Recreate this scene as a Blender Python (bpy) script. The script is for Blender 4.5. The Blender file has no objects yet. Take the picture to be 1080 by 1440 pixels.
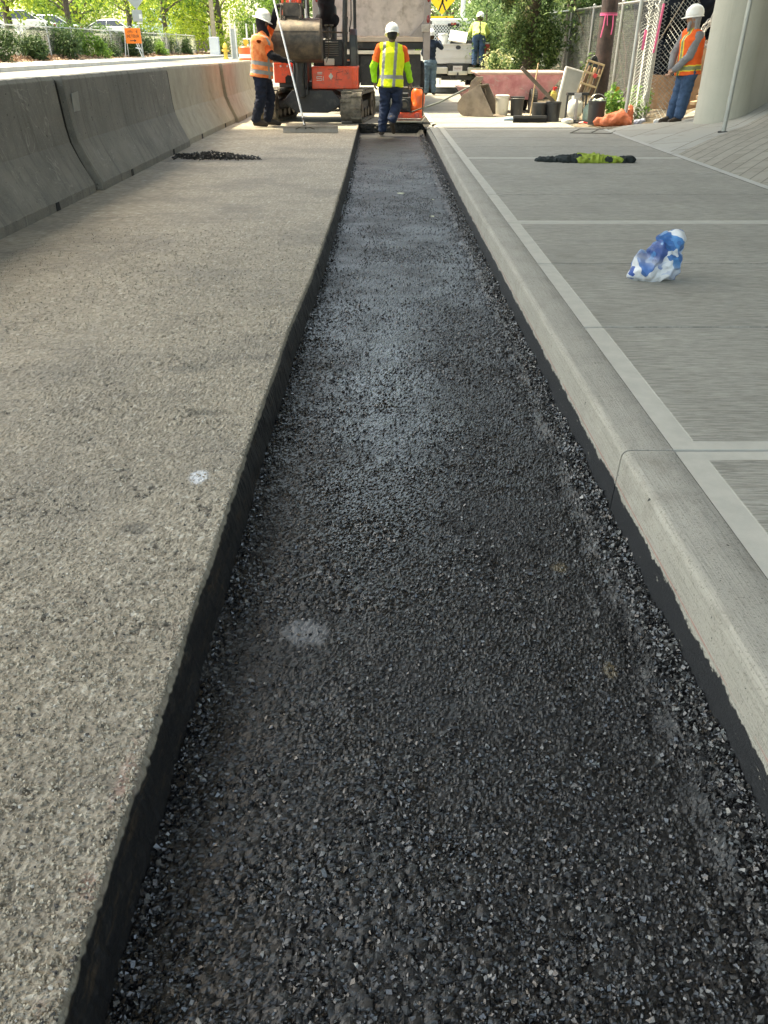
import bpy, math, random
import numpy as np
from mathutils import Vector, Matrix, Euler, noise as mnoise

R = math.radians
# ---------------------------------------------------------------- camera, world, sun
scn = bpy.context.scene
COL = scn.collection
CAM_H = 1.25
cam_d = bpy.data.cameras.new("camera")
cam_d.sensor_fit = 'HORIZONTAL'
cam_d.sensor_width = 36.0
cam_d.lens = 36.07
cam_d.clip_start = 0.05
cam_d.clip_end = 2000
cam = bpy.data.objects.new("camera", cam_d)
COL.objects.link(cam)
cam.location = (0, 0, CAM_H)
cam.rotation_euler = (R(90 - 31.0), 0, R(-0.16))
scn.camera = cam

SUN_DIR = Vector((-0.36, 0.14, 0.92)).normalized()      # towards the sun
w = bpy.data.worlds.new("World")
scn.world = w
w.use_nodes = True
nt = w.node_tree
sky = nt.nodes.new("ShaderNodeTexSky")
sky.sky_type = 'NISHITA'
sky.sun_disc = False
sky.sun_elevation = math.asin(SUN_DIR.z)
sky.sun_rotation = math.atan2(SUN_DIR.x, SUN_DIR.y)
sky.air_density = 1.0
sky.dust_density = 3.0
nt.links.new(sky.outputs[0], nt.nodes["Background"].inputs[0])
nt.nodes["Background"].inputs[1].default_value = 0.15
sun_d = bpy.data.lights.new("sun", 'SUN')
sun_d.energy = 2.0
sun_d.angle = R(2.5)
sun_d.color = (1.0, 0.96, 0.88)
sun = bpy.data.objects.new("sun", sun_d)
COL.objects.link(sun)
sun.rotation_euler = SUN_DIR.to_track_quat('Z', 'Y').to_euler()
sun.location = (-10, -10, 30)
scn.view_settings.view_transform = 'Standard'
scn.view_settings.look = 'None'
scn.view_settings.gamma = 1.0
scn.view_settings.exposure = 2.5
scn.view_settings.use_white_balance = True
scn.view_settings.white_balance_temperature = 8600
scn.view_settings.white_balance_tint = 2
try:
    scn.cycles.max_bounces = 6
    scn.cycles.diffuse_bounces = 4
    scn.cycles.transparent_max_bounces = 8
except Exception:
    pass

random.seed(7)
RNG = np.random.default_rng(11)

# ---------------------------------------------------------------- materials
MATS = {}
def rgb(c):
    return (c[0], c[1], c[2], 1.0)

def mat(name, c, rough=0.7, metal=0.0, var=0.12, scale=6.0, c2=None, bump=0.0, bscale=60.0, bdist=0.004,
        coat=0.0, spec=0.5, dirt=None, dscale=3.0, damt=0.4):
    """principled material whose colour drifts with noise; optional second colour, dirt patches and bump"""
    if name in MATS:
        return MATS[name]
    m = bpy.data.materials.new(name)
    m.use_nodes = True
    N = m.node_tree.nodes; L = m.node_tree.links
    b = N["Principled BSDF"]
    b.inputs["Roughness"].default_value = rough
    b.inputs["Metallic"].default_value = metal
    b.inputs["Specular IOR Level"].default_value = spec
    b.inputs["Coat Weight"].default_value = coat
    tc = N.new("ShaderNodeTexCoord")
    nz = N.new("ShaderNodeTexNoise")
    nz.inputs["Scale"].default_value = scale
    nz.inputs["Detail"].default_value = 5
    nz.inputs["Roughness"].default_value = 0.65
    L.new(tc.outputs["Object"], nz.inputs["Vector"])
    rp = N.new("ShaderNodeValToRGB")
    rp.color_ramp.elements[0].position = 0.3
    rp.color_ramp.elements[1].position = 0.7
    lo = [max(0, v * (1 - var)) for v in c]
    hi = [min(1, v * (1 + var)) for v in (c2 or c)]
    rp.color_ramp.elements[0].color = rgb(lo)
    rp.color_ramp.elements[1].color = rgb(hi)
    L.new(nz.outputs["Fac"], rp.inputs["Fac"])
    out = rp.outputs["Color"]
    if dirt:
        n2 = N.new("ShaderNodeTexNoise")
        n2.inputs["Scale"].default_value = dscale
        n2.inputs["Detail"].default_value = 8
        n2.inputs["Roughness"].default_value = 0.7
        L.new(tc.outputs["Object"], n2.inputs["Vector"])
        r2 = N.new("ShaderNodeValToRGB")
        r2.color_ramp.elements[0].position = 0.62 - 0.25 * damt
        r2.color_ramp.elements[1].position = 0.75
        r2.color_ramp.elements[0].color = (0, 0, 0, 1)
        r2.color_ramp.elements[1].color = (1, 1, 1, 1)
        L.new(n2.outputs["Fac"], r2.inputs["Fac"])
        mx = N.new("ShaderNodeMix"); mx.data_type = 'RGBA'
        L.new(r2.outputs["Color"], mx.inputs[0])
        L.new(out, mx.inputs[6])
        mx.inputs[7].default_value = rgb(dirt)
        out = mx.outputs[2]
    L.new(out, b.inputs["Base Color"])
    if bump:
        n3 = N.new("ShaderNodeTexNoise")
        n3.inputs["Scale"].default_value = bscale
        n3.inputs["Detail"].default_value = 6
        L.new(tc.outputs["Object"], n3.inputs["Vector"])
        bp = N.new("ShaderNodeBump")
        bp.inputs["Strength"].default_value = bump
        bp.inputs["Distance"].default_value = bdist
        L.new(n3.outputs["Fac"], bp.inputs["Height"])
        L.new(bp.outputs["Normal"], b.inputs["Normal"])
    MATS[name] = m
    return m

class NG:
    """tiny helper to write node maths"""
    def __init__(s, name):
        s.m = bpy.data.materials.new(name); s.m.use_nodes = True
        s.N = s.m.node_tree.nodes; s.L = s.m.node_tree.links
        s.b = s.N["Principled BSDF"]
        s.tc = s.N.new("ShaderNodeTexCoord")
        s.sep = s.N.new("ShaderNodeSeparateXYZ")
        s.L.new(s.tc.outputs["Object"], s.sep.inputs[0])
        s.X, s.Y, s.Z = s.sep.outputs
        s.P = s.tc.outputs["Object"]
        MATS[name] = s.m
    def put(s, sock, v):
        if isinstance(v, (int, float)): sock.default_value = v
        elif isinstance(v, tuple): sock.default_value = v if len(v) == len(sock.default_value) else rgb(v)
        else: s.L.new(v, sock)
    def op(s, o, a, b=0.0, c=0.0):
        n = s.N.new("ShaderNodeMath"); n.operation = o
        s.put(n.inputs[0], a); s.put(n.inputs[1], b); s.put(n.inputs[2], c)
        return n.outputs[0]
    def noise(s, scale, detail=4, rough=0.6, vec=None, dist=0.0):
        n = s.N.new("ShaderNodeTexNoise")
        n.inputs["Scale"].default_value = scale; n.inputs["Detail"].default_value = detail
        n.inputs["Roughness"].default_value = rough; n.inputs["Distortion"].default_value = dist
        s.L.new(vec or s.P, n.inputs["Vector"]); return n.outputs["Fac"]
    def map(s, sc, rot=(0, 0, 0), loc=(0, 0, 0)):
        n = s.N.new("ShaderNodeMapping")
        n.inputs["Scale"].default_value = sc; n.inputs["Rotation"].default_value = rot; n.inputs["Location"].default_value = loc
        s.L.new(s.P, n.inputs["Vector"]); return n.outputs[0]
    def voro(s, scale, feature='F1', out="Distance", vec=None):
        n = s.N.new("ShaderNodeTexVoronoi"); n.feature = feature
        n.inputs["Scale"].default_value = scale
        s.L.new(vec or s.P, n.inputs["Vector"]); return n.outputs[out]
    def ramp(s, f, *stops):
        n = s.N.new("ShaderNodeValToRGB"); cr = n.color_ramp
        while len(cr.elements) < len(stops): cr.elements.new(0.5)
        for e, (p, c) in zip(cr.elements, stops):
            e.position = p; e.color = rgb(c) if isinstance(c, tuple) else (c, c, c, 1)
        s.put(n.inputs[0], f); return n.outputs[0]
    def smooth(s, v, a, b):
        n = s.N.new("ShaderNodeMapRange"); n.interpolation_type = 'SMOOTHSTEP'
        s.put(n.inputs[0], v); n.inputs[1].default_value = a; n.inputs[2].default_value = b
        return n.outputs[0]
    def mix(s, f, a, b, mode='MIX'):
        n = s.N.new("ShaderNodeMix"); n.data_type = 'RGBA'; n.blend_type = mode
        s.put(n.inputs[0], f); s.put(n.inputs[6], a); s.put(n.inputs[7], b); return n.outputs[2]
    def bump(s, h, strength, dist, prev=None):
        n = s.N.new("ShaderNodeBump"); n.inputs["Strength"].default_value = strength; n.inputs["Distance"].default_value = dist
        s.put(n.inputs["Height"], h)
        if prev: s.L.new(prev, n.inputs["Normal"])
        return n.outputs[0]
    def spot(s, x, y, rx, ry, soft=0.5, nz=None):
        """elliptic blot of radius rx, ry at x, y (object coordinates) with a ragged edge"""
        a = s.op('DIVIDE', s.op('SUBTRACT', s.X, x), rx); b = s.op('DIVIDE', s.op('SUBTRACT', s.Y, y), ry)
        d = s.op('SQRT', s.op('ADD', s.op('MULTIPLY', a, a), s.op('MULTIPLY', b, b)))
        if nz is not None: d = s.op('ADD', d, s.op('MULTIPLY', s.op('SUBTRACT', nz, 0.5), 1.6))
        return s.op('SUBTRACT', 1.0, s.smooth(d, 1 - soft, 1 + soft))
    def done(s, col=None, rough=None, nrm=None):
        if col is not None: s.put(s.b.inputs["Base Color"], col)
        if rough is not None: s.put(s.b.inputs["Roughness"], rough)
        if nrm is not None: s.L.new(nrm, s.b.inputs["Normal"])
        return s.m

def leaf_mat(name, dark, light, trans=0.35):
    m = bpy.data.materials.new(name); m.use_nodes = True
    N = m.node_tree.nodes; L = m.node_tree.links
    b = N["Principled BSDF"]; b.inputs["Roughness"].default_value = 0.5
    b.inputs["Specular IOR Level"].default_value = 0.3
    g = N.new("ShaderNodeNewGeometry")
    rp = N.new("ShaderNodeValToRGB")
    rp.color_ramp.elements[0].color = rgb(dark); rp.color_ramp.elements[1].color = rgb(light)
    L.new(g.outputs["Random Per Island"], rp.inputs[0])
    L.new(rp.outputs[0], b.inputs["Base Color"])
    t = N.new("ShaderNodeBsdfTranslucent"); L.new(rp.outputs[0], t.inputs[0])
    mx = N.new("ShaderNodeMixShader"); mx.inputs[0].default_value = trans
    L.new(b.outputs[0], mx.inputs[1]); L.new(t.outputs[0], mx.inputs[2])
    L.new(mx.outputs[0], N["Material Output"].inputs[0])
    MATS[name] = m
    return m

# ---------------------------------------------------------------- mesh helpers
def rotm(rx=0, ry=0, rz=0):
    return Euler((R(rx), R(ry), R(rz))).to_matrix()

class MB:
    def __init__(s): s.v = []; s.f = []; s.mi = []; s.cur = 0
    def add(s, vs, fs):
        o = len(s.v); s.v += [tuple(p) for p in vs]
        s.f += [tuple(i + o for i in f) for f in fs]; s.mi += [s.cur] * len(fs)
        return s
    def box(s, c, d, rot=None, taper=1.0):
        x, y, z = d[0] / 2, d[1] / 2, d[2] / 2
        vs = [Vector((sx * x * (taper if sz > 0 else 1), sy * y * (taper if sz > 0 else 1), sz * z)) for sz in (-1, 1) for sx, sy in ((-1, -1), (1, -1), (1, 1), (-1, 1))]
        if rot: vs = [rot @ v for v in vs]
        vs = [v + Vector(c) for v in vs]
        return s.add(vs, [(3, 2, 1, 0), (4, 5, 6, 7), (0, 1, 5, 4), (1, 2, 6, 5), (2, 3, 7, 6), (3, 0, 4, 7)])
    def b2(s, x0, x1, y0, y1, z0, z1):
        return s.box(((x0 + x1) / 2, (y0 + y1) / 2, (z0 + z1) / 2), (abs(x1 - x0), abs(y1 - y0), abs(z1 - z0)))
    def cyl(s, p0, p1, r0, r1=None, n=16, cap=True):
        r1 = r0 if r1 is None else r1
        p0 = Vector(p0); p1 = Vector(p1); d = (p1 - p0).normalized()
        a = d.orthogonal().normalized(); b = d.cross(a)
        vs = []
        for p, r in ((p0, r0), (p1, r1)):
            for k in range(n):
                t = 2 * math.pi * k / n; vs.append(p + (a * math.cos(t) + b * math.sin(t)) * r)
        fs = [(k, (k + 1) % n, n + (k + 1) % n, n + k) for k in range(n)]
        if cap: fs += [tuple(range(n - 1, -1, -1)), tuple(range(n, 2 * n))]
        return s.add(vs, fs)
    def tube(s, pts, r, n=8, cap=True):
        pts = [Vector(p) for p in pts]; m = len(pts)
        rs = r if isinstance(r, (list, tuple)) else [r] * m
        vs = []; a = None
        for i, p in enumerate(pts):
            d = (pts[min(i + 1, m - 1)] - pts[max(i - 1, 0)]).normalized()
            a = d.orthogonal().normalized() if a is None else (a - d * a.dot(d)).normalized()
            b = d.cross(a)
            for k in range(n):
                t = 2 * math.pi * k / n; vs.append(p + (a * math.cos(t) + b * math.sin(t)) * rs[i])
        fs = []
        for i in range(m - 1):
            for k in range(n):
                fs.append((i * n + k, i * n + (k + 1) % n, (i + 1) * n + (k + 1) % n, (i + 1) * n + k))
        if cap: fs += [tuple(range(n - 1, -1, -1)), tuple(range((m - 1) * n, m * n))]
        return s.add(vs, fs)
    def lathe(s, prof, c=(0, 0, 0), n=24, rot=None, sx=1.0, sy=1.0):
        vs = []; m = len(prof)
        for r, z in prof:
            for k in range(n):
                t = 2 * math.pi * k / n; v = Vector((r * math.cos(t) * sx, r * math.sin(t) * sy, z))
                if rot: v = rot @ v
                vs.append(v + Vector(c))
        fs = []
        for i in range(m - 1):
            for k in range(n):
                fs.append((i * n + k, i * n + (k + 1) % n, (i + 1) * n + (k + 1) % n, (i + 1) * n + k))
        if prof[0][0] > 1e-4: fs.append(tuple(range(n - 1, -1, -1)))
        if prof[-1][0] > 1e-4: fs.append(tuple(range((m - 1) * n, m * n)))
        return s.add(vs, fs)
    def prism(s, poly, t, frame=None):
        """poly in the local (a, b) plane, thickness t along local c; frame = (origin, a, b, c)"""
        o, a, b, c = frame or (Vector((0, 0, 0)), Vector((1, 0, 0)), Vector((0, 0, 1)), Vector((0, 1, 0)))
        o = Vector(o); a = Vector(a); b = Vector(b); c = Vector(c); n = len(poly)
        vs = [o + a * p[0] + b * p[1] for p in poly] + [o + a * p[0] + b * p[1] + c * t for p in poly]
        return s.add(vs, [tuple(range(n)), tuple(range(2 * n - 1, n - 1, -1))] + [(k, n + k, n + (k + 1) % n, (k + 1) % n) for k in range(n)])
    def ball(s, c, r, n=16, m=10, rot=None):
        r = (r, r, r) if isinstance(r, (int, float)) else r
        vs = []
        for i in range(m + 1):
            ph = math.pi * i / m
            for k in range(n):
                t = 2 * math.pi * k / n
                v = Vector((r[0] * math.sin(ph) * math.cos(t), r[1] * math.sin(ph) * math.sin(t), -r[2] * math.cos(ph)))
                if rot: v = rot @ v
                vs.append(v + Vector(c))
        fs = [(i * n + k, i * n + (k + 1) % n, (i + 1) * n + (k + 1) % n, (i + 1) * n + k) for i in range(m) for k in range(n)]
        return s.add(vs, fs)
    def caps(s, p0, p1, r0, r1=None, n=14):
        r1 = r0 if r1 is None else r1
        s.cyl(p0, p1, r0, r1, n); s.ball(p0, r0, n, 8); s.ball(p1, r1, n, 8); return s
    def mesh(s, name):
        me = bpy.data.meshes.new(name); me.from_pydata(s.v, [], s.f)
        me.polygons.foreach_set("material_index", s.mi); me.update(); return me
    def build(s, name, m, parent=None, smooth=False, bevel=0.0, loc=None, fix=True):
        me = s.mesh(name)
        ms = m if isinstance(m, (list, tuple)) else [m]
        for q in ms: me.materials.append(q)
        if fix:
            import bmesh
            bm = bmesh.new(); bm.from_mesh(me)
            bmesh.ops.remove_doubles(bm, verts=bm.verts, dist=1e-6)
            bmesh.ops.recalc_face_normals(bm, faces=bm.faces)
            bm.to_mesh(me); bm.free()
        if smooth:
            me.polygons.foreach_set("use_smooth", [True] * len(me.polygons))
            try: me.set_sharp_from_angle(angle=R(40))
            except Exception: pass
        o = bpy.data.objects.new(name, me); COL.objects.link(o)
        if parent: o.parent = parent
        if loc: o.location = loc
        if bevel:
            b = o.modifiers.new("bevel", 'BEVEL'); b.width = bevel; b.segments = 2; b.limit_method = 'ANGLE'; b.angle_limit = R(35)
        return o

def nmesh(name, V, F, m, parent=None, smooth=False, loc=None, attr=None):
    """fast mesh from numpy vertices (n,3) and quad/tri faces (k,4|3)"""
    me = bpy.data.meshes.new(name)
    V = np.ascontiguousarray(V, dtype=np.float32); F = np.ascontiguousarray(F, dtype=np.int32)
    me.vertices.add(len(V)); me.vertices.foreach_set("co", V.ravel())
    k = F.shape[1]; me.loops.add(F.size); me.loops.foreach_set("vertex_index", F.ravel())
    me.polygons.add(len(F)); me.polygons.foreach_set("loop_start", np.arange(0, F.size, k, dtype=np.int32))
    me.polygons.foreach_set("use_smooth", np.full(len(F), smooth))
    me.update(calc_edges=True)
    if attr is not None:
        for nm_, av in attr.items():
            at = me.attributes.new(nm_, 'FLOAT', 'POINT'); at.data.foreach_set('value', np.ascontiguousarray(av, dtype=np.float32).ravel())
    me.materials.append(m)
    o = bpy.data.objects.new(name, me); COL.objects.link(o)
    if parent: o.parent = parent
    if loc: o.location = loc
    return o

class Blob:
    """soft shapes (ellipsoids, tapered capsules, elliptic barrels) that melt together into one closed surface"""
    def __init__(s): s.p = []
    def ball(s, c, r, n=0, m=0, rot=None):
        r = (r, r, r) if isinstance(r, (int, float)) else r
        s.p.append(('b', np.array(c, float), np.array(r, float), np.array(rot if rot else Matrix.Identity(3), float))); return s
    def caps(s, p0, p1, r0, r1=None, n=0):
        s.p.append(('c', np.array(p0, float), np.array(p1, float), r0, r0 if r1 is None else r1)); return s
    def barrel(s, c, fr, zs, wx, wy):
        """elliptic barrel along fr's third axis; zs = [(height, scale), ...]"""
        s.p.append(('l', np.array(c, float), np.array(fr, float), np.array(zs, float), wx, wy)); return s
    def bounds(s):
        lo = []; hi = []
        for q in s.p:
            if q[0] == 'b': m = max(q[2]); lo.append(q[1] - m); hi.append(q[1] + m)
            elif q[0] == 'c': m = max(q[3], q[4]); lo.append(np.minimum(q[1], q[2]) - m); hi.append(np.maximum(q[1], q[2]) + m)
            else:
                ax = q[2][:, 2]; z0, z1 = q[3][0, 0], q[3][-1, 0]; m = max(q[4], q[5]) * max(q[3][:, 1]) + .05
                e = np.stack([q[1] + ax * z0, q[1] + ax * z1]); lo.append(e.min(0) - m); hi.append(e.max(0) + m)
        return lo, hi

def organic(bl, voxel, iters=2, amp=0.0, scale=8.0, stretch=(1, 1, 1), seed=0.0, amp2=0.0, scale2=20, k=None):
    """polygonise a Blob into one smooth surface, with optional cloth-like folds; returns a mesh"""
    h = voxel; k = h * 1.6 if k is None else k
    lo, hi = bl.bounds(); L0 = np.min(lo, 0) - 3 * h; N = np.ceil((np.max(hi, 0) + 3 * h - L0) / h).astype(int) + 1
    F = np.full(N, .08, dtype=np.float32)
    for q, l_, h_ in zip(bl.p, lo, hi):
        i0 = np.maximum(0, ((l_ - L0 - .03) / h).astype(int)); i1 = np.minimum(N, ((h_ - L0 + .03) / h).astype(int) + 2)
        ax = [L0[d] + h * np.arange(i0[d], i1[d]) for d in range(3)]
        P = np.stack(np.meshgrid(*ax, indexing='ij'), -1)
        if q[0] == 'b':
            v = (P - q[1]) @ q[3]; r = q[2]; n0 = np.sqrt(((v / r) ** 2).sum(-1)); n1 = np.sqrt(((v / r ** 2) ** 2).sum(-1)) + 1e-9
            d = n0 * (n0 - 1) / n1
        elif q[0] == 'c':
            ab = q[2] - q[1]; t = np.clip(((P - q[1]) @ ab) / (ab @ ab + 1e-12), 0, 1)
            d = np.sqrt(((P - q[1] - t[..., None] * ab) ** 2).sum(-1)) - (q[3] + (q[4] - q[3]) * t)
        else:
            v = (P - q[1]) @ q[2]; sc = np.interp(v[..., 2], q[3][:, 0], q[3][:, 1])
            rr = np.sqrt((v[..., 0] / q[4]) ** 2 + (v[..., 1] / q[5]) ** 2)
            d = np.maximum((rr - sc) * min(q[4], q[5]), np.maximum(q[3][0, 0] - v[..., 2], v[..., 2] - q[3][-1, 0]))
        sl = tuple(slice(i0[d_], i1[d_]) for d_ in range(3))
        a = F[sl]; hh = np.clip(.5 + .5 * (a - d) / k, 0, 1)
        F[sl] = a * (1 - hh) + d * hh - k * hh * (1 - hh)
    S = F < 0
    nx, ny, nz = N
    c = np.zeros((nx - 1, ny - 1, nz - 1), dtype=np.uint8)
    for i in (0, 1):
        for j in (0, 1):
            for l in (0, 1): c += S[i:nx - 1 + i, j:ny - 1 + j, l:nz - 1 + l]
    cell = np.argwhere((c > 0) & (c < 8)); idx = np.full(c.shape, -1, dtype=np.int64); idx[tuple(cell.T)] = np.arange(len(cell))
    acc = np.zeros((len(cell), 3)); cnt = np.zeros(len(cell))
    corners = [(i, j, l) for i in (0, 1) for j in (0, 1) for l in (0, 1)]
    for a in corners:
        for d in range(3):
            if a[d]: continue
            b = list(a); b[d] = 1
            fa = F[tuple((cell + a).T)]; fb = F[tuple((cell + b).T)]; m = (fa < 0) != (fb < 0)
            t = np.where(m, fa / (fa - fb + 1e-12), 0)
            p = np.tile(np.array(a, float), (len(cell), 1)); p[:, d] = t
            acc += p * m[:, None]; cnt += m
    V = L0 + h * (cell + acc / cnt[:, None])
    faces = []
    for d in range(3):
        a1, a2 = (d + 1) % 3, (d + 2) % 3
        lo_ = [slice(1, -1)] * 3; lo_[d] = slice(0, N[d] - 1); hi_ = list(lo_); hi_[d] = slice(1, N[d])
        s0 = S[tuple(lo_)]; s1 = S[tuple(hi_)]; e = np.argwhere(s0 != s1); off = np.ones(3, int); off[d] = 0; g_ = e + off
        fl = s0[tuple(e.T)]
        def ci(u, v):
            q = g_.copy(); q[:, a1] -= u; q[:, a2] -= v; return idx[tuple(q.T)]
        Q = np.stack([ci(1, 1), ci(0, 1), ci(0, 0), ci(1, 0)], 1)
        faces.append(np.where(fl[:, None], Q, Q[:, ::-1]))
    Fc = np.concatenate(faces)
    if iters:
        E_ = np.concatenate([Fc[:, [0, 1]], Fc[:, [1, 2]], Fc[:, [2, 3]], Fc[:, [3, 0]]])
        deg = np.bincount(E_[:, 0], minlength=len(V)) + np.bincount(E_[:, 1], minlength=len(V))
        for _ in range(iters):
            s_ = np.stack([np.bincount(E_[:, 0], V[E_[:, 1], d], len(V)) + np.bincount(E_[:, 1], V[E_[:, 0], d], len(V)) for d in range(3)], 1)
            V = V * .5 + .5 * s_ / deg[:, None]
    out = bpy.data.meshes.new("soft")
    out.vertices.add(len(V)); out.vertices.foreach_set("co", V.astype(np.float32).ravel())
    out.loops.add(Fc.size); out.loops.foreach_set("vertex_index", Fc.astype(np.int32).ravel())
    out.polygons.add(len(Fc)); out.polygons.foreach_set("loop_start", np.arange(0, Fc.size, 4, dtype=np.int32))
    out.update(calc_edges=True)
    if amp or amp2:
        n = len(out.vertices); co = np.zeros(n * 3, np.float32); no = np.zeros(n * 3, np.float32)
        out.vertices.foreach_get("co", co); out.vertex_normals.foreach_get("vector", no)
        C3 = co.reshape(-1, 3); N3 = no.reshape(-1, 3); H = np.zeros(n, np.float32)
        for i in range(n):
            x, y, z = float(C3[i, 0]), float(C3[i, 1]), float(C3[i, 2])
            hh = (1 - abs(mnoise.noise(Vector((x * stretch[0] * scale + seed, y * stretch[1] * scale + seed * 2, z * stretch[2] * scale - seed)))) * 2) * amp
            if amp2: hh += mnoise.noise(Vector((x * scale2 + seed, y * scale2, z * scale2))) * amp2
            H[i] = hh
        out.vertices.foreach_set("co", (C3 + N3 * H[:, None]).ravel()); out.update()
    out.polygons.foreach_set("use_smooth", [True] * len(out.polygons))
    return out

def link(me, name, m, parent=None, matfn=None, loc=None):
    ms = m if isinstance(m, (list, tuple)) else [m]
    for q in ms: me.materials.append(q)
    if matfn:
        me.polygons.foreach_set("material_index", [matfn(p.center, p.normal) for p in me.polygons])
    me.name = name
    o = bpy.data.objects.new(name, me); COL.objects.link(o)
    if parent: o.parent = parent
    if loc: o.location = loc
    return o

def tag(o, label, cat, group=None, kind=None):
    o['label'] = label; o['category'] = cat
    if group: o['group'] = group
    if kind: o['kind'] = kind
    return o
def thing(name, label, cat, loc=(0, 0, 0), rz=0, group=None):
    o = bpy.data.objects.new(name, None); COL.objects.link(o)
    o.empty_display_size = 0.2
    o.location = loc; o.rotation_euler = (0, 0, R(rz))
    return tag(o, label, cat, group)
def struct(o):
    o['kind'] = 'structure'; return o
def dup(root, loc, rz=0, label=None, scale=1.0):
    kids = {}
    def cp(o, par):
        c = o.copy(); COL.objects.link(c)
        if par: c.parent = par
        for ch in TREE.get(o.name, []): cp(bpy.data.objects[ch], c)
        return c
    r = cp(root, None); r.location = loc; r.rotation_euler = (0, 0, R(rz)); r.scale = (scale,) * 3
    if label: r['label'] = label
    return r
TREE = {}
def remember(root):
    """note a finished thing's children so that it can be copied"""
    for o in list(COL.objects):
        if o.parent: 
            if o.name not in TREE.setdefault(o.parent.name, []): TREE[o.parent.name].append(o.name)
    return root

# ================================================================ THE SETTING
def hsh(i, j, s):
    n = (i.astype(np.int64) * 374761393 + j.astype(np.int64) * 668265263 + s * 974711) & 0x7fffffff
    n = ((n ^ (n >> 13)) * 1274126177) & 0x7fffffff
    return ((n ^ (n >> 16)) & 0xffff) / 65535.0
def cells(x, y, s, seed, vec=False):
    """nearest jittered point: distance (in cells) and its random number"""
    gx = x / s; gy = y / s; ix = np.floor(gx); iy = np.floor(gy)
    best = np.full(x.shape, 9.0); idn = np.zeros(x.shape); bx = np.zeros(x.shape); by = np.zeros(x.shape)
    for dx in (-1, 0, 1):
        for dy in (-1, 0, 1):
            cx = ix + dx; cy = iy + dy
            px = cx + hsh(cx, cy, seed); py = cy + hsh(cx, cy, seed + 1)
            d = np.hypot(px - gx, py - gy); k = d < best
            best = np.where(k, d, best); idn = np.where(k, hsh(cx, cy, seed + 2), idn); bx = np.where(k, gx - px, bx); by = np.where(k, gy - py, by)
    return (best, idn, bx, by) if vec else (best, idn)
def vnoise(x, y, s, seed):
    gx = x / s; gy = y / s; ix = np.floor(gx); iy = np.floor(gy); fx = gx - ix; fy = gy - iy
    fx = fx * fx * (3 - 2 * fx); fy = fy * fy * (3 - 2 * fy)
    a = hsh(ix, iy, seed); b = hsh(ix + 1, iy, seed); c = hsh(ix, iy + 1, seed); d = hsh(ix + 1, iy + 1, seed)
    return (a * (1 - fx) + b * fx) * (1 - fy) + (c * (1 - fx) + d * fx) * fy
def stones(x, y, s, seed, lo=0.0, tilt=.9):
    """angular stones: flat-topped lumps, each tilted its own way"""
    d, k, vx, vy = cells(x, y, s, seed, True)
    r = 0.44 + 0.30 * k; a = k * 97.3 % 6.283; t = (vx * np.cos(a) + vy * np.sin(a)) * tilt
    return np.clip(1 - (d / r) ** 2.6, 0, 1) ** .45 * (lo + (1 - lo) * k + t * (.3 + .7 * k))

EDGE_Y = [-6, .59, 1.3, 2.72, 3.5, 3.9, 5.0, 7.25, 10, 16, 20]
EDGE_X = [-.49, -.49, -.495, -.497, -.488, -.490, -.455, -.43, -.425, -.45, -.45]
TRENCH_END = 16.9
def edge(y): return np.interp(y, EDGE_Y, EDGE_X)

def rows(y0, y1):
    """row positions that grow coarser away from y0"""
    ys = [y0]
    while ys[-1] < y1:
        y = ys[-1]; ys.append(y + (0.0035 if y < 1.3 else 0.0035 + (min(y, 8) - 1.3) * 0.0038 + max(0, y - 8) * .006))
    ys[-1] = y1
    return np.array(ys)

def grid_faces(nr, nc):
    i = np.arange(nr - 1)[:, None] * nc + np.arange(nc - 1)[None, :]
    return np.stack([i, i + 1, i + nc + 1, i + nc], -1).reshape(-1, 4)

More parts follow.
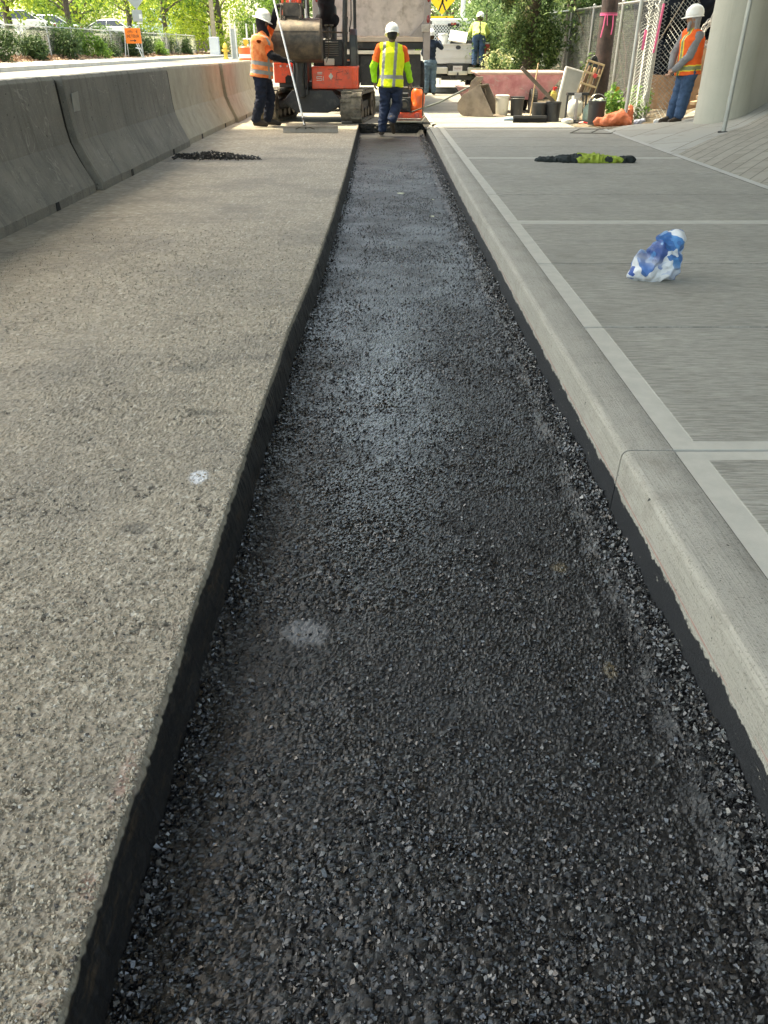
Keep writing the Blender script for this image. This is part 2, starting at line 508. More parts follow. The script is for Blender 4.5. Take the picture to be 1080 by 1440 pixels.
# ---- trench floor: fresh open-graded asphalt base
def build_trench():
    ys = rows(0.42, TRENCH_END); nc = 350
    u = np.linspace(0, 1, nc)
    Y = np.repeat(ys[:, None], nc, 1)
    x0 = edge(Y) - 0.03; x1 = 0.80
    X = x0 + (x1 - x0) * u[None, :]
    fade = 1 / (1 + np.clip(Y - 4, 0, 20) * 0.25)
    big = vnoise(X, Y * .7, .34, 5) * .6 + vnoise(X, Y, .13, 6) * .4
    coarse = np.clip((big - .40) * 3.2, .12, 1)
    coarse = np.clip(coarse + .75 * np.clip((.15 - X) / .5, 0, 1) * (Y < 2.2), 0.1, 1.1)
    sheen = np.exp(-((X - .02) / .26) ** 2 - ((Y - 3.2) / 1.2) ** 2) * np.clip(vnoise(X, Y, .22, 81) * 1.8 - .1, 0, 1)
    coarse = coarse * (1 - .75 * sheen)
    Z = -0.158 + .012 * (vnoise(X, Y, .5, 1) - .5) + .007 * (vnoise(X, Y, .09, 2) - .5)
    wx = X + .006 * (vnoise(X, Y, .02, 71) - .5); wy = Y + .006 * (vnoise(X, Y, .02, 72) - .5)
    s1 = stones(wx, wy, .0145, 3, 0, .8); s2 = stones(wx, wy, .0084, 9, 0, .8); s3 = stones(wx, wy, .022, 12, 0, .6)
    Z += (np.maximum(np.maximum(s1 * .0088 * coarse, s2 * .0048), s3 * .0105 * np.clip((coarse - .6) * 3, 0, 1)) + s2 * .0012) * fade * (1 - .55 * sheen)
    # looser ridge banked up against the kerb
    rim = .70 + .05 * (vnoise(X * 0, Y, .35, 21) - .5) + .04 * (vnoise(X * 0, Y, .07, 22) - .5)
    k = np.clip((X - rim + .02) / .05, 0, 1); k = k * k * (3 - 2 * k)
    Z += k * (.010 + .020 * vnoise(X, Y, .05, 23) + .008 * stones(wx, wy, .022, 24) + .006 * stones(wx, wy, .013, 25))
    fil = np.clip((X - .722 + .012 * (vnoise(X, Y, .03, 27) - .5)) / .05, 0, 1)
    Z += fil * (.010 + .026 * vnoise(X * 0, Y, .11, 28) + .006 * vnoise(X, Y, .03, 30) + .006 * stones(wx, wy, .016, 29))
    groove = np.exp(-((X - rim + .035) / .012) ** 2)
    Z -= groove * .004
    # slopes up a little against the left wall
    kl = np.clip((edge(Y) + .05 - X) / .05, 0, 1)
    Z += kl * .012 * vnoise(X, Y, .05, 31)
    i1 = cells(wx, wy, .0145, 3)[1]; i2 = cells(wx, wy, .0084, 9)[1]
    sid = np.where(s1 * .0088 * coarse > s2 * .0048, i1 * 7.31 % 1, i2 * 5.77 % 1)
    top = np.clip(np.maximum(s1, s2) * 1.4, 0, 1)
    V = np.stack([X, Y, Z], -1).reshape(-1, 3)
    g = NG("fresh_asphalt")
    an = g.N.new('ShaderNodeAttribute'); an.attribute_name = 'sid'; a2 = g.N.new('ShaderNodeAttribute'); a2.attribute_name = 'stone'
    spk = g.ramp(an.outputs['Fac'], (0.0, .003), (.62, .0055), (.88, .011), (.96, .030), (1.0, .16))
    spk = g.mix(g.smooth(a2.outputs['Fac'], .05, .5), (.004, .004, .005, 1), spk)
    big = g.noise(2.3, 5, .6)
    col = g.mix(g.smooth(big, .42, .66), spk, g.mix(.2, spk, (.015, .017, .020, 1)))
    dust = g.op('MULTIPLY', g.spot(-.215, 1.68, .055, .05, .45, g.noise(26, 4)), .65)
    col = g.mix(dust, col, (.20, .205, .21, 1))
    for sx, sy, rx, ry in ((.56, 2.0, .03, .025), (.60, 1.52, .02, .03)):
        col = g.mix(g.spot(sx, sy, rx, ry, .3, g.noise(30, 3)), col, (.07, .055, .03, 1))
    # dusty tread line that runs beside the kerb
    ln = g.op('ABSOLUTE', g.op('SUBTRACT', g.X, g.op('ADD', .635, g.op('MULTIPLY', g.op('SUBTRACT', g.noise(.8, 3), .5), .22))))
    ln = g.op('MULTIPLY', g.op('SUBTRACT', 1.0, g.smooth(ln, .003, .014)), g.smooth(g.noise(7, 6, .8), .54, .66))
    col = g.mix(g.op('MULTIPLY', ln, .8), col, (.32, .32, .31, 1))
    for sx, sy, rx, ry in ((.50, 8.0, .025, .03), (.22, 9.4, .04, .04), (.56, 9.0, .016, .03)):
        col = g.mix(g.spot(sx, sy, rx, ry, .25, g.noise(20, 3)), col, (.35, .36, .22, 1))
    h = g.noise(210, 3)
    n = g.bump(h, .35, .003)
    rn = g.noise(2.4, 5, .6)
    rough = g.op('ADD', g.ramp(rn, (.36, .36), (.64, .56)), g.op('MULTIPLY', g.smooth(g.Y, 4.5, 8.0), .10))
    rough = g.op('SUBTRACT', rough, g.op('MULTIPLY', g.spot(.02, 3.15, .22, 1.1, .7, g.noise(4.0, 5, .65)), .26))
    g.b.inputs["Specular IOR Level"].default_value = .65
    m = g.done(col, rough, n)
    return struct(nmesh("trench_floor", V, grid_faces(len(ys), nc), m, smooth=False, attr={'sid': sid, 'stone': top}))
build_trench()

def stone_cloud(P, S, seed):
    """angular eight-cornered stones, one at each of the points P with radius S, each turned its own way"""
    r = np.random.default_rng(seed); n = len(P)
    q = r.normal(size=(n, 4)); q /= np.linalg.norm(q, axis=1)[:, None]; w_, x, y, z = q.T
    Rm = np.stack([1 - 2 * (y * y + z * z), 2 * (x * y - z * w_), 2 * (x * z + y * w_), 2 * (x * y + z * w_), 1 - 2 * (x * x + z * z), 2 * (y * z - x * w_), 2 * (x * z - y * w_), 2 * (y * z + x * w_), 1 - 2 * (x * x + y * y)], -1).reshape(n, 3, 3)
    c = np.array([(-1, -1, -1), (1, -1, -1), (1, 1, -1), (-1, 1, -1), (-1, -1, 1), (1, -1, 1), (1, 1, 1), (-1, 1, 1)]) * .62
    V = c[None] + r.uniform(-.30, .30, (n, 8, 3)); V = V * (np.array([1.15, .9, .7])[None, None] * S[:, None, None])
    V = np.einsum('nij,nkj->nki', Rm, V) + P[:, None, :]
    F = np.array([(3, 2, 1, 0), (4, 5, 6, 7), (0, 1, 5, 4), (1, 2, 6, 5), (2, 3, 7, 6), (3, 0, 4, 7)])
    return V.reshape(-1, 3), (np.arange(n)[:, None, None] * 8 + F[None]).reshape(-1, 4)
def stone_mat(name, stops, rough, spec):
    g = NG(name); ge = g.N.new("ShaderNodeNewGeometry")
    c = g.ramp(ge.outputs["Random Per Island"], *stops)
    g.b.inputs["Specular IOR Level"].default_value = spec
    return g.done(c, g.ramp(ge.outputs["Random Per Island"], (0, rough[0]), (1, rough[1])), g.bump(g.noise(400, 3), .3, .002))
def build_crumbs():
    r = np.random.default_rng(77)
    # stones standing proud of the fresh mat: dense near the camera, thinner away, clustered where the mix is open
    n = 120000
    y = .44 + 15.5 * r.random(n) ** 2.7; x = edge(y) + .02 + r.random(n) * (.76 - edge(y) - .0)
    big = vnoise(x, y * .7, .34, 5) * .6 + vnoise(x, y, .13, 6) * .4
    sh = np.exp(-((x - .02) / .26) ** 2 - ((y - 3.2) / 1.2) ** 2)
    keep = r.random(n) < np.clip((big - .36) * 3.0, .16, 1) * .62 * (1 - .8 * sh) * np.clip((15.5 - y) / 9, 0, 1); x = x[keep]; y = y[keep]
    S = .0026 + .0042 * r.random(len(x)) ** 1.6; S[r.random(len(x)) < .03] *= 1.5; S *= np.clip(1.08 - y * .03, .8, 1)
    z = -.158 + .012 * (vnoise(x, y, .5, 1) - .5) + .007 * (vnoise(x, y, .09, 2) - .5) + .0042 + S * .18
    # banked against the kerb and fallen along the foot of the cut
    n2 = 17000; y2 = .44 + 15.5 * r.random(n2) ** 2.2; e = r.random(n2)
    x2 = np.where(e < .16, edge(y2) + .028 + np.abs(r.normal(0, .022, n2)), .776 - np.abs(r.normal(0, .036, n2)))
    rim = .70 + .05 * (vnoise(x2 * 0, y2, .35, 21) - .5); k = np.clip((x2 - rim + .02) / .05, 0, 1); k = k * k * (3 - 2 * k)
    f = np.clip((x2 - .722) / .05, 0, 1)
    S2 = .0030 + .0055 * r.random(n2) ** 1.8
    z2 = -.152 + k * (.012 + .020 * vnoise(x2, y2, .05, 23)) + f * (.012 + .028 * vnoise(x2 * 0, y2, .11, 28)) + S2 * .5 + .010 * r.random(n2) * k
    P = np.concatenate([np.stack([x, y, z], 1), np.stack([x2, y2, z2], 1)]); S = np.concatenate([S, S2])
    V, F = stone_cloud(P, S, 5)
    m = stone_mat("coated_stone", ((0, (.004, .004, .005)), (.55, (.009, .009, .010)), (.86, (.020, .021, .022)), (.965, (.05, .05, .05)), (1.0, (.24, .235, .22))), (.16, .40), 1.0)
    o = nmesh("loose_stones", V, F, m, None)
    tag(o, "loose black stones over the fresh asphalt, thickest along the kerb", "stones", None, "stuff")
    # tan chips broken from the edge of the old road
    n3 = 5200; y3 = .44 + 10 * r.random(n3) ** 1.8; x3 = edge(y3) - .001 - np.abs(r.normal(0, .009, n3)); S3 = .0018 + .0040 * r.random(n3) ** 2
    n4 = 52000; y4 = .44 + 4.6 * r.random(n4) ** 1.7; y4 = y4 + np.maximum(0, y4 - 2.5) * .9 * r.random(n4); x4 = edge(y4) - .004 - r.random(n4) * np.minimum(.75 + y4 * .45, 2.2); S4 = .0018 + .0030 * r.random(n4) ** 2
    P = np.stack([np.concatenate([x3, x4]), np.concatenate([y3, y4]), np.concatenate([-.002 + .003 * r.random(n3), .0028 + S4 * .12])], 1)
    V, F = stone_cloud(P, np.concatenate([S3, S4]), 6)
    m = stone_mat("tan_chip", ((0, (.21, .182, .138)), (.55, (.32, .282, .218)), (.92, (.43, .388, .31)), (.955, (.48, .46, .41)), (.97, (.07, .065, .06))), (.7, .9), .4)
    o = nmesh("road_chips", V, F, m, None)
    tag(o, "tan chips and grit bedded in the old road surface beside the cut", "chips", None, "stuff")
build_crumbs()

# ---- old road surface left of the cut, with the cut face down into the trench
def build_road():
    ys = rows(0.42, 17.0)
    offs = np.concatenate([np.arange(0, .95, .0046), np.arange(.95, 1.7, .010), np.arange(1.7, 3.25, .03)])[::-1]
    Y = np.repeat(ys[:, None], len(offs), 1)
    jag = .004 * (vnoise(Y * 0, Y, .09, 41) - .5) + .0014 * (vnoise(Y * 0, Y, .009, 42) - .5) + .004 * np.clip(vnoise(Y * 0, Y, .035, 43) - .72, 0, 1) * 3
    X = edge(Y) - offs[None, :] - jag * np.clip(1 - offs[None, :] / .15, 0, 1)
    fade = 1 / (1 + np.clip(Y - 3, 0, 20) * 0.3)
    wear = .5 + .5 * vnoise(X, Y, .4, 46)
    Z = .004 * (vnoise(X, Y, .7, 44) - .5) + (stones(X, Y, .0105, 45, .25, .5) * .0044 + stones(X, Y, .0070, 47, .2, .5) * .0028 + stones(X, Y, .019, 49, 0, .4) * .0022) * fade * wear
    st = np.clip(stones(X, Y, .0115, 45, .25) * .7 + stones(X, Y, .0068, 47, .2) * .5, 0, 1)
    pit = np.clip(vnoise(X, Y, .017, 48) * .6 + vnoise(X, Y, .11, 52) * .4 - .70, 0, 1) * 5
    Z -= pit * .006 * fade
    st = np.clip(st - pit * .8, 0, 1)
    Z -= np.clip(1 - offs[None, :] / .006, 0, 1) * (.001 + .006 * vnoise(X, Y, .02, 50))
    # the cut face
    yy = ys[:, None]
    W = []
    for dx, z in ((.004, -.018), (.010, -.05), (.016, -.09), (.022, -.13), (.03, -.185)):
        xx = edge(yy) - jag[:, :1] * 1 + dx + .007 * (vnoise(yy * 0 + z * 9, yy, .014, 51 + int(z * 100)) - .5) + .008 * (vnoise(yy * 0 + z * 3, yy, .12, 61) - .5)
        W.append(np.stack([xx, yy, np.full_like(xx, z)], -1))
    G = np.concatenate([np.stack([X, Y, Z], -1)] + W, 1)
    nc = G.shape[1]
    A = np.concatenate([st] + [yy * 0 + .5] * 5, 1)
    SID = np.concatenate([cells(X, Y, .0125, 45)[1]] + [yy * 0 + .5] * 5, 1)
    g = NG("worn_asphalt")
    an = g.N.new('ShaderNodeAttribute'); an.attribute_name = 'stone'; stn = an.outputs['Fac']
    a2 = g.N.new('ShaderNodeAttribute'); a2.attribute_name = 'sid'
    base = g.ramp(a2.outputs['Fac'], (0.0, (.25, .218, .165)), (.5, (.32, .282, .218)), (.86, (.385, .345, .272)), (1.0, (.50, .47, .40)))
    lo = g.noise(1.1, 6, .62)
    base = g.mix(g.smooth(lo, .40, .70), base, g.mix(.5, base, (.135, .127, .112, 1)))
    # dark binder with shade painted into the hollows between the stones, as fine mottling
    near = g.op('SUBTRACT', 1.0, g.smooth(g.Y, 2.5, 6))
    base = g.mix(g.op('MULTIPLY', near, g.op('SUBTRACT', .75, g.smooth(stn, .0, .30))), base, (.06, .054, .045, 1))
    base = g.mix(g.op('MULTIPLY', g.smooth(g.noise(110, 3, .6), .56, .70), .40), base, (.075, .070, .060, 1))
    streak = g.noise(1.0, 5, .6, g.map((1.2, 9, 1)))
    base = g.mix(g.op('MULTIPLY', g.smooth(streak, .52, .75), .38), base, (.11, .10, .088, 1))
    # pink grade paint along the cut
    ed = g.op('ABSOLUTE', g.op('ADD', g.X, .51))
    pk = g.op('MULTIPLY', g.op('SUBTRACT', 1.0, g.smooth(ed, .004, .03)), g.op('MULTIPLY', g.smooth(g.noise(8, 5, .7), .47, .62), g.op('SUBTRACT', 1.0, g.smooth(g.Y, 1.0, 1.7))))
    base = g.mix(g.op('MULTIPLY', pk, .18), base, (.50, .17, .15, 1))
    base = g.mix(g.op('MULTIPLY', g.spot(-.625, 2.31, .03, .045, .4, g.noise(40, 4)), .9), base, (.62, .64, .67, 1))
    base = g.mix(g.op('MULTIPLY', g.spot(-.70, 2.85, .07, .03, .5, g.noise(30, 4)), .6), base, (.09, .085, .07, 1))
    base = g.mix(g.op('MULTIPLY', g.spot(-.87, 3.35, .10, .05, .5, g.noise(24, 4)), .5), base, (.10, .10, .085, 1))
    base = g.mix(g.op('MULTIPLY', g.spot(-.75, 1.98, .05, .03, .5, g.noise(24, 4)), .6), base, (.09, .085, .075, 1))
    base = g.mix(g.op('MULTIPLY', g.spot(-2.2, 11.2, .75, .30, .5, g.noise(6, 6)), .6), base, (.05, .05, .05, 1))
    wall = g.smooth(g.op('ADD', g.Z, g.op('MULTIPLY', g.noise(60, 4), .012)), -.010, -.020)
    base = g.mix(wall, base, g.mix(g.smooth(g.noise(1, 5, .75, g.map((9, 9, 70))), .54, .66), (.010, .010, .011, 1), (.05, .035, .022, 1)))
    h = g.op('ADD', g.noise(120, 4, .65), g.op('MULTIPLY', g.voro(75), .6))
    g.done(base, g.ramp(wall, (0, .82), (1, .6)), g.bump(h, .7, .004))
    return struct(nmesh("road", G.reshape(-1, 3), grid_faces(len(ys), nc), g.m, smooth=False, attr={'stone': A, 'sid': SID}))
build_road()

# ---- concrete materials
def concrete(name, a, b, bumpy=.35, fine=140, speck=True, stain=(.16, .15, .13), stamt=.5):
    if name in MATS: return MATS[name]
    g = NG(name)
    c = g.ramp(g.noise(3.2, 6, .65), (.32, a), (.68, b))
    if speck: c = g.mix(g.op('MULTIPLY', g.smooth(g.noise(130, 3, .7), .60, .70), .55), c, tuple(v * .45 for v in a))
    c = g.mix(g.op('MULTIPLY', g.smooth(g.noise(1.4, 8, .72), .55, .72), stamt), c, stain)
    return g.done(c, .85, g.bump(g.op('ADD', g.noise(fine, 4, .7), g.noise(18, 4, .6)), bumpy, .004))

# ---- pavement beside the kerb: broom-finished panels, tooled edges, grooves between
JOINTS = [-5.65, -1.7, 2.25, 6.12, 10.15, 14.0]
def side_z(x, y):
    y = np.asarray(y, dtype=float)
    s = np.clip((y - 14.3) / 1.5, 0, 1); s = s * s * (3 - 2 * s)
    return .13 - .115 * s
def build_sidewalk():
    g = NG("broomed_concrete")
    streak = g.noise(1.0, 4, .8, g.map((9, 130, 1)))
    wide = g.noise(1.0, 5, .7, g.map((.9, 14, 1)))
    c = g.ramp(g.noise(1.6, 6, .65), (.3, (.31, .295, .252)), (.7, (.40, .382, .33)))
    c = g.mix(g.op('MULTIPLY', g.smooth(streak, .40, .62), .68), c, (.14, .132, .108, 1))
    c = g.mix(g.op('MULTIPLY', g.smooth(wide, .48, .74), .28), c, (.13, .127, .115, 1))
    # tooled bands: beside the kerb joint and beside the expansion joints
    band = g.op('SUBTRACT', 1.0, g.smooth(g.X, 1.035, 1.043))
    for j in JOINTS:
        d = g.op('ABSOLUTE', g.op('SUBTRACT', g.Y, j))
        band = g.op('MAXIMUM', band, g.op('SUBTRACT', 1.0, g.smooth(d, .066, .072)))
    sm = g.ramp(g.noise(14, 5, .6), (.35, (.40, .385, .335)), (.7, (.47, .45, .39)))
    c = g.mix(band, c, sm)
    hs = g.op('MULTIPLY', streak, g.op('SUBTRACT', 1.0, g.op('MULTIPLY', band, .93)))
    n = g.bump(hs, .9, .007)
    n = g.bump(g.noise(230, 3, .7), .25, .003, n)
    m = g.done(c, .85, n)
    ys = sorted(JOINTS + [-4.3, -3.0, -.4, .95, 3.55, 4.80, 7.42, 8.75, 11.4, 12.7, 15.4, 16.9, 18.4, 20.2])
    mb = MB(); x0 = .9516; x1 = 3.60
    for a, b in zip(ys[:-1], ys[1:]):
        for k in range(6):
            ya = a + (b - a) * k / 6; yb = a + (b - a) * (k + 1) / 6
            if k == 0: ya += .008 if a in JOINTS else .010
            if k == 5: yb -= .008 if b in JOINTS else .010
            za, zb = float(side_z(0, ya)), float(side_z(0, yb))
            mb.add([(x0, ya, za), (x1, ya, za), (x1, yb, zb), (x0, yb, zb)], [(0, 1, 2, 3)])
            if k == 0: mb.add([(x0, ya, za - .02), (x1, ya, za - .02), (x1, ya, za), (x0, ya, za)], [(0, 1, 2, 3)])
            if k == 5: mb.add([(x0, yb, zb), (x1, yb, zb), (x1, yb, zb - .02), (x0, yb, zb - .02)], [(0, 1, 2, 3)])
    o = struct(mb.build("sidewalk", m))
    bed = MB()
    yy = [-6 + k * .5 for k in range(53)]
    for a, b in zip(yy[:-1], yy[1:]):
        za, zb = float(side_z(0, a)) - .012, float(side_z(0, b)) - .012
        bed.add([(.80, a, za), (3.66, a, za), (3.66, b, zb), (.80, b, zb)], [(0, 1, 2, 3)])
    bed.build("joint_bed", mat("joint_dark", (.022, .020, .017), .95), o)
    # pale flush band along the foot of the slope
    e = MB()
    for a, b in zip(yy[:-1], yy[1:]):
        if b > 14.2: continue
        za, zb = float(side_z(0, a)), float(side_z(0, b))
        e.add([(3.603, a, za + .002), (3.67, a, za + .01), (3.67, b, zb + .01), (3.603, b, zb + .002)], [(0, 1, 2, 3)])
    e.build("edge_band", concrete("pale_concrete", (.36, .35, .32), (.44, .43, .39)), o)
build_sidewalk()

# ---- kerb
def build_kerb():
    g = NG("kerb_concrete")
    brush = g.noise(1.0, 4, .7, g.map((260, 4, 260)))
    c = g.ramp(g.noise(2.6, 7, .7), (.3, (.31, .292, .248)), (.7, (.40, .378, .325)))
    c = g.mix(g.op('MULTIPLY', g.smooth(brush, .45, .65), .35), c, (.15, .145, .125, 1))
    c = g.mix(g.op('MULTIPLY', g.smooth(g.noise(150, 3, .7), .55, .66), .6), c, (.10, .09, .07, 1))
    c = g.mix(g.op('MULTIPLY', g.smooth(g.noise(5, 8, .75), .50, .72), .45), c, (.17, .15, .115, 1))
    c = g.mix(g.op('MULTIPLY', g.smooth(g.noise(38, 2, .5), .735, .75), .95), c, (.02, .02, .02, 1))
    edge_n = g.op('ADD', g.op('MULTIPLY', g.op('SUBTRACT', g.noise(5, 6, .7), .5), .09), g.op('MULTIPLY', g.op('SUBTRACT', g.noise(60, 4, .7), .5), .03))
    tack = g.smooth(g.op('ADD', g.Z, edge_n), .004, -.003)
    scr = g.op('MULTIPLY', g.smooth(g.noise(1, 5, .8, g.map((20, 14, 45))), .64, .68), .9)
    c = g.mix(g.op('MULTIPLY', tack, g.op('SUBTRACT', 1.0, scr)), c, g.ramp(g.noise(90, 3), (.4, (.009, .010, .012)), (.7, (.020, .021, .024))))
    chalk = g.op('SUBTRACT', 1.0, g.smooth(g.op('ABSOLUTE', g.op('SUBTRACT', g.Z, .016)), .0012, .004))
    chalk = g.op('MULTIPLY', chalk, g.op('MULTIPLY', g.smooth(g.noise(3, 5, .8), .36, .56), g.op('SUBTRACT', 1.0, g.smooth(g.X, .80, .81))))
    c = g.mix(g.op('MULTIPLY', chalk, .6), c, (.36, .11, .09, 1))
    n = g.bump(g.op('ADD', brush, g.noise(150, 3, .7)), .55, .005)
    g.done(c, g.ramp(tack, (0, .85), (1, .5)), n)
    # cross-section of face, rounded nose, top, and its bevelled back edge
    prof = [(.775, -.21), (.777, -.05), (.779, .00), (.781, .06), (.783, .105)]
    for k in range(1, 7):
        t = math.pi / 2 * k / 6; prof.append((.783 + .026 * (1 - math.cos(t)), .105 + .026 * math.sin(t)))
    prof += [(.88, .131), (.948, .131), (.9503, .1295), (.951, .124), (.951, .10)]
    segs = [(-6, -1.7), (-1.7, 2.25), (2.25, 6.12), (6.12, 10.15), (10.15, 14.0), (14.0, 16.6)]
    root = None
    mb = MB()
    for a, b in segs:
        a2, b2 = a + .004, b - .004; n_ = max(2, int((b2 - a2) / .12))
        o0 = len(mb.v)
        for k in range(n_ + 1):
            y = a2 + (b2 - a2) * k / n_
            s = min(1, max(0, (y - 14.3) / 1.6)); s = s * s * (3 - 2 * s)
            fl = max(0, (y - 8)) * .0045 + (max(0, y - 15.3)) ** 2 * .09   # eases over to the right, then curls at its end
            for px, pz in prof:
                mb.v.append((px + (fl if px < .94 else 0), y, pz if pz < 0 else pz * (1 - .85 * s)))
        np_ = len(prof)
        for k in range(n_):
            for q in range(np_ - 1):
                i = o0 + k * np_ + q
                mb.f.append((i, i + np_, i + np_ + 1, i + 1)); mb.mi.append(0)
        for base in (o0, o0 + n_ * np_):
            mb.f.append(tuple(range(base, base + np_))); mb.mi.append(0)
    return struct(mb.build("kerb", g.m, smooth=True))
build_kerb()

# ---- the lie of the land
def left_z(x, y):
    d = np.maximum(0, -x - 3.6)
    return .84 * (1 - np.exp(-d / 4.0)) * (1 + .004 * np.clip(y - 20, 0, 60))
def slope_k(y): return np.interp(y, [-8, 9, 11, 13, 15, 18], [.22, .21, .17, .10, .06, .05])
def right_z(x, y):
    b = side_z(0, y); d = np.maximum(0, x - 3.66)
    return b + slope_k(y) * np.minimum(d, 9) + .16 * np.clip(x - 5.15, 0, 6)
def sheet(name, xs, ys, fz, m, dz=0.0):
    xs = np.array(xs, float); ys = np.array(ys, float)
    X, Y = np.meshgrid(xs, ys); Z = fz(X, Y) + dz
    return struct(nmesh(name, np.stack([X, Y, Z], -1).reshape(-1, 3), grid_faces(len(ys), len(xs)), m, smooth=True))

g = NG("dirt")
c = g.ramp(g.noise(1.5, 8, .7), (.3, (.12, .09, .06)), (.55, (.17, .14, .10)), (.75, (.11, .12, .06)))
g.done(c, .95, g.bump(g.noise(20, 6, .7), .8, .03))
def base_z(x, y):
    z = np.where(x < -3.6, left_z(x, y) - .03, np.where(x > 3.66, right_z(x, y) - .02, -.26))
    z = np.where((x >= -3.6) & (x <= 3.66) & (y > 20), -.02, z)
    return z
sheet("ground", [-500, -200, -100, -60, -40] + list(np.arange(-30, -4, 1.0)) + [-3.9, -3.61, -3.59, -1, 1, 3, 3.64, 3.67, 4.2] + list(np.arange(5, 14, 1.0)) + [20, 40, 100, 200, 500],
      [-300, -100, -40, -20] + list(np.arange(-10, 19, 1.0)) + [20.0, 20.02, 22, 26, 30, 40, 50, 60, 80, 110, 160, 300, 800], base_z, MATS["dirt"])

g = NG("sunlit_pavement")
c = g.ramp(g.noise(1.1, 7, .68), (.3, (.20, .185, .155)), (.7, (.275, .26, .225)))
c = g.mix(g.op('MULTIPLY', g.smooth(g.noise(90, 4, .7), .56, .7), .4), c, (.13, .12, .10, 1))
c = g.mix(g.op('MULTIPLY', g.smooth(g.noise(1, 5, .7, g.map((.5, 4, 1))), .55, .75), .35), c, (.16, .145, .12, 1))
g.done(c, .88, g.bump(g.noise(90, 5, .7), .5, .005))
far_ys = [16.9, 17.2, 17.6, 18, 19, 20, 22, 25, 30, 40, 60, 90, 140]
sheet("road_beyond", [-3.6, -2, 0, .98], far_ys, lambda x, y: x * 0 - .001, g.m)
sheet("apron", [.95, 1.6, 2.4, 3.2, 3.66, 4.4], [16.7, 17.2, 18, 19, 20.2, 22, 25, 30, 40, 60, 90, 140], lambda x, y: x * 0 + .017, g.m, -.014)
sheet("road_behind", [-3.6, -2, -.46], [-12, -6, -2, .425], lambda x, y: x * 0, MATS["worn_asphalt"])
sheet("trench_behind", [-.5, .8], [-12, -6, .425], lambda x, y: x * 0 - .158, MATS["fresh_asphalt"])
# ragged lip where the trench ends
lip = MB()
for k in range(150):
    x = random.uniform(-.46, .86); z_ = random.uniform(-.15, -.03)
    lip.ball((x, TRENCH_END + random.uniform(-.005, .03), z_), (random.uniform(.02, .05), .05, random.uniform(.015, .035)), 7, 5, rotm(random.uniform(0, 90), random.uniform(0, 90), 0))
lip.b2(-.46, .90, TRENCH_END + .01, TRENCH_END + .06, -.17, -.012)
struct(lip.build("trench_end_face", mat("cut_asphalt", (.030, .029, .027), .9, bump=.8, bscale=90)))
# street on the far side of the barriers
g = NG("far_street")
c = g.ramp(g.noise(.9, 6, .7), (.3, (.18, .17, .15)), (.7, (.24, .23, .205)))
g.done(c, .9, g.bump(g.noise(60, 4, .7), .4, .005))
sheet("side_street", list(np.arange(-10.6, -3.7, .5)) + [-3.62], [-40, -10, 0, 5, 10, 15, 20, 25, 30, 35, 40, 50, 60, 80, 120], left_z, g.m, .0)
sheet("far_pavement", list(np.arange(-12.6, -10.55, .25)), [-40, 0, 10, 20, 30, 40, 50, 60, 80, 120], left_z, concrete("pale_concrete", (.36, .35, .32), (.44, .43, .39)), .10)
fk = MB()
for k in range(16):
    y0 = -40 + k * 10; za, zb = float(left_z(np.array(-10.6), np.array(y0))), float(left_z(np.array(-10.6), np.array(y0 + 10)))
    fk.add([(-10.60, y0, za - .05), (-10.6, y0 + 10, zb - .05), (-10.6, y0 + 10, zb + .115), (-10.6, y0, za + .115)], [(0, 1, 2, 3)])
    fk.add([(-10.60, y0, za + .115), (-10.6, y0 + 10, zb + .115), (-10.8, y0 + 10, zb + .12), (-10.8, y0, za + .12)], [(0, 1, 2, 3)])
struct(fk.build("far_kerb", concrete("pale_concrete", (0, 0, 0), (0, 0, 0))))

# slope paving at the right: dark blocks near, smooth pale slabs farther on, split on the skew line of the bridge
def skew_y(x): return 10.45 + 1.14 * (x - 3.66)
g = NG("slope_blocks")
mp = g.map((1, 1, 1), (0, 0, R(-48.7)))
br = g.N.new("ShaderNodeTexBrick")
br.offset = .5; br.inputs["Scale"].default_value = 1.0
br.inputs["Mortar Size"].default_value = .009; br.inputs["Brick Width"].default_value = 1.0; br.inputs["Row Height"].default_value = .17
br.inputs["Color1"].default_value = (.27, .25, .205, 1); br.inputs["Color2"].default_value = (.35, .325, .27, 1); br.inputs["Mortar"].default_value = (.17, .155, .125, 1)
g.L.new(mp, br.inputs["Vector"])
c = g.mix(g.op('MULTIPLY', g.smooth(g.noise(5, 7, .75), .45, .7), .5), br.outputs["Color"], (.13, .115, .09, 1))
c = g.mix(g.op('MULTIPLY', g.smooth(g.noise(110, 3, .7), .57, .68), .55), c, (.34, .32, .28, 1))
n = g.bump(br.outputs["Fac"], -.8, .015); n = g.bump(g.noise(110, 4, .7), .7, .006, n)
g.done(c, .9, n)
def warped(name, x0, x1, ya, yb, m, nx=24, ny=60, dz=0.0, zf=right_z):
    """sheet between two lines ya(x) and yb(x)"""
    xs = np.linspace(x0, x1, nx); t = np.linspace(0, 1, ny)
    X = np.repeat(xs[None, :], ny, 0); Y = ya(X) + (yb(X) - ya(X)) * t[:, None]
    return struct(nmesh(name, np.stack([X, Y, zf(X, Y) + dz], -1).reshape(-1, 3), grid_faces(ny, nx), m, smooth=True))
warped("slope_paving", 3.671, 12, lambda x: x * 0 - 8, skew_y, g.m)
gp = NG("slope_slabs")
mp = gp.map((1, 1, 1), (0, 0, R(-48.7)))
br = gp.N.new("ShaderNodeTexBrick"); br.offset = .37
br.inputs["Scale"].default_value = 1.0; br.inputs["Mortar Size"].default_value = .008; br.inputs["Brick Width"].default_value = 1.6; br.inputs["Row Height"].default_value = .62
br.inputs["Color1"].default_value = (.33, .32, .28, 1); br.inputs["Color2"].default_value = (.38, .37, .33, 1); br.inputs["Mortar"].default_value = (.13, .12, .10, 1)
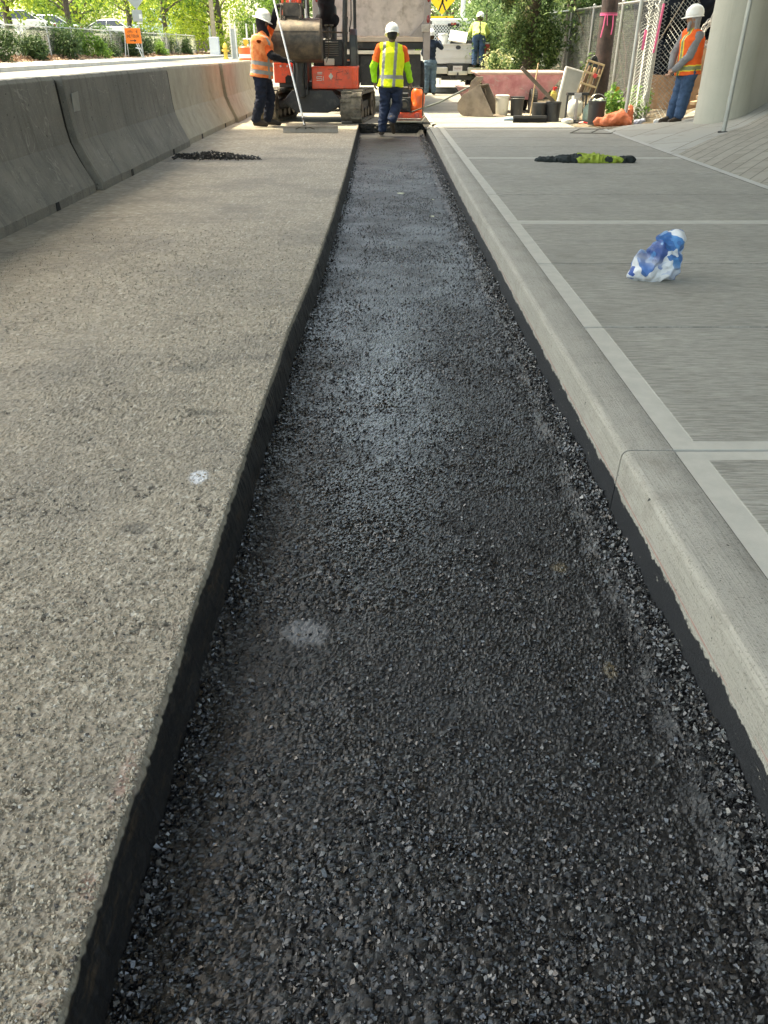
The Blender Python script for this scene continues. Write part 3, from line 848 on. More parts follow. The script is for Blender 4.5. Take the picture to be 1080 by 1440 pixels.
gp.L.new(mp, br.inputs["Vector"])
c = gp.mix(gp.op('MULTIPLY', gp.smooth(gp.noise(2.5, 7, .75), .5, .72), .5), br.outputs["Color"], (.20, .185, .15, 1))
n = gp.bump(br.outputs["Fac"], -.8, .012); n = gp.bump(gp.noise(80, 4, .7), .4, .005, n)
gp.done(c, .88, n)
warped("slope_slabs", 3.671, 12, skew_y, lambda x: np.minimum(skew_y(x) + 4.2, 13.9 + 1.1 * (x - 3.66)), gp.m, dz=.001)

# ================================================================ BRIDGE OVERHEAD
g = NG("painted_concrete")
c = g.ramp(g.noise(1.2, 6, .6), (.3, (.40, .385, .32)), (.7, (.48, .46, .39)))
c = g.mix(g.op('MULTIPLY', g.smooth(g.noise(1, 6, .7, g.map((5, 5, .5))), .52, .75), .3), c, (.22, .21, .17, 1))
c = g.mix(g.op('MULTIPLY', g.smooth(g.noise(45, 3, .7), .66, .74), .5), c, (.17, .16, .14, 1))
g.done(c, .7, g.bump(g.noise(30, 5, .7), .25, .006))
def ground_at(x, y):
    x = float(x); y = float(y)
    if x < -3.6: return float(left_z(np.array(x), np.array(y)))
    if x > 3.66: return float(right_z(np.array(x), np.array(y)))
    if y > 16.7: return .003 if x > .95 else -.001
    if x > .95: return float(side_z(0, y))
    return 0.0
DECK_Z = 9.5; DY0, DY1 = -5.0, 17.2
br_root = thing("road_bridge", "pale concrete bridge on a skewed wall pier with a rounded end beside the sloped paving", "bridge", (5.36, 13.62, 0))
def pier(parent, ox, oy, z0):
    r = .40; L_ = 4.05; a = R(52.5); ca, sa = math.cos(a), math.sin(a)
    out = []
    for k in range(13):
        t = math.pi / 2 + math.pi * k / 12; out.append((r * math.cos(t), r * math.sin(t)))
    for k in range(13):
        t = -math.pi / 2 + math.pi * k / 12; out.append((L_ + r * math.cos(t), r * math.sin(t)))
    out = [(ox + x * ca - y * sa, oy + x * sa + y * ca) for x, y in out]
    mb = MB(); n = len(out)
    zs = [z0, 1.4, 2.9, DECK_Z]
    vs = [(x, y, z) for z in zs for x, y in out]
    fs = [(i * n + k, i * n + (k + 1) % n, (i + 1) * n + (k + 1) % n, (i + 1) * n + k) for i in range(len(zs) - 1) for k in range(n)]
    fs += [tuple(range(n)), tuple(range((len(zs) - 1) * n, len(zs) * n))]
    mb.add(vs, fs)
    p = mb.build("pier", MATS["painted_concrete"], parent, smooth=True)
    # the raised casting seam down the near side
    sm = MB(); t = -1.35
    t = math.pi * 1.62
    sx, sy = (r + .003) * math.cos(t), (r + .003) * math.sin(t)
    sx, sy = ox + sx * ca - sy * sa, oy + sx * sa + sy * ca
    rs = random.Random(4)
    pts = [(sx + rs.uniform(-.004, .004), sy, z0 + (DECK_Z - z0) * k / 60) for k in range(61)]
    sm.tube(pts, [rs.uniform(.005, .011) for _ in pts], 6)
    sm.build("casting_seam", mat("seam", (.22, .21, .18), .8), p)
    return p
pier(br_root, 0, 0, -.2)
dk = MB(); dk.b2(-7.6 - 5.28, 14 - 5.28, DY0 - 13.62, DY1 - 13.62, DECK_Z, DECK_Z + .9)
dk.build("deck", mat("deck_concrete", (.32, .31, .28), .85, bump=.3, bscale=20), br_root, bevel=.03)
for k in range(7):
    gm = MB(); y = DY0 + .9 + k * 3.4 - 13.62
    gm.b2(-7.6 - 5.28, 14 - 5.28, y - .25, y + .25, DECK_Z - .9, DECK_Z - .002)
    gm.build("girder", MATS["deck_concrete"], br_root, bevel=.02)
for y in (DY0 + .15, DY1 - .15):
    pm = MB(); pm.b2(-7.6 - 5.28, 14 - 5.28, y - 13.62 - .1, y - 13.62 + .12, DECK_Z + .902, DECK_Z + 1.9)
    pm.build("parapet", MATS["deck_concrete"], br_root, bevel=.02)
ab = MB(); ab.b2(12.2 - 5.28, 13.4 - 5.28, DY0 - 13.62, DY1 - 13.62, .4, DECK_Z - .002)
ab.build("abutment", MATS["deck_concrete"], br_root, bevel=.02)

# ================================================================ CONCRETE BARRIERS
g = NG("barrier_concrete")
c = g.ramp(g.noise(1.6, 7, .7), (.3, (.135, .126, .108)), (.7, (.22, .206, .176)))
c = g.mix(g.op('MULTIPLY', g.smooth(g.noise(75, 3, .7), .55, .68), .55), c, (.33, .31, .27, 1))
c = g.mix(g.op('MULTIPLY', g.smooth(g.noise(24, 2, .5), .70, .73), .9), c, (.025, .024, .02, 1))
scr = g.smooth(g.noise(1, 4, .85, g.map((1, 9, 2.2), (.5, .2, .1)), 1.2), .66, .70)
c = g.mix(g.op('MULTIPLY', scr, .25), c, (.42, .40, .36, 1))
crk = g.op('SUBTRACT', 1.0, g.smooth(g.op('ABSOLUTE', g.op('SUBTRACT', g.noise(1.3, 3, .6, None, 1.5), .5)), .0015, .006))
c = g.mix(g.op('MULTIPLY', g.op('MULTIPLY', crk, .5), g.smooth(g.noise(.9, 2), .5, .6)), c, (.40, .38, .33, 1))
# paler in patches over the flared toe, and along the top edge
toe = g.op('MULTIPLY', g.op('SUBTRACT', 1.0, g.smooth(g.Z, .25, .55)), .35)
c = g.mix(g.op('MULTIPLY', toe, g.smooth(g.noise(3, 6, .7), .35, .65)), c, (.31, .29, .24, 1))
top = g.op('MULTIPLY', g.smooth(g.op('ADD', g.Z, g.op('MULTIPLY', g.noise(25, 5, .8), .04)), 1.005, 1.03), .6)
c = g.mix(top, c, (.38, .36, .31, 1))
drip = g.op('MULTIPLY', g.smooth(g.noise(1, 6, .75, g.map((1, 9, .8))), .50, .68), .55)
c = g.mix(drip, c, (.075, .070, .06, 1))
g.done(c, .85, g.bump(g.op('ADD', g.noise(80, 5, .75), g.op('MULTIPLY', g.noise(7, 5, .7), .8)), .5, .008))
BW = 0.31
def barrier_profile():
    h = [(-BW, 0), (-BW, .075), (-.20, .30), (-.135, .46), (-.115, .60), (-.09, 1.0), (-.075, 1.03)]
    return h + [(-x, z) for x, z in reversed(h)]
def make_barrier(label, L_=4.27):
    t = thing("concrete_barrier", label, "barrier", group="concrete barriers along the road")
    pr = barrier_profile(); n = len(pr); mb = MB(); rs = random.Random(3)
    ys = [-L_ / 2, -L_ / 2 + .02] + [-L_ / 2 + .02 + (L_ - .04) * k / 40 for k in range(1, 41)] + [L_ / 2]
    vs = []
    for i, y in enumerate(ys):
        ins = .02 if i in (0, len(ys) - 1) else 0
        for x, z in pr:
            slot = z < .08 and abs(abs(y) - 1.05) < .12
            zz = z
            vs.append((x * (1 - ins * 2) + rs.uniform(-.002, .002), y, max(0, zz * (1 - ins * .3)) + (0 if z < .01 else rs.uniform(-.003, .003))))
    fs = [(i * n + k, i * n + (k + 1) % n, (i + 1) * n + (k + 1) % n, (i + 1) * n + k) for i in range(len(ys) - 1) for k in range(n)]
    fs += [tuple(range(n)), tuple(range((len(ys) - 1) * n, len(ys) * n))]
    mb.add(vs, fs)
    mb.build("body", MATS["barrier_concrete"], t, smooth=False)
    for s in (-1, 1):   # dark drain notches in the toe
        q = MB(); q.prism([(s * 1.05 - .05, 0.001), (s * 1.05 + .05, 0.001), (s * 1.05 + .035, .07), (s * 1.05 - .035, .07)], .03, ((BW - .026, 0, 0), (0, 1, 0), (0, 0, 1), (1, 0, 0)))
        q.build("drain_notch", mat("dark_gap", (.02, .02, .019), .95), t)
    pin = MB(); pin.cyl((0, L_ / 2 + .018, .02), (0, L_ / 2 + .018, .98), .014); pin.cyl((0, L_ / 2 + .018, .98), (0, L_ / 2 + .018, 1.0), .03)
    pin.build("connecting_pin", mat("rusty_steel", (.14, .07, .04), .7, .6, c2=(.2, .12, .08)), t)
    gap_plate = MB(); kp = [(x * .86, z * .965 + .004) for x, z in pr]  # added dark plate: stops light through the gap and gives it shade colour
    gap_plate.prism(kp, .088, ((0, L_ / 2 - .002, 0), (1, 0, 0), (0, 0, 1), (0, 1, 0))); gap_plate.build("joint_key", mat("joint_grime", (.022, .020, .018), .95), t)
    return remember(t)
BX = -3.235
b0 = make_barrier("nearest grey concrete barrier, scratched and cut by the left edge of the view")
b0.location = (BX, 6.34, 0)
BL = ["second grey concrete barrier from the camera, with a small square plate stuck near its end", "third concrete barrier from the camera, beside the end of the loose asphalt heap, olive stained",
      "fourth concrete barrier from the camera, lit tan, running up behind the worker with the lute"]
for k, lb in enumerate(BL):
    q = dup(b0, (BX + (.045, -.005, .05)[k], 6.34 + 4.35 * (k + 1), 0), (.15, -.4, .2)[k], lb)
    if k == 0: second_barrier = q
    else:
        for ch in q.children:
            if ch.name.startswith("body"): ch.data = ch.data.copy(); ch.data.materials[0] = concrete("tan_barrier_concrete", (.30, .27, .21), (.40, .365, .285), .5, 90, True, (.17, .15, .11), .6)
pl = MB(); pl.box((0, 0, 0), (.006, .19, .17), rotm(0, 0, 0))
plate = pl.build("stuck_plate", mat("grey_tape", (.23, .235, .22), .5), second_barrier)
plate.location = (.112, -1.93, .80); plate.rotation_euler = (R(3), R(4), 0)

# ================================================================ PEOPLE
SKIN_D = mat("dark_skin", (.10, .055, .035), .55, var=.15)
SKIN_M = mat("tan_skin", (.32, .18, .12), .55, var=.12)
def fabric(name, c, var=.18, rough=.9, c2=None):
    return mat(name, c, rough, var=var, scale=9, c2=c2, bump=.35, bscale=220, bdist=.002, spec=.2)
NAVY = fabric("navy_denim", (.022, .032, .062), .35)
DENIM = fabric("blue_denim", (.042, .078, .145), .35)
PALE_DENIM = fabric("pale_denim", (.11, .17, .23), .3)
BLACK_CL = fabric("black_cloth", (.014, .014, .018), .3)
ORANGE_CL = fabric("orange_cloth", (.80, .13, .035), .12)
LIME_CL = fabric("lime_cloth", (.72, .82, .045), .10)
GREEN_CL = fabric("green_sleeve", (.30, .62, .04), .12)
GREY_CL = fabric("grey_cloth", (.20, .20, .21), .15)
SILVER = mat("reflective_tape", (.26, .26, .25), .45, .2, var=.1)
YELLOW_T = mat("yellow_tape", (.75, .62, .05), .6)
HELMET = mat("helmet_white", (.80, .80, .78), .3, var=.03, coat=.3)
BOOT = mat("boot_leather", (.045, .032, .022), .75, var=.3, bump=.3)
GLOVE = mat("dark_glove", (.02, .02, .023), .8)

def hand(mb, wrist, d, n, side, curl=35, sc=1.0):
    """palm, four unequal bent fingers and a side thumb; d along the fingers, n out of the palm"""
    wrist = Vector(wrist); d = Vector(d).normalized(); n = Vector(n); n = (n - d * n.dot(d)).normalized(); s = d.cross(n) * side
    pc = wrist + d * .05 * sc
    fr = Matrix((s, n, d)).transposed()
    mb.ball(pc, (.042 * sc, .016 * sc, .055 * sc), 12, 8, fr)
    mb.caps(wrist, wrist + d * .03, .028 * sc, .026 * sc, 10)
    for i, (off, ln) in enumerate(((-.030, .066), (-.010, .078), (.011, .074), (.030, .058))):
        p = wrist + (d * .088 + s * off) * sc; a = 0
        for q in range(3):
            a += R(curl * (.6 + .4 * q)); dd = d * math.cos(a) + n * math.sin(a)
            p2 = p + dd * ln * sc * (.42, .32, .26)[q]
            mb.caps(p, p2, (.0105 - q * .001) * sc, (.0098 - q * .001) * sc, 8); p = p2
    p = wrist + (d * .030 - s * .036) * sc
    for q in range(2):
        dd = (d * .62 - s * (.62 - q * .3) + n * (.35 + q * .45)).normalized(); p2 = p + dd * (.040, .030)[q] * sc
        mb.caps(p, p2, .012 * sc, .010 * sc, 8); p = p2

def vv(t): return Vector(t)
def person(name_label, loc, J, skin, shirt, trousers, sleeve=None, gloves=False, face=0, head_tilt=0, helmet='full', vest=None, hood=None,
           hair=None, beard=None, boots=BOOT, bulk=1.0, tshirt=None, grip=None, lean_feet=(0, 0), vox=.0075, fold=.013, group=None, brim=0, tape=None):
    """J: joints in metres from the root. face: heading of the face in degrees (0 = away from the camera, 90 = left, -90 = right)"""
    t = thing("person", name_label, "person", loc, 0, group)
    for k in J: J[k] = vv(J[k])
    sh_c = (J['shL'] + J['shR']) / 2; hp_c = (J['hipL'] + J['hipR']) / 2
    up = (sh_c - hp_c).normalized(); across = (J['shR'] - J['shL']).normalized(); fwd = up.cross(across).normalized()
    fr = Matrix((across, fwd, up)).transposed()
    hw = (J['shR'] - J['shL']).length / 2
    def torso(mb, g_, low=0.0, top=1.0):
        for u_, wx, wy in ((-.10, .155, .125), (.02, .165, .13), (.20, .160, .122), (.42, .158, .118), (.62, .170, .125), (.80, .178, .125), (.93, .150, .100)):
            if u_ < low: continue
            c = hp_c.lerp(sh_c, u_); mb.ball(c, ((wx * bulk + g_), (wy * bulk + g_) * .98, .10 + g_ * .5), 18, 12, fr)
        for s in ('L', 'R'):
            mb.ball(J['sh' + s].lerp(sh_c, .18), .068 + g_)
            mb.caps(J['sh' + s].lerp(sh_c, .2), sh_c + up * .05, .058 + g_, .06 + g_)
    def arm(mb, s, g_, to=1.0, start=0.0):
        a, b, c = J['sh' + s], J['el' + s], J['ha' + s]
        if to <= .5: mb.caps(a, a.lerp(b, to * 2), .056 + g_, .048 + g_)
        else:
            mb.caps(a, b, .056 + g_, .043 + g_); mb.caps(b, b.lerp(c, (to - .5) * 2), .043 + g_, .032 + g_ * .8)
    def leg(mb, s, g_, end=1.0):
        a, b, c = J['hip' + s], J['kn' + s], J['an' + s]
        mb.caps(a, b, .088 * bulk + g_, .060 + g_); mb.caps(b, b.lerp(c, .35), .060 + g_, .060 + g_)
        mb.caps(b.lerp(c, .35), b.lerp(c, end), .060 + g_, .042 + g_ * 1.3)
    hc = J['head']; hd = Matrix.Rotation(R(face), 3, 'Z') @ rotm(head_tilt, 0, 0)
    # --- body: one continuous surface
    b = Blob()
    torso(b, -.012)
    for s in ('L', 'R'): arm(b, s, -.006); leg(b, s, -.008)
    for s in ('L', 'R'): b.caps(J['an' + s], J['an' + s] + vv((0, 0, -.05)), .04, .04)
    b.caps(sh_c + up * .02, hc + hd @ vv((0, -.015, -.05)), .062, .055)
    b.ball(hc, (.075, .095, .105), 20, 14, hd); b.ball(hc + hd @ vv((0, .02, -.055)), (.058, .070, .062), 16, 10, hd)
    b.ball(hc + hd @ vv((0, .092, -.025)), (.013, .02, .024), 10, 8, hd); b.ball(hc + hd @ vv((0, .075, .012)), (.05, .022, .012), 12, 8, hd)
    b.ball(hc + hd @ vv((0, .080, -.066)), (.024, .014, .008), 10, 6, hd); b.ball(hc + hd @ vv((0, .072, -.098)), (.026, .022, .02), 10, 8, hd)
    for s in (-1, 1):
        b.ball(hc + hd @ vv((s * .077, -.005, -.02)), (.010, .020, .032), 10, 8, hd)
        b.ball(hc + hd @ vv((s * .042, .064, -.035)), (.022, .02, .022), 10, 8, hd)
    for s, sg in (('L', -1), ('R', 1)):
        d = (J['ha' + s] - J['el' + s]).normalized()
        gd, gn, cu = (grip or {}).get(s, (d, (-sg * .9, .3, 0), 28))
        hand(b, J['ha' + s], gd, gn, sg, cu)
    gl = [J['haL'], J['haR']]
    def bm_(c, n_):
        if gloves and min((c - g_).length for g_ in gl) < .14: return 1
        return 0
    body = link(organic(b, vox * .85, 2), "body", [skin, GLOVE], t, bm_)
    for s in (-1, 1):
        e = MB(); e.ball(hc + hd @ vv((s * .030, .084, -.004)), (.011, .008, .008), 8, 6, hd)
        e.build("eye", mat("eye", (.04, .03, .025), .2), body, smooth=True)
    # --- trousers
    p = Blob()
    for u_, wx, wy in ((-.10, .160, .128), (.03, .168, .134), (.12, .160, .124)):
        p.ball(hp_c.lerp(sh_c, u_), (wx * bulk + .004, wy * bulk + .004, .085), 18, 12, fr)
    for s in ('L', 'R'): leg(p, s, .026, .95)
    link(organic(p, vox, 3, fold, 7, (1, 1, 1.7), 3.1, .004, 26), "trousers", trousers, t)
    # --- boots
    for s in ('L', 'R'):
        f = J['toe' + s]; a = J['an' + s]; bt = Blob(); heel = vv((a.x, a.y, f.z)) if abs(a.z - f.z) < .13 else a + vv((0, 0, -.08))
        d = (f - heel); d = d.normalized()
        bt.caps(a + vv((0, 0, .03)), heel.lerp(a, .5), .052, .05); bt.caps(heel - d * .02 + vv((0, 0, .015)), f - d * .02, .042, .040)
        bt.caps(heel + d * .03 + vv((0, 0, .04)), f - d * .07 + vv((0, 0, .01)), .045, .040)
        link(organic(bt, vox, 2, 0, 8, (1, 1, 1), 1, .003, 30), "boot", boots, t)
    # --- shirt with sleeves
    sm = Blob(); torso(sm, .004, -.06)
    lo, frac = sleeve or (None, 0)
    for s in ('L', 'R'): arm(sm, s, .014, .98 if sleeve is None else (1.0 if lo is None else .98))
    sm.caps(sh_c + up * .03, sh_c + up * .07, .072, .066)
    def shf(c, n_):
        if tshirt is None: return 0
        for s in ('L', 'R'):                       # short sleeves over longer ones
            a, q = J['sh' + s], J['el' + s]; ax = (q - a); tt = (c - a).dot(ax) / ax.length_squared
            if (c - a).dot(ax) > 0 and tt > tshirt[1]:
                r_ = (c - a - ax * tt).length
                if r_ < .10 or tt > 1: return 1
            if (c - q).length < .09: return 1
            f_ = J['ha' + s] - q; t2 = (c - q).dot(f_) / f_.length_squared
            if t2 > 0 and (c - q - f_ * t2).length < .085: return 1
        return 0
    link(organic(sm, vox, 3, fold * .7, 8, (1, 1, 1.2), 5.3, .004, 24), "shirt", [shirt] + ([tshirt[0]] if tshirt else []), t, shf)
    # --- safety vest with tape
    if vest:
        vm = Blob(); H_ = (sh_c - hp_c).length; wv, dv = .176 * bulk + .034, .130 * bulk + .044
        vm.barrel(hp_c, fr, [(-.045, 1.06), (.08 * H_, 1.0), (.35 * H_, .95), (.70 * H_, 1.0), (.88 * H_, 1.0), (H_ * 1.0, .80), (H_ * 1.06, .45)], wv, dv)
        for s in ('L', 'R'): vm.caps(J['sh' + s].lerp(sh_c, .25), sh_c + up * .05, .086, .08)
        me = organic(vm, vox, 3, fold * .8, 6, (1, 1, .8), 9.7, .004, 22)
        H_ = (sh_c - hp_c).length
        def vf(c, n_):
            q = c - hp_c; a_ = q.dot(across); u_ = q.dot(up) / H_; f_ = q.dot(fwd)
            for band in vest[2]:
                if abs(u_ - band) < .055: return 1
            for st in vest[3]:
                if abs(a_ - st) < .026 and (vest[4] is None or f_ * vest[4] > 0): return 1
            if tape:
                for band in vest[2]:
                    if abs(u_ - band) < .085: return 2
                for st in vest[3]:
                    if abs(a_ - st) < .040: return 2
            return 0
        link(me, "safety_vest", [vest[0], vest[1]] + ([tape] if tape else []), t, vf)
    # --- hood, hair, beard
    if hood:
        hm = Blob(); hm.ball(hc + hd @ vv((0, -.018, -.01)), (.086, .100, .105), 18, 12, hd)
        hm.caps(hc + hd @ vv((0, -.03, -.06)), sh_c + up * .05, .080, .10)
        link(organic(hm, vox, 2, .006, 12, (1, 1, 1), 2), "hood", hood, t)
    if hair:
        hm = Blob(); hm.ball(hc + hd @ vv((0, -.022, .0)), (.083, .090, .10), 18, 12, hd)
        if hair[1]:
            for k in range(7):
                a = R(-60 + 20 * k) 
                hm.caps(hc + hd @ vv((.07 * math.sin(a), -.07 * math.cos(a), -.02)), hc + hd @ vv((.085 * math.sin(a), -.075 * math.cos(a), -.05 - hair[1])), .028, .018)
        link(organic(hm, vox * .8, 1, .006, 30, (1, 1, .2), 4), "hair", hair[0], t)
    if beard:
        hm = Blob()
        for k in range(5):
            x = -.04 + .02 * k; hm.caps(hc + hd @ vv((x, .055, -.06)), hc + hd @ vv((x * .6, .075, -.17 + abs(x) * .6)), .026, .014)
        link(organic(hm, vox * .8, 1, .005, 30, (1, 1, .2), 6), "beard", beard, t)
    # --- hard hat
    hh = MB(); R_ = .128
    prof = [(.116, -.012), (.128, .0), (.130, .03), (.122, .07), (.102, .105), (.070, .13), (.035, .143), (0.0001, .147)]
    hm3 = hd @ rotm(brim, 0, 0)
    pos = hc + hm3 @ vv((0, -.008, .035))
    hh.lathe(prof, pos, 28, hm3, .95, 1.08)
    hh.cur = 0
    shell = hh.build("hard_hat", HELMET, t, smooth=True)
    bb = MB(); nn = 32; vs = []
    for rr, zz in ((.120, 0), (1, -.004), (1, -.012), (.118, -.008)):
        for k in range(nn):
            a = 2 * math.pi * k / nn
            ext = .178 if helmet == 'full' else .134 + .062 * max(0, math.sin(a)) ** 1.5
            r_ = rr if rr < .5 else ext
            vs.append(pos + hm3 @ vv((r_ * math.cos(a) * .95, r_ * math.sin(a) * 1.06, zz - (.018 if rr > .5 else 0))))
    bb.add(vs, [(i * nn + k, i * nn + (k + 1) % nn, ((i + 1) % 4) * nn + (k + 1) % nn, ((i + 1) % 4) * nn + k) for i in range(4) for k in range(nn)])
    bb.build("brim", HELMET, shell, smooth=True)
    rg = MB(); rg.tube([pos + hm3 @ vv((0, y, z)) for y, z in ((-.125, .045), (-.09, .108), (-.03, .146), (.04, .144), (.10, .10), (.132, .045))], .011, 8)
    rg.build("ridge", HELMET, shell, smooth=True)
    return t

# worker with the lute, in profile beside the barrier
person("worker in orange vest and black hood holding a lute upright beside the barriers", (-2.29, 16.28, 0), dict(
    head=(.17, .02, 1.69), shL=(.20, .21, 1.46), shR=(.13, -.17, 1.40), elL=(.33, .18, 1.65), haL=(.42, .03, 1.87), elR=(.33, -.26, 1.15), haR=(.59, -.10, 1.07),
    hipL=(.10, .10, .86), hipR=(.08, -.10, .86), knL=(.20, .12, .50), knR=(.06, -.10, .49), anL=(.13, .15, .11), anR=(-.07, -.10, .11), toeL=(.36, .12, .045), toeR=(.14, -.12, .045)),
    SKIN_D, ORANGE_CL, NAVY if False else fabric("dark_navy_trousers", (.014, .018, .032), .3), tshirt=(BLACK_CL, .80), face=-82, head_tilt=-12, helmet='full', hood=BLACK_CL, gloves=True,
    vest=(fabric("faded_orange_vest", (.88, .17, .05), .2, c2=(.90, .30, .12)), SILVER, (.06, .30), (-.135, .12), None), brim=-8, bulk=1.16,
    grip={'L': ((.3, -.6, .6), (.5, -.6, -.5), 55), 'R': ((.8, .5, .1), (.4, .3, -.9), 55)}, fold=.016)
# worker walking away down the trench
person("worker seen from behind in lime vest over orange shirt, stepping along the trench", (.14, 16.10, -.148), dict(
    head=(.05, .02, 1.63), shL=(-.17, .02, 1.42), shR=(.25, .02, 1.39), elL=(-.29, .06, 1.13), haL=(-.27, .12, .90), elR=(.33, .04, 1.12), haR=(.39, .12, .90),
    hipL=(-.07, .0, .86), hipR=(.12, .0, .86), knL=(-.08, .06, .50), knR=(.15, .13, .52), anL=(-.13, .02, .12), anR=(.05, -.24, .29), toeL=(-.16, .20, .045), toeR=(.09, -.10, .07)),
    SKIN_D, ORANGE_CL, NAVY, tshirt=(GREEN_CL, .68), face=4, head_tilt=-14, helmet='cap', hair=(mat("black_hair", (.01, .01, .01), .7), .0),
    vest=(LIME_CL, SILVER, (.20,), (-.155, .055), None), bulk=1.06, fold=.016)
# watching worker on the slope
person("long-haired worker in white hard hat and orange vest standing beside the bridge pier", (4.97, 14.55, .165), dict(
    head=(.0, -.03, 1.52), shL=(-.02, .18, 1.29), shR=(.08, -.17, 1.27), elL=(-.16, .15, 1.02), haL=(-.22, .03, .82), elR=(-.02, -.20, 1.00), haR=(-.20, -.10, .80),
    hipL=(.05, .10, .78), hipR=(.08, -.09, .78), knL=(.0, .11, .44), knR=(.05, -.08, .43), anL=(-.05, .12, .12), anR=(.02, -.07, .12), toeL=(-.25, .05, .045), toeR=(-.16, -.14, .045)),
    SKIN_M, GREY_CL, DENIM, face=78, head_tilt=-6, helmet='cap', hair=(mat("grey_hair", (.26, .26, .27), .8), .17), beard=mat("pale_grey_hair", (.26, .26, .27), .8),
    vest=(ORANGE_CL, mat("olive_tape", (.20, .22, .10), .5), (.10,), (.0,), None), tape=YELLOW_T, fold=.012)
# two by the pickup
person("man in dark navy top and faded jeans standing between dump truck and pickup", (1.53, 27.9, .0), dict(
    head=(.0, .02, 1.62), shL=(-.19, .02, 1.42), shR=(.18, .0, 1.42), elL=(-.24, .06, 1.14), haL=(-.12, .22, 1.05), elR=(.34, .08, 1.30), haR=(.28, .26, 1.48),
    hipL=(-.09, .0, .88), hipR=(.09, .0, .88), knL=(-.10, .03, .48), knR=(.10, .02, .48), anL=(-.11, .0, .11), anR=(.12, -.02, .11), toeL=(-.13, .16, .045), toeR=(.16, .14, .045)),
    SKIN_M, fabric("navy_top", (.022, .032, .055), .3), PALE_DENIM, face=8, helmet='cap', hair=(mat("brown_hair", (.06, .035, .02), .8), .02), vox=.011)
# ================================================================ MACHINES AND VEHICLES
RED = mat("red_paint", (.86, .10, .045), .38, var=.12, scale=5, dirt=(.30, .12, .09), dscale=9, damt=.45, bump=.1, bscale=30)
BLK = mat("black_paint", (.022, .024, .028), .5, var=.3, dirt=(.10, .095, .085), dscale=7, damt=.4)
STEEL_D = mat("dark_steel", (.085, .075, .068), .55, .5, var=.3, dirt=(.19, .15, .11), dscale=6, damt=.7, bump=.3, bscale=40)
STEEL_L = mat("bright_steel", (.50, .50, .50), .35, .8, var=.15)
RUBBER = mat("track_rubber", (.10, .090, .075), .9, var=.3, dirt=(.24, .21, .17), dscale=12, damt=.9, bump=.5, bscale=50)
TYRE = mat("tyre_rubber", (.018, .018, .019), .85, var=.3, dirt=(.07, .065, .055), damt=.5)
WHITE_D = mat("decal_white", (.70, .70, .68), .5)
GLASS_D = mat("dark_glass", (.02, .025, .03), .08, spec=.8)

def glyph_strokes(segs, w, parent, name, m, frame, t=.004):
    """flat painted strokes: segs in the (a, b) plane of frame=(origin, a, b, n)"""
    mb = MB(); o, a, b, n = [Vector(q) for q in frame]
    for (x0, y0, x1, y1) in segs:
        d = Vector((x1 - x0, y1 - y0)); L_ = d.length; d.normalize(); q = Vector((-d.y, d.x)) * w / 2
        pts = [Vector((x0, y0)) - d * w / 2 + q, Vector((x1, y1)) + d * w / 2 + q, Vector((x1, y1)) + d * w / 2 - q, Vector((x0, y0)) - d * w / 2 - q]
        vs = [o + a * p.x + b * p.y for p in pts] + [o + a * p.x + b * p.y + n * t for p in pts]
        mb.add(vs, [(0, 1, 2, 3), (7, 6, 5, 4), (0, 4, 5, 1), (1, 5, 6, 2), (2, 6, 7, 3), (3, 7, 4, 0)])
    return mb.build(name, m, parent)

# ---- mini excavator
ex = thing("mini_excavator", "red and black mini excavator with its wide bucket curled up, facing the camera", "excavator", (-.93, 18.04, 0))
def make_track(x):
    L_, Hh, W_ = .72, .275, .40
    prof = []
    for k in range(15):
        t = -math.pi / 2 + math.pi * k / 14; prof.append((L_ + Hh * math.cos(t), Hh + Hh * math.sin(t)))
    for k in range(15):
        t = math.pi / 2 + math.pi * k / 14; prof.append((-L_ * .98 + Hh * math.cos(t), Hh + Hh * math.sin(t)))
    mb = MB(); n = len(prof); inn = [(p[0] * .955, Hh + (p[1] - Hh) * .82) for p in prof]
    for ring, xx in ((prof, -W_ / 2), (prof, W_ / 2), (inn, W_ / 2), (inn, -W_ / 2)): mb.v += [(xx, p[0], p[1] + .0) for p in ring]
    for i in range(4):
        for k in range(n):
            mb.f.append((i * n + k, i * n + (k + 1) % n, ((i + 1) % 4) * n + (k + 1) % n, ((i + 1) % 4) * n + k)); mb.mi.append(0)
    # rubber lugs, two staggered rows
    per = [Vector((p[0], p[1])) for p in prof] ; tot = 0; seg = []
    for k in range(n):
        d = (per[(k + 1) % n] - per[k]).length; seg.append((tot, d)); tot += d
    for j in range(44):
        s_ = tot * j / 44
        k = max(i for i in range(n) if seg[i][0] <= s_ + 1e-9); f = (s_ - seg[k][0]) / max(seg[k][1], 1e-9)
        p = per[k].lerp(per[(k + 1) % n], min(1, f)); d = (per[(k + 1) % n] - per[k]).normalized(); nn = Vector((d.y, -d.x))
        ang = math.atan2(d.y, d.x)
        xx = -.10 if j % 2 else .10
        c = p + nn * .012
        mb.box((xx, c.x, max(c.y, .012)), (.21, .048, .03), Matrix.Rotation(ang, 3, 'X'))
    tr = mb.build("track", RUBBER, ex, bevel=.004)
    a = R(-8); tr.location = (-.38 + x * math.cos(a), -.14 + x * math.sin(a), 0); tr.rotation_euler = (0, 0, a)
    fr = MB(); fr.b2(-.12, .12, -.70, .70, .20, .36); tr2 = fr.build("track_frame", BLK, tr, bevel=.01)
    for y, r_ in ((-.72, .21), (.71, .21)):
        w_ = MB(); w_.cyl((-.17, y, .275), (.17, y, .275), r_, n=24); w_.cyl((-.19, y, .275), (.19, y, .275), .07, n=14); w_.build("drive_wheel", STEEL_D, tr, smooth=True)
    for y in (-.36, 0, .36):
        w_ = MB(); w_.cyl((-.15, y, .15), (.15, y, .15), .09, n=16); w_.build("roller", STEEL_D, tr, smooth=True)
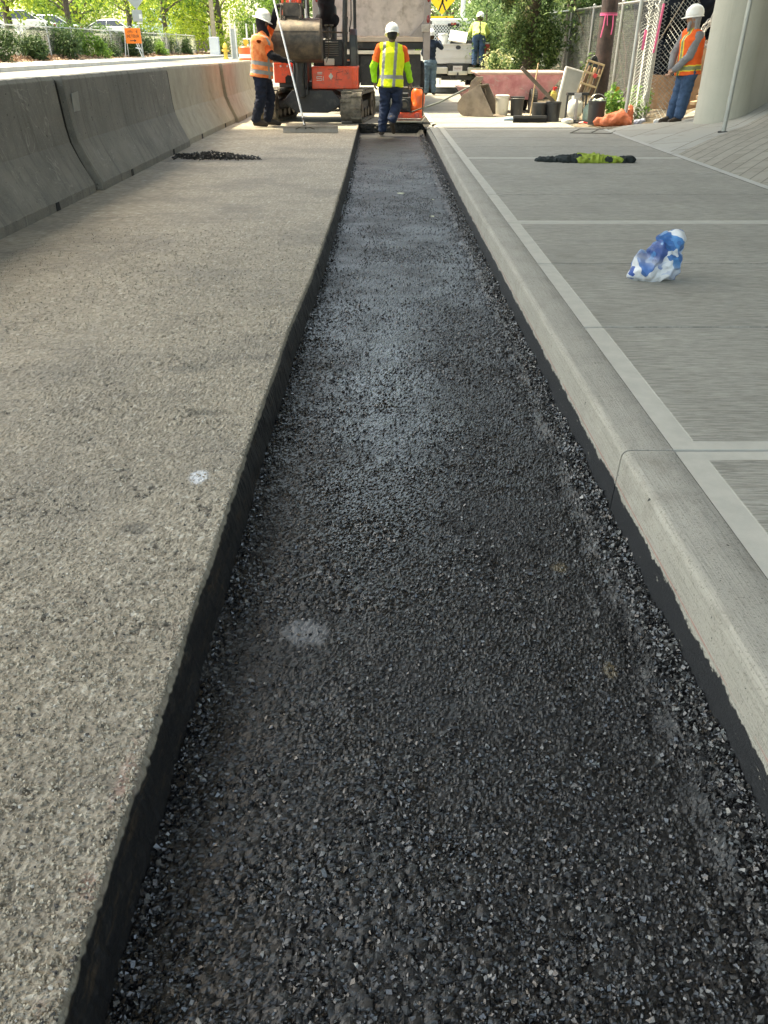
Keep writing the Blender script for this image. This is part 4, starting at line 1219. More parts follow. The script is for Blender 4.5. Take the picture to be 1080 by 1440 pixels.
for x in (.85, -.85): make_track(x)
uc = MB()
uc.box((0, .05, .42), (.62, .95, .26), None, .85)
for sx in (-1, 1):
    for sy in (-1, 1): uc.tube([(sx * .18, sy * .25, .45), (sx * .50, sy * .40, .36), (sx * .78, sy * .48, .27)], [.13, .11, .085], 8)
uc.cyl((0, 0, .52), (0, 0, .60), .33, n=28); uc.prism([(-.62, .34), (-.30, .16), (.30, .16), (.62, .34), (.40, .56), (-.40, .56)], .5, ((0, -.52, 0), (1, 0, 0), (0, 0, 1), (0, 1, 0)))
u_ = uc.build("undercarriage", BLK, ex, bevel=.01); u_.rotation_euler = (0, 0, R(-8)); u_.location = (-.38, -.14, 0)
hs = MB()
hs.b2(-1.12, .46, -.42, .85, .60, .70)
hs.prism([(-.42, .60), (.47, .60), (.47, .95), (.30, 1.05), (-.42, 1.05)], 1.2, ((0, -.32, 0), (1, 0, 0), (0, 0, 1), (0, 1, 0)))
hs.b2(-1.10, -.55, .05, .80, .70, 1.30)
hs.build("platform", BLK, ex, bevel=.02)
cw = MB()
cw.prism([(-.45, -.58), (.36, -.58), (.47, -.46), (.47, .30), (-.45, .30)], .395, ((0, 0, .575), (1, 0, 0), (0, 1, 0), (0, 0, 1)))
cwo = cw.build("body_panel", RED, ex, bevel=.022)
FZ = ((0, -.583, 0), (1, 0, 0), (0, 0, 1), (0, -1, 0))
mkr = MB(); mkr.prism([(-.045, 0), (0, -.06), (.045, 0), (0, .06)], .003, ((-.07, -.583, .80), (1, 0, 0), (0, 0, 1), (0, -1, 0)))
mkr.build("diamond_sticker", mat("sticker_grey", (.55, .58, .56), .5), cwo)
glyph_strokes([(-.33, .865, -.245, .865), (-.33, .84, -.245, .84), (-.35, .795, -.25, .795), (-.35, .795, -.35, .765), (-.35, .765, -.25, .765), (-.25, .765, -.25, .73), (-.25, .73, -.35, .73), (-.22, .79, -.22, .73)], .011, cwo, "decal", WHITE_D, FZ)
for sg_ in ([(.05, .86, .16, .88), (.05, .86, .03, .74), (.03, .74, .15, .74)], [(.22, .90, .26, .84)], [(-.12, .92, -.04, .92)]): glyph_strokes(sg_, .007, cwo, "scratch_mark", mat("worn_mark", (.20, .03, .03), .6), FZ)
lb = MB(); lb.prism([(-1.20, -.50), (-.85, -.50), (-.85, .15), (-1.20, .15)], .36, ((0, 0, .68), (1, 0, 0), (0, 1, 0), (0, 0, 1)))
lbo = lb.build("side_panel", RED, ex, bevel=.02)
for x in (-1.06, -.93):
    q = MB(); q.cyl((x, -.502, .97), (x, -.507, .97), .018, n=14); q.build("round_sticker", WHITE_D, lbo)
q = MB(); q.prism([(-.98, .68), (-.85, .68), (-.85, .80), (-.93, .82), (-.98, .78)], .004, ((0, -.503, 0), (1, 0, 0), (0, 0, 1), (0, -1, 0))); q.build("vent_hole", mat("dark_gap", (0, 0, 0)), lbo)
sw = MB()
sw.b2(-.80, -.52, -.72, -.30, .48, 1.10); sw.cyl((-.66, -.72, .45), (-.66, -.72, 1.12), .09, n=16)
for x in (-.78, -.70, -.62, -.55): sw.tube([(x, -.70, 1.08), (x + .01, -.78, .86), (x - .01, -.76, .62), (x + .03, -.6, .50)], .016, 8)
sw.build("swing_bracket", BLK, ex, bevel=.01)
bmx = -.70
bo = MB()
for s in (-1, 1):
    bo.prism([(-.55, .95), (-.30, 1.05), (-.10, 1.9), (-.25, 2.9), (-.75, 3.4), (-.85, 3.25), (-.50, 2.75), (-.40, 1.9)], .03, ((bmx + s * .09 - .015, 0, 0), (0, 1, 0), (0, 0, 1), (1, 0, 0)))
bo.b2(bmx - .09, bmx + .09, -.38, -.14, 1.0, 2.6)
boo = bo.build("boom", RED, ex, bevel=.008)
cy = MB(); cy.cyl((bmx + .19, -.55, 1.05), (bmx + .19, -.52, 1.75), .048); cy.build("boom_cylinder", BLK, boo, smooth=True)
cy = MB(); cy.cyl((bmx + .19, -.52, 1.7), (bmx + .17, -.45, 2.6), .026); cy.build("piston_rod", STEEL_L, boo, smooth=True)
st = MB()
st.prism([(-1.05, 1.70), (-.88, 1.66), (-.72, 2.6), (-.74, 3.5), (-.98, 3.5), (-1.0, 2.6)], .17, ((bmx - .13, 0, 0), (0, 1, 0), (0, 0, 1), (1, 0, 0)))
sto = st.build("dipper_arm", RED, ex, bevel=.012)
for x, z0, m_, r_ in ((bmx - .20, 1.72, RED, .022), (bmx + .10, 1.75, RED, .03), (bmx + .16, 1.80, BLK, .014), (bmx - .245, 1.80, BLK, .014), (bmx - .05, 1.95, STEEL_L, .022), (bmx + .21, 1.9, BLK, .012)):
    h_ = MB(); h_.tube([(x, -1.06, z0), (x + .02, -1.12, z0 + .4), (x - .01, -1.10, z0 + .9), (x + .01, -1.0, z0 + 1.7)], r_, 8); h_.build("hose" if m_ is BLK else "hydraulic_pipe", m_, sto, smooth=True)
lk = MB()
for s in (-1, 1):
    lk.prism([(-1.17, 1.55), (-1.05, 1.52), (-.98, 1.78), (-1.05, 1.98), (-1.15, 1.94), (-1.20, 1.75)], .025, ((bmx + s * .15 - .04, 0, 0), (0, 1, 0), (0, 0, 1), (1, 0, 0)))
    lk.tube([(bmx - .03 + s * .175, -1.19, 1.96), (bmx - .03 + s * .19, -1.22, 1.72), (bmx - .03 + s * .2, -1.22, 1.52)], .018, 8)
lk.cyl((bmx - .25, -1.1, 1.93), (bmx + .19, -1.1, 1.93), .055, n=14); lk.cyl((bmx - .22, -1.1, 1.75), (bmx + .16, -1.1, 1.75), .05, n=14); lk.cyl((bmx - .2, -1.1, 1.58), (bmx + .14, -1.1, 1.58), .04, n=14)
lk.b2(bmx - .17, bmx + .11, -1.16, -1.0, 1.78, 1.99)
lk.build("bucket_linkage", STEEL_D, ex, bevel=.004)
def bucket_shell(mb, prof, x0, x1, t=.018):
    """curved plate of thickness t swept from x0 to x1 along prof in (y, z)"""
    n = len(prof); out = []
    for i, p in enumerate(prof):
        a = Vector(prof[max(i - 1, 0)]); b = Vector(prof[min(i + 1, n - 1)]); d = (b - a).normalized(); out.append((p[0] + d.y * t, p[1] - d.x * t))
    vs = [(x, q[0], q[1]) for x in (x0, x1) for q in list(prof) + out[::-1]]; m = 2 * n
    mb.add(vs, [tuple(range(m)), tuple(range(2 * m - 1, m - 1, -1))] + [(k, m + k, m + (k + 1) % m, (k + 1) % m) for k in range(m)])
bk = MB(); BC = (-1.10, 1.41); br_ = .32
prof = [(BC[0] + .28, BC[1] + .33), (BC[0] + .02, BC[1] + .325)] + [(BC[0] + br_ * math.cos(R(a)), BC[1] + br_ * math.sin(R(a))) for a in range(95, 290, 13)] + [(BC[0] + .30, BC[1] - .36)]
bx0, bx1 = -1.355, -.205
bucket_shell(bk, prof, bx0, bx1)
bko = bk.build("bucket", STEEL_D, ex, smooth=True)
for x in (bx0 - .012, bx1 - .008):
    sp_ = MB(); sp_.prism([(p[0], p[1]) for p in prof], .022, ((x, 0, 0), (0, 1, 0), (0, 0, 1), (1, 0, 0))); sp_.build("side_plate", STEEL_D, bko, bevel=.003)
rb = MB()
for z in (.30, .12): rb.box(((bx0 + bx1) / 2, BC[1 - 1] - .0 - math.sqrt(max(0, br_ ** 2 - z ** 2)) - .012, BC[1] + z), (bx1 - bx0 - .04, .014, .03))
rb.build("wear_strip", STEEL_D, bko)
for s in (-.17, .11):
    er = MB(); er.prism([(-1.32, 1.50), (-1.05, 1.46), (-.98, 1.72), (-1.10, 1.80), (-1.24, 1.76)], .03, ((bmx + s - .0, 0, 0), (0, 1, 0), (0, 0, 1), (1, 0, 0))); er.build("bucket_ear", STEEL_D, bko, bevel=.004)
se = Blob(); se.caps((-.16, .30, 1.28), (-.16, .05, 1.28), .16, .15); se.caps((-.30, .22, 1.26), (-.02, .22, 1.26), .13)
se.caps((-.24, .40, 1.40), (-.26, .47, 1.95), .10, .09); se.caps((-.08, .40, 1.40), (-.06, .47, 1.95), .10, .09); se.caps((-.16, .47, 1.95), (-.16, .50, 2.15), .10, .09)
link(organic(se, .02, 2, 0), "seat", mat("black_vinyl", (.025, .025, .028), .45, var=.2), ex)
cv = Blob(); cv.caps((-.16, .12, 1.9), (-.16, .16, 2.4), .15, .17); cv.caps((-.30, .20, 1.75), (-.02, .20, 1.75), .10)
link(organic(cv, .02, 2, .02, 6), "hanging_jacket", mat("black_cloth", (0, 0, 0)), ex)
cn = MB(); cn.b2(-.33, .17, -.34, -.16, .97, 1.42)
cno = cn.build("front_cowl", BLK, ex, bevel=.015)
for k in range(7):
    lv = MB(); lv.box((-.05, -.352, 1.15 + k * .038), (.26, .02, .012), rotm(25, 0, 0)); lv.build("louvre", mat("grey_metal", (.22, .225, .23), .5, .4), cno)
cr = MB(); cr.tube([(-.40, -.42, 1.50), (-.30, -.44, 1.55), (.28, -.44, 1.53)], .016, 8); cr.tube([(-.36, -.42, 1.0), (-.36, -.42, 1.52)], .014, 8)
for x in (-.14, -.04): cr.tube([(x, -.38, 1.42), (x, -.40, 1.66)], .012, 8); cr.b2(x - .04, x + .04, -.47, -.36, 1.64, 1.67)
cr.tube([(-.10, -.46, 1.62), (-.10, -.48, 1.2), (-.16, -.46, 1.02)], .010, 6)
cr.build("pedal_rail", STEEL_D, ex, smooth=True)
jg = MB(); jg.b2(-.20, .0, -.47, -.36, .98, 1.10); jg.cyl((-.15, -.42, 1.10), (-.15, -.42, 1.13), .02); jg.build("fluid_bottle", mat("milky_plastic", (.62, .63, .60), .45), ex, bevel=.015)
for x in (-.52, .24):
    lv = MB(); lv.tube([(x, -.1, 1.35), (x + .01, -.2, 1.62), (x + .02, -.24, 1.80)], [.016, .014, .02], 8); lv.build("control_lever", BLK, ex, smooth=True)
po = MB(); po.tube([(.20, -.40, .95), (.21, -.42, 1.5), (.24, -.38, 2.2), (.26, -.30, 3.0)], .048, 10); po.tube([(-.60, -.30, 1.05), (-.60, -.32, 2.2), (-.58, -.28, 3.0)], .03, 10)
po.tube([(.30, -.36, 1.55), (.345, -.42, 1.75), (.35, -.42, 2.3)], .012, 8)
for x in (-.58, .38): po.tube([(x, .75, 1.0), (x, .78, 3.0)], .035, 10)
po.build("canopy_post", BLK, ex, smooth=True)
cp = MB(); cp.b2(-.72, .52, -.55, 1.0, 3.0, 3.07); cp.build("canopy_roof", RED, ex, bevel=.02)
fd = MB(); fprof = [(-.42, .95), (-.42, 1.30), (-.38, 1.50), (-.28, 1.60), (-.12, 1.60), (.2, 1.40), (.5, 1.35), (.5, .95)]
fd.prism(fprof, .15, ((.30, 0, 0), (0, 1, 0), (0, 0, 1), (1, 0, 0))); fd.build("side_cover", mat("side_cover_paint", (.030, .036, .042), .35, coat=.3, var=.3), ex, bevel=.025)
bl = MB(); bl.tube([(-.24, -1.20, 1.2), (-.3, -1.22, 1.5)], .01, 6)

# ---- dump truck seen from behind
TK = mat("truck_box_paint", (.50, .45, .44), .55, var=.12, scale=2.2, c2=(.58, .52, .49), dirt=(.22, .19, .17), dscale=3.5, damt=.55, bump=.15, bscale=8)
tk = thing("dump_truck", "big dusty grey dump truck parked behind the excavator, tailgate towards the camera", "truck", (-.18, 20.0, 0))
tb = MB()
tb.prism([(-1.22, 1.50), (1.06, 1.50), (1.20, 1.75), (1.20, 3.15), (-1.22, 3.15)], .07, ((0, .02, 0), (1, 0, 0), (0, 0, 1), (0, 1, 0)))
tb.build("tailgate", TK, tk, bevel=.012)
for x0, x1 in ((-1.30, -1.20), (1.16, 1.26)):
    q = MB(); q.b2(x0, x1, .10, 4.6, 1.5, 3.1); q.build("box_side", TK, tk, bevel=.01)
q = MB(); q.b2(-1.2, 1.16, .1, 4.5, 1.42, 1.5); q.build("box_floor", TK, tk)
q = MB(); q.b2(-1.2, 1.16, 4.5, 4.6, 1.42, 3.4); q.build("box_front", TK, tk)
for x in (-1.24, 1.18):
    q = MB(); q.b2(x - .075, x + .075, -.08, .12, 1.05, 3.2); p_ = q.build("corner_post", mat("post_paint", (.30, .275, .275), .5, var=.15, dirt=(.16, .14, .13)), tk, bevel=.012)
    for z in (1.82, 2.20, 2.58):
        l_ = MB(); l_.ball((x + .02, -.085, z), (.035, .018, .075), 14, 10); l_.build("tail_lamp", mat("red_lens", (.22, .03, .035), .25, coat=.4), p_, smooth=True)
    q = MB(); q.b2(x - .12, x + .05, -.13, -.01, 1.58, 1.72); q.cyl((x - .03, -.14, 1.65), (x - .03, -.12, 1.65), .035); q.build("hinge_block", mat("light_bracket", (.40, .38, .36), .5), p_, bevel=.01)
lg = MB(); lg.b2(-1.22, 1.10, -.06, .10, 1.40, 1.49); lg.build("sill_ledge", mat("dusty_ledge", (.47, .40, .34), .8, var=.15), tk, bevel=.012)
for pts_, r_ in (([(-.75, -.0, 1.52), (-.55, -.005, 2.3), (-.70, -.005, 3.0)], .012), ([(.62, -.0, 1.9), (.66, -.0, 2.7)], .01), ([(.90, -.01, 1.50), (1.10, -.02, 1.78)], .025)):
    rl = MB(); rl.tube(pts_, r_, 6); rl.build("weld_rib", TK, tk)
gs = MB(); gs.prism([(.72, 1.40), (1.10, 1.40), (1.10, 1.80)], .05, ((0, -.05, 0), (1, 0, 0), (0, 0, 1), (0, 1, 0))); gs.build("gusset", mat("post_paint", (0, 0, 0)), tk)
fr_ = MB()
fr_.b2(-1.15, 1.10, .05, .25, 1.26, 1.40)
for x in (-.42, .42): fr_.b2(x - .06, x + .06, .2, 7.4, .95, 1.22)
fr_.b2(-.5, .5, .22, .34, .60, 1.26)
fr_.build("frame", BLK, tk, bevel=.01)
ws = MB(); ws.b2(-1.12, 1.05, -.04, .03, 1.165, 1.235); ws.build("reflective_bar", mat("cream_bar", (.74, .70, .60), .5), tk, bevel=.006)
for x0, x1 in ((-1.15, -.32), (.28, 1.06)):
    fp = MB(); fp.b2(x0, x1, .03, .05, .32, 1.16); fp.build("mud_flap", mat("flap_rubber", (.028, .030, .034), .7, var=.25, dirt=(.07, .065, .06)), tk)
bxk = MB(); bxk.b2(-.30, .26, .06, .2, .55, 1.14); bxk.build("rear_plate", BLK, tk, bevel=.01)
lp = MB(); lp.b2(-.62, -.46, .0, .03, .98, 1.06); lp.build("marker_lamp", mat("amber_lens", (.45, .14, .05), .3), tk)
def wheel(parent, c, r, w_, hub=(.35, .35, .36), name="wheel"):
    a = MB(); cx, cy_, cz = c
    prof = [(r * .58, -w_ * .42), (r * .80, -w_ * .5), (r * .94, -w_ * .48), (r, -w_ * .36), (r, w_ * .36), (r * .94, w_ * .48), (r * .80, w_ * .5), (r * .58, w_ * .42)]
    a.lathe(prof, (0, 0, 0), 32, rotm(0, 90, 0)); a.f = a.f[:-2]; a.mi = a.mi[:-2]
    for k in range(32):
        t = 2 * math.pi * k / 32
        a.box((0, r * math.cos(t), r * math.sin(t)), (w_ * .7, .02, .012), Matrix.Rotation(t + math.pi / 2, 3, 'X'))
    wo = a.build(name, TYRE, parent, smooth=True, loc=c)
    h = MB(); h.lathe([(.001, -w_ * .20), (r * .22, -w_ * .25), (r * .30, -w_ * .12), (r * .52, -w_ * .12), (r * .60, -w_ * .40), (r * .60, w_ * .40), (r * .52, w_ * .12), (r * .30, w_ * .12), (r * .22, w_ * .25), (.001, w_ * .20)], (0, 0, 0), 28, rotm(0, 90, 0))
    h.build("rim", mat("rim_%d" % int(hub[0] * 100), hub, .4, .6), wo, smooth=True)
    return wo
for y in (.95, 2.3):
    for x in (-1.05, -.72, .72, 1.05): wheel(tk, (x, y, .51), .51, .27)
for x in (-1.0, 1.0): wheel(tk, (x, 6.9, .51), .51, .30)
cb = MB(); cb.prism([(4.75, 1.0), (6.2, 1.0), (7.8, 1.0), (7.8, 1.7), (6.4, 1.85), (6.1, 2.7), (4.75, 2.75)], 2.2, ((-1.1, 0, 0), (0, 1, 0), (0, 0, 1), (1, 0, 0))); cb.build("cab", mat("truck_cab_paint", (.45, .45, .45), .35, coat=.4), tk, bevel=.05)

# ---- pickup
PW = mat("pickup_paint", (.62, .61, .61), .3, var=.04, coat=.5, dirt=(.42, .40, .37), dscale=2.5, damt=.3)
pk = thing("pickup_truck", "silver white pickup truck facing away with gear on its lowered rear edge", "pickup", (2.46, 28.8, 0))
q = MB(); q.prism([(-.80, 1.40), (.80, 1.40), (.82, 1.36), (.82, .86), (-.82, .86), (-.82, 1.36)], .07, ((0, 0, 0), (1, 0, 0), (0, 0, 1), (0, 1, 0)))
tg = q.build("tailgate", PW, pk, bevel=.015)
q = MB(); q.b2(-.78, .78, -.010, 0, 1.22, 1.25); q.b2(-.78, .78, -.010, 0, 1.02, 1.045); q.b2(-.80, .80, -.03, .02, 1.385, 1.41); q.build("tailgate_crease", PW, tg, bevel=.004)
q = MB(); q.cyl((0, -.012, 1.31), (0, -.002, 1.31), .055, n=24); em = q.build("oval_emblem", mat("emblem_dark", (.03, .035, .05), .3), tg); em.scale = (1.5, 1, 1)
for s in (-1, 1):
    q = MB(); q.prism([(0, .62), (.35, .62), (.45, .95), (.85, 1.05), (1.25, .95), (1.35, .62), (2.35, .62), (2.35, 1.45), (0, 1.45)], .16, ((s * .93 - .08, .0, 0), (0, 1, 0), (0, 0, 1), (1, 0, 0)))
    q.build("bed_side", PW, pk, bevel=.03)
    q = MB(); q.b2(s * .93 - .075, s * .93 + .075, -.02, .015, .96, 1.40); l_ = q.build("tail_light", mat("tail_red", (.32, .03, .035), .25, coat=.5), pk, bevel=.012)
    q = MB(); q.b2(s * .93 - .04, s * .93 + .04, -.026, -.018, 1.12, 1.20); q.build("reverse_lens", mat("clear_lens", (.62, .62, .62), .2), l_)
    wheel(pk, (s * .86, .85, .42), .42, .29); wheel(pk, (s * .86, 4.5, .42), .42, .29)
    q = MB(); q.prism([(2.4, .60), (3.9, .60), (3.95, .95), (4.5, 1.1), (5.05, .95), (5.1, .60), (5.5, .62), (5.5, 1.15), (4.1, 1.30), (2.4, 1.40)], .10, ((s * .94 - .05, .0, 0), (0, 1, 0), (0, 0, 1), (1, 0, 0))); q.build("cab_side", PW, pk, bevel=.03)
    q = MB(); q.b2(s * 1.0, s * 1.22, 3.75, 3.85, 1.35, 1.62); q.build("wing_mirror", BLK, pk, bevel=.02)
q = MB(); q.b2(-.85, .85, .07, 2.35, .80, .86); q.build("bed_floor", BLK, pk)
q = MB(); q.prism([(2.45, 1.35), (4.1, 1.28), (5.45, 1.15), (5.45, .62), (2.45, .62)], 1.76, ((-.88, 0, 0), (0, 1, 0), (0, 0, 1), (1, 0, 0))); q.build("cab_body", PW, pk, bevel=.04)
gh = MB(); vs = []
for z, y0, y1, hw in ((1.36, 2.45, 4.25, .92), (2.06, 2.60, 3.75, .82), (2.17, 2.72, 3.6, .76)): vs += [(-hw, y0, z), (hw, y0, z), (hw, y1, z), (-hw, y1, z)]
gh.add(vs, [(0, 1, 5, 4), (1, 2, 6, 5), (2, 3, 7, 6), (3, 0, 4, 7), (4, 5, 9, 8), (5, 6, 10, 9), (6, 7, 11, 10), (7, 4, 8, 11), (8, 9, 10, 11), (3, 2, 1, 0)])
gho = gh.build("cab_roof", PW, pk, bevel=.03)
q = MB(); q.add([(-.72, 2.49, 1.47), (.72, 2.49, 1.47), (.62, 2.56, 1.98), (-.66, 2.56, 1.98), (-.72, 2.46, 1.47), (.72, 2.46, 1.47), (.66, 2.53, 1.98), (-.66, 2.53, 1.98)], [(0, 1, 2, 3), (7, 6, 5, 4), (4, 5, 1, 0), (5, 6, 2, 1), (6, 7, 3, 2), (7, 4, 0, 3)])
q.build("rear_window", GLASS_D, gho)
# perforated headache rack behind the window
rk = MB()
for x in (-.78, .78): rk.b2(x - .04, x + .04, 2.28, 2.36, 1.42, 2.08)
rk.b2(-.80, .80, 2.28, 2.36, 2.0, 2.12); rk.b2(-.80, .80, 2.28, 2.36, 1.42, 1.48)
for i in range(28):
    for sgn in (-1, 1):
        x0 = -1.25 + i * .10
        xa, za, xb, zb = x0, 1.48, x0 + sgn * .52, 2.01
        def cl(x, z, xo, zo):
            if x < -.76: f = (-.76 - x) / (xo - x); return -.76, z + (zo - z) * f
            if x > .76: f = (.76 - x) / (xo - x); return .76, z + (zo - z) * f
            return x, z
        if max(xa, xb) <= -.76 or min(xa, xb) >= .76: continue
        a_ = cl(xa, za, xb, zb); b_ = cl(xb, zb, xa, za)
        rk.tube([(a_[0], 2.32, a_[1]), (b_[0], 2.32, b_[1])], .014, 4)
rk.build("headache_rack", mat("white_rack", (.72, .72, .70), .4), pk)
q = MB(); q.b2(-.20, .20, 2.24, 2.28, 1.94, 2.02); bl_ = q.build("brake_light_housing", BLK, pk, bevel=.01)
q = MB(); q.b2(-.09, .09, 2.225, 2.24, 1.97, 2.04); q.build("brake_light", mat("tail_red", (0, 0, 0)), bl_)
q = MB(); q.b2(-.98, -.32, -.18, .02, .58, .76); q.b2(.32, .98, -.18, .02, .58, .76); q.b2(-.32, .32, -.15, .02, .54, .66); bu = q.build("rear_bumper", mat("chrome_dusty", (.55, .54, .50), .3, .7), pk, bevel=.02)
q = MB(); q.b2(-.36, .36, -.10, .02, .60, .84); q.build("plate_recess", BLK, pk, bevel=.01)
q = MB(); q.b2(-.15, .15, -.112, -.102, .66, .80); lpq = q.build("licence_plate", mat("plate_white", (.66, .62, .64), .5), pk)
glyph_strokes([(-.10 + i * .033, .71, -.10 + i * .033, .75) for i in range(7)] + [(-.10 + i * .033, .75 - .02 * (i % 3), -.085 + i * .033, .75 - .02 * (i % 3)) for i in range(7)], .006, lpq, "plate_writing", mat("plate_ink", (.16, .04, .06), .6), ((0, -.112, 0), (1, 0, 0), (0, 0, 1), (0, -1, 0)))
q = MB(); q.b2(-.06, .06, -.30, -.05, .44, .54); q.cyl((0, -.26, .54), (0, -.26, .62), .025); q.tube([(-.25, -.1, .55), (-.2, -.2, .42), (-.06, -.14, .46)], .012, 6); q.b2(-.5, .5, .0, .3, .40, .52); q.build("tow_hitch", BLK, pk, bevel=.006)
q = MB(); q.b2(-.9, .9, .3, 5.3, .45, .60); q.build("chassis", BLK, pk)

# gear lying on the pickup's tailgate
q = MB(); q.box((0, 0, 0), (.56, .46, .06), None)
o = q.build("white_board", mat("white_board", (.74, .73, .68), .6), None, bevel=.01, loc=(2.46, 28.95, 1.60)); o.rotation_euler = (R(38), R(8), R(-8)); tag(o, "white slab tilted on the back of the pickup truck", "slab")
q = MB(); q.b2(-.40, .42, -.18, .3, 0, .02); q.b2(-.40, .42, -.18, -.15, .02, .10); q.b2(-.40, .42, .27, .3, .02, .10); q.b2(-.40, -.37, -.15, .27, .02, .10); q.b2(.39, .42, -.15, .27, .02, .10)
o = q.build("tool_tray", BLK, None, bevel=.01, loc=(2.62, 28.98, 1.412)); tag(o, "low black tray on the pickup tailgate under the tilted white slab", "tray")
cm = MB()
cm.lathe([(.14, 0), (.15, .20), (.13, .24)], (0, 0, 0), 20); cm.lathe([(.155, .24), (.155, .28), (.0001, .29)], (0, 0, 0), 20)
o = cm.build("drink_cooler", mat("white_plastic", (.72, .73, .72), .4), None, smooth=True, loc=(1.98, 29.1, 1.41)); tag(o, "round white drink cooler on the left end of the pickup tailgate", "cooler")
person("worker in lime vest and blue jeans standing on the pickup bumper, bent over the bed", (3.10, 28.68, .76), dict(
    head=(.04, .36, 1.34), shL=(-.17, .26, 1.16), shR=(.20, .26, 1.14), elL=(-.28, .36, .94), haL=(-.20, .56, .82), elR=(.32, .40, .98), haR=(.26, .62, .86),
    hipL=(-.10, .02, .86), hipR=(.10, .02, .86), knL=(-.11, .05, .47), knR=(.10, .05, .47), anL=(-.12, -.03, .10), anR=(.12, -.03, .10), toeL=(-.14, .14, .045), toeR=(.15, .14, .045)),
    SKIN_M, fabric("pale_lime_shirt", (.55, .66, .20), .15), DENIM, face=-14, head_tilt=-20, helmet='cap', hair=(MATS["brown_hair"], .01), vox=.011,
    vest=(fabric("pale_lime_vest", (.60, .72, .22), .12), BLACK_CL, (), (0.0,), None))
# ================================================================ TOOLS AND CLUTTER
WOODL = mat("pale_wood", (.42, .31, .18), .75, var=.2, bump=.2, bscale=30)
WOODB = mat("brown_wood", (.17, .105, .065), .8, var=.3, bump=.3, bscale=30)
YELLOWP = mat("yellow_plastic", (.66, .50, .12), .5)

# lute held by the worker at the left
lt = thing("asphalt_lute", "long pale pole with a wide flat metal blade, held by the left worker", "lute", (-1.22, 14.93, 0))
A = Vector((-1.90 + 1.22, 16.28 - 14.93, 2.02)); B = Vector((-.12, .06, .10))
tilt = (A - B)
pm = MB(); pm.cyl(B, A + tilt.normalized() * .15, .017, .017, 12); pm.build("pole", mat("aluminium", (.62, .62, .60), .35, .6), lt, smooth=True)
sk = MB(); sk.cyl((-.10, .04, .055), B + tilt.normalized() * .16, .024, .019, 10); sk.tube([(-.28, .03, .06), (-.13, .035, .12), (.05, .03, .06)], .010, 6); sk.build("socket", STEEL_D, lt, smooth=True)
hd_ = MB(); hd_.box((-.02, .03, .052), (.96, .012, .10), rotm(-18, 0, 0)); hd_.box((-.02, .015, .102), (.96, .03, .014), rotm(-18, 0, 0))
h_ = hd_.build("blade", mat("lute_blade", (.30, .27, .23), .6, .2, var=.2), lt, bevel=.003)

# plate compactor at the end of the trench
pc = thing("plate_compactor", "orange and black plate compactor with long twin-tube handle beside the kerb", "compactor", (.53, 17.06, .0), 0)
q = MB(); q.prism([(-.36, .10), (-.30, .03), (.26, .03), (.34, .12), (.32, .135), (.25, .06), (-.29, .06), (-.34, .115)], .50, ((0, -.25, 0), (1, 0, 0), (0, 0, 1), (0, 1, 0))); q.build("base_plate", mat("worn_plate", (.50, .46, .38), .5, .3), pc, bevel=.005)
q = MB(); q.b2(-.27, .27, -.20, .20, .10, .20); q.build("deck", RED, pc, bevel=.02)
for x in (-.20, .16):
    q = MB(); q.cyl((x, -.21, .15), (x, -.235, .15), .05, n=16); q.cyl((x, -.235, .15), (x, -.245, .15), .02, n=10); q.build("rubber_mount", mat("red_white_mount", (.55, .12, .10), .5, var=.5, scale=30), pc)
q = MB(); q.b2(-.22, .04, -.16, .16, .20, .46); q.cyl((-.09, -.20, .33), (-.09, -.16, .33), .10, n=20); q.b2(-.18, .0, -.12, .12, .46, .53); q.build("engine", BLK, pc, bevel=.02)
q = MB(); q.cyl((-.09, -.215, .33), (-.09, -.20, .33), .055, n=16); q.build("recoil_starter", STEEL_D, pc)
q = Blob(); q.caps((.15, 0, .26), (.15, 0, .52), .12, .10); q.caps((.12, -.06, .28), (.20, .06, .50), .10); q.caps((.17, 0, .22), (.20, 0, .45), .12)
wt = link(organic(q, .015, 3), "water_tank", mat("orange_plastic", (.85, .13, .025), .4, coat=.2), pc)
q = MB(); q.cyl((.16, 0, .60), (.16, 0, .645), .05); q.build("tank_cap", BLK, wt, smooth=True)
q = MB(); q.tube([(-.28, -.20, .14), (-.27, -.20, .60), (-.20, -.20, .63), (.22, -.20, .62), (.27, -.20, .58), (.27, -.20, .14)], .014, 8); q.tube([(-.28, .2, .14), (-.27, .2, .60), (.27, .2, .60), (.27, .2, .14)], .014, 8); q.build("roll_cage", STEEL_D, pc, smooth=True)
q = MB()
for s in (0, 1): q.tube([(.02 + .02 * s, -.20 + .10 * s, .20), (.60, -.15 + .10 * s, .37), (1.12, -.02 + .10 * s, .60)], .013, 8)
q.tube([(1.12, -.02, .60), (1.18, .03, .62), (1.12, .08, .60)], .013, 8)
q.build("handle", mat("green_grey_tube", (.06, .075, .065), .4, .4), pc, smooth=True)

# spare digging bucket lying on the pavement
sb = thing("digging_bucket", "rusty grey excavator bucket resting on the pavement with two mounting ears up", "bucket", (2.10, 18.85, .004), -24)
prof2 = [(.10, .62), (-.10, .50), (-.26, .42), (-.36, .28), (-.37, .14), (-.28, .04), (-.12, .012), (.10, .02), (.46, .02)]
n_ = len(prof2); out = []
for i, p in enumerate(prof2):
    a = Vector(prof2[max(i - 1, 0)]); b = Vector(prof2[min(i + 1, n_ - 1)]); d = (b - a).normalized(); out.append((p[0] - d.y * .02, p[1] + d.x * .02))
BKM = mat("bucket_rust", (.17, .135, .105), .6, .4, var=.25, scale=4, c2=(.24, .20, .165), dirt=(.30, .25, .19), dscale=5, damt=.7, bump=.2, bscale=25)
q = MB(); vs = [(p[0], y, p[1]) for y in (-.30, .30) for p in prof2 + out[::-1]]; m_ = 2 * n_
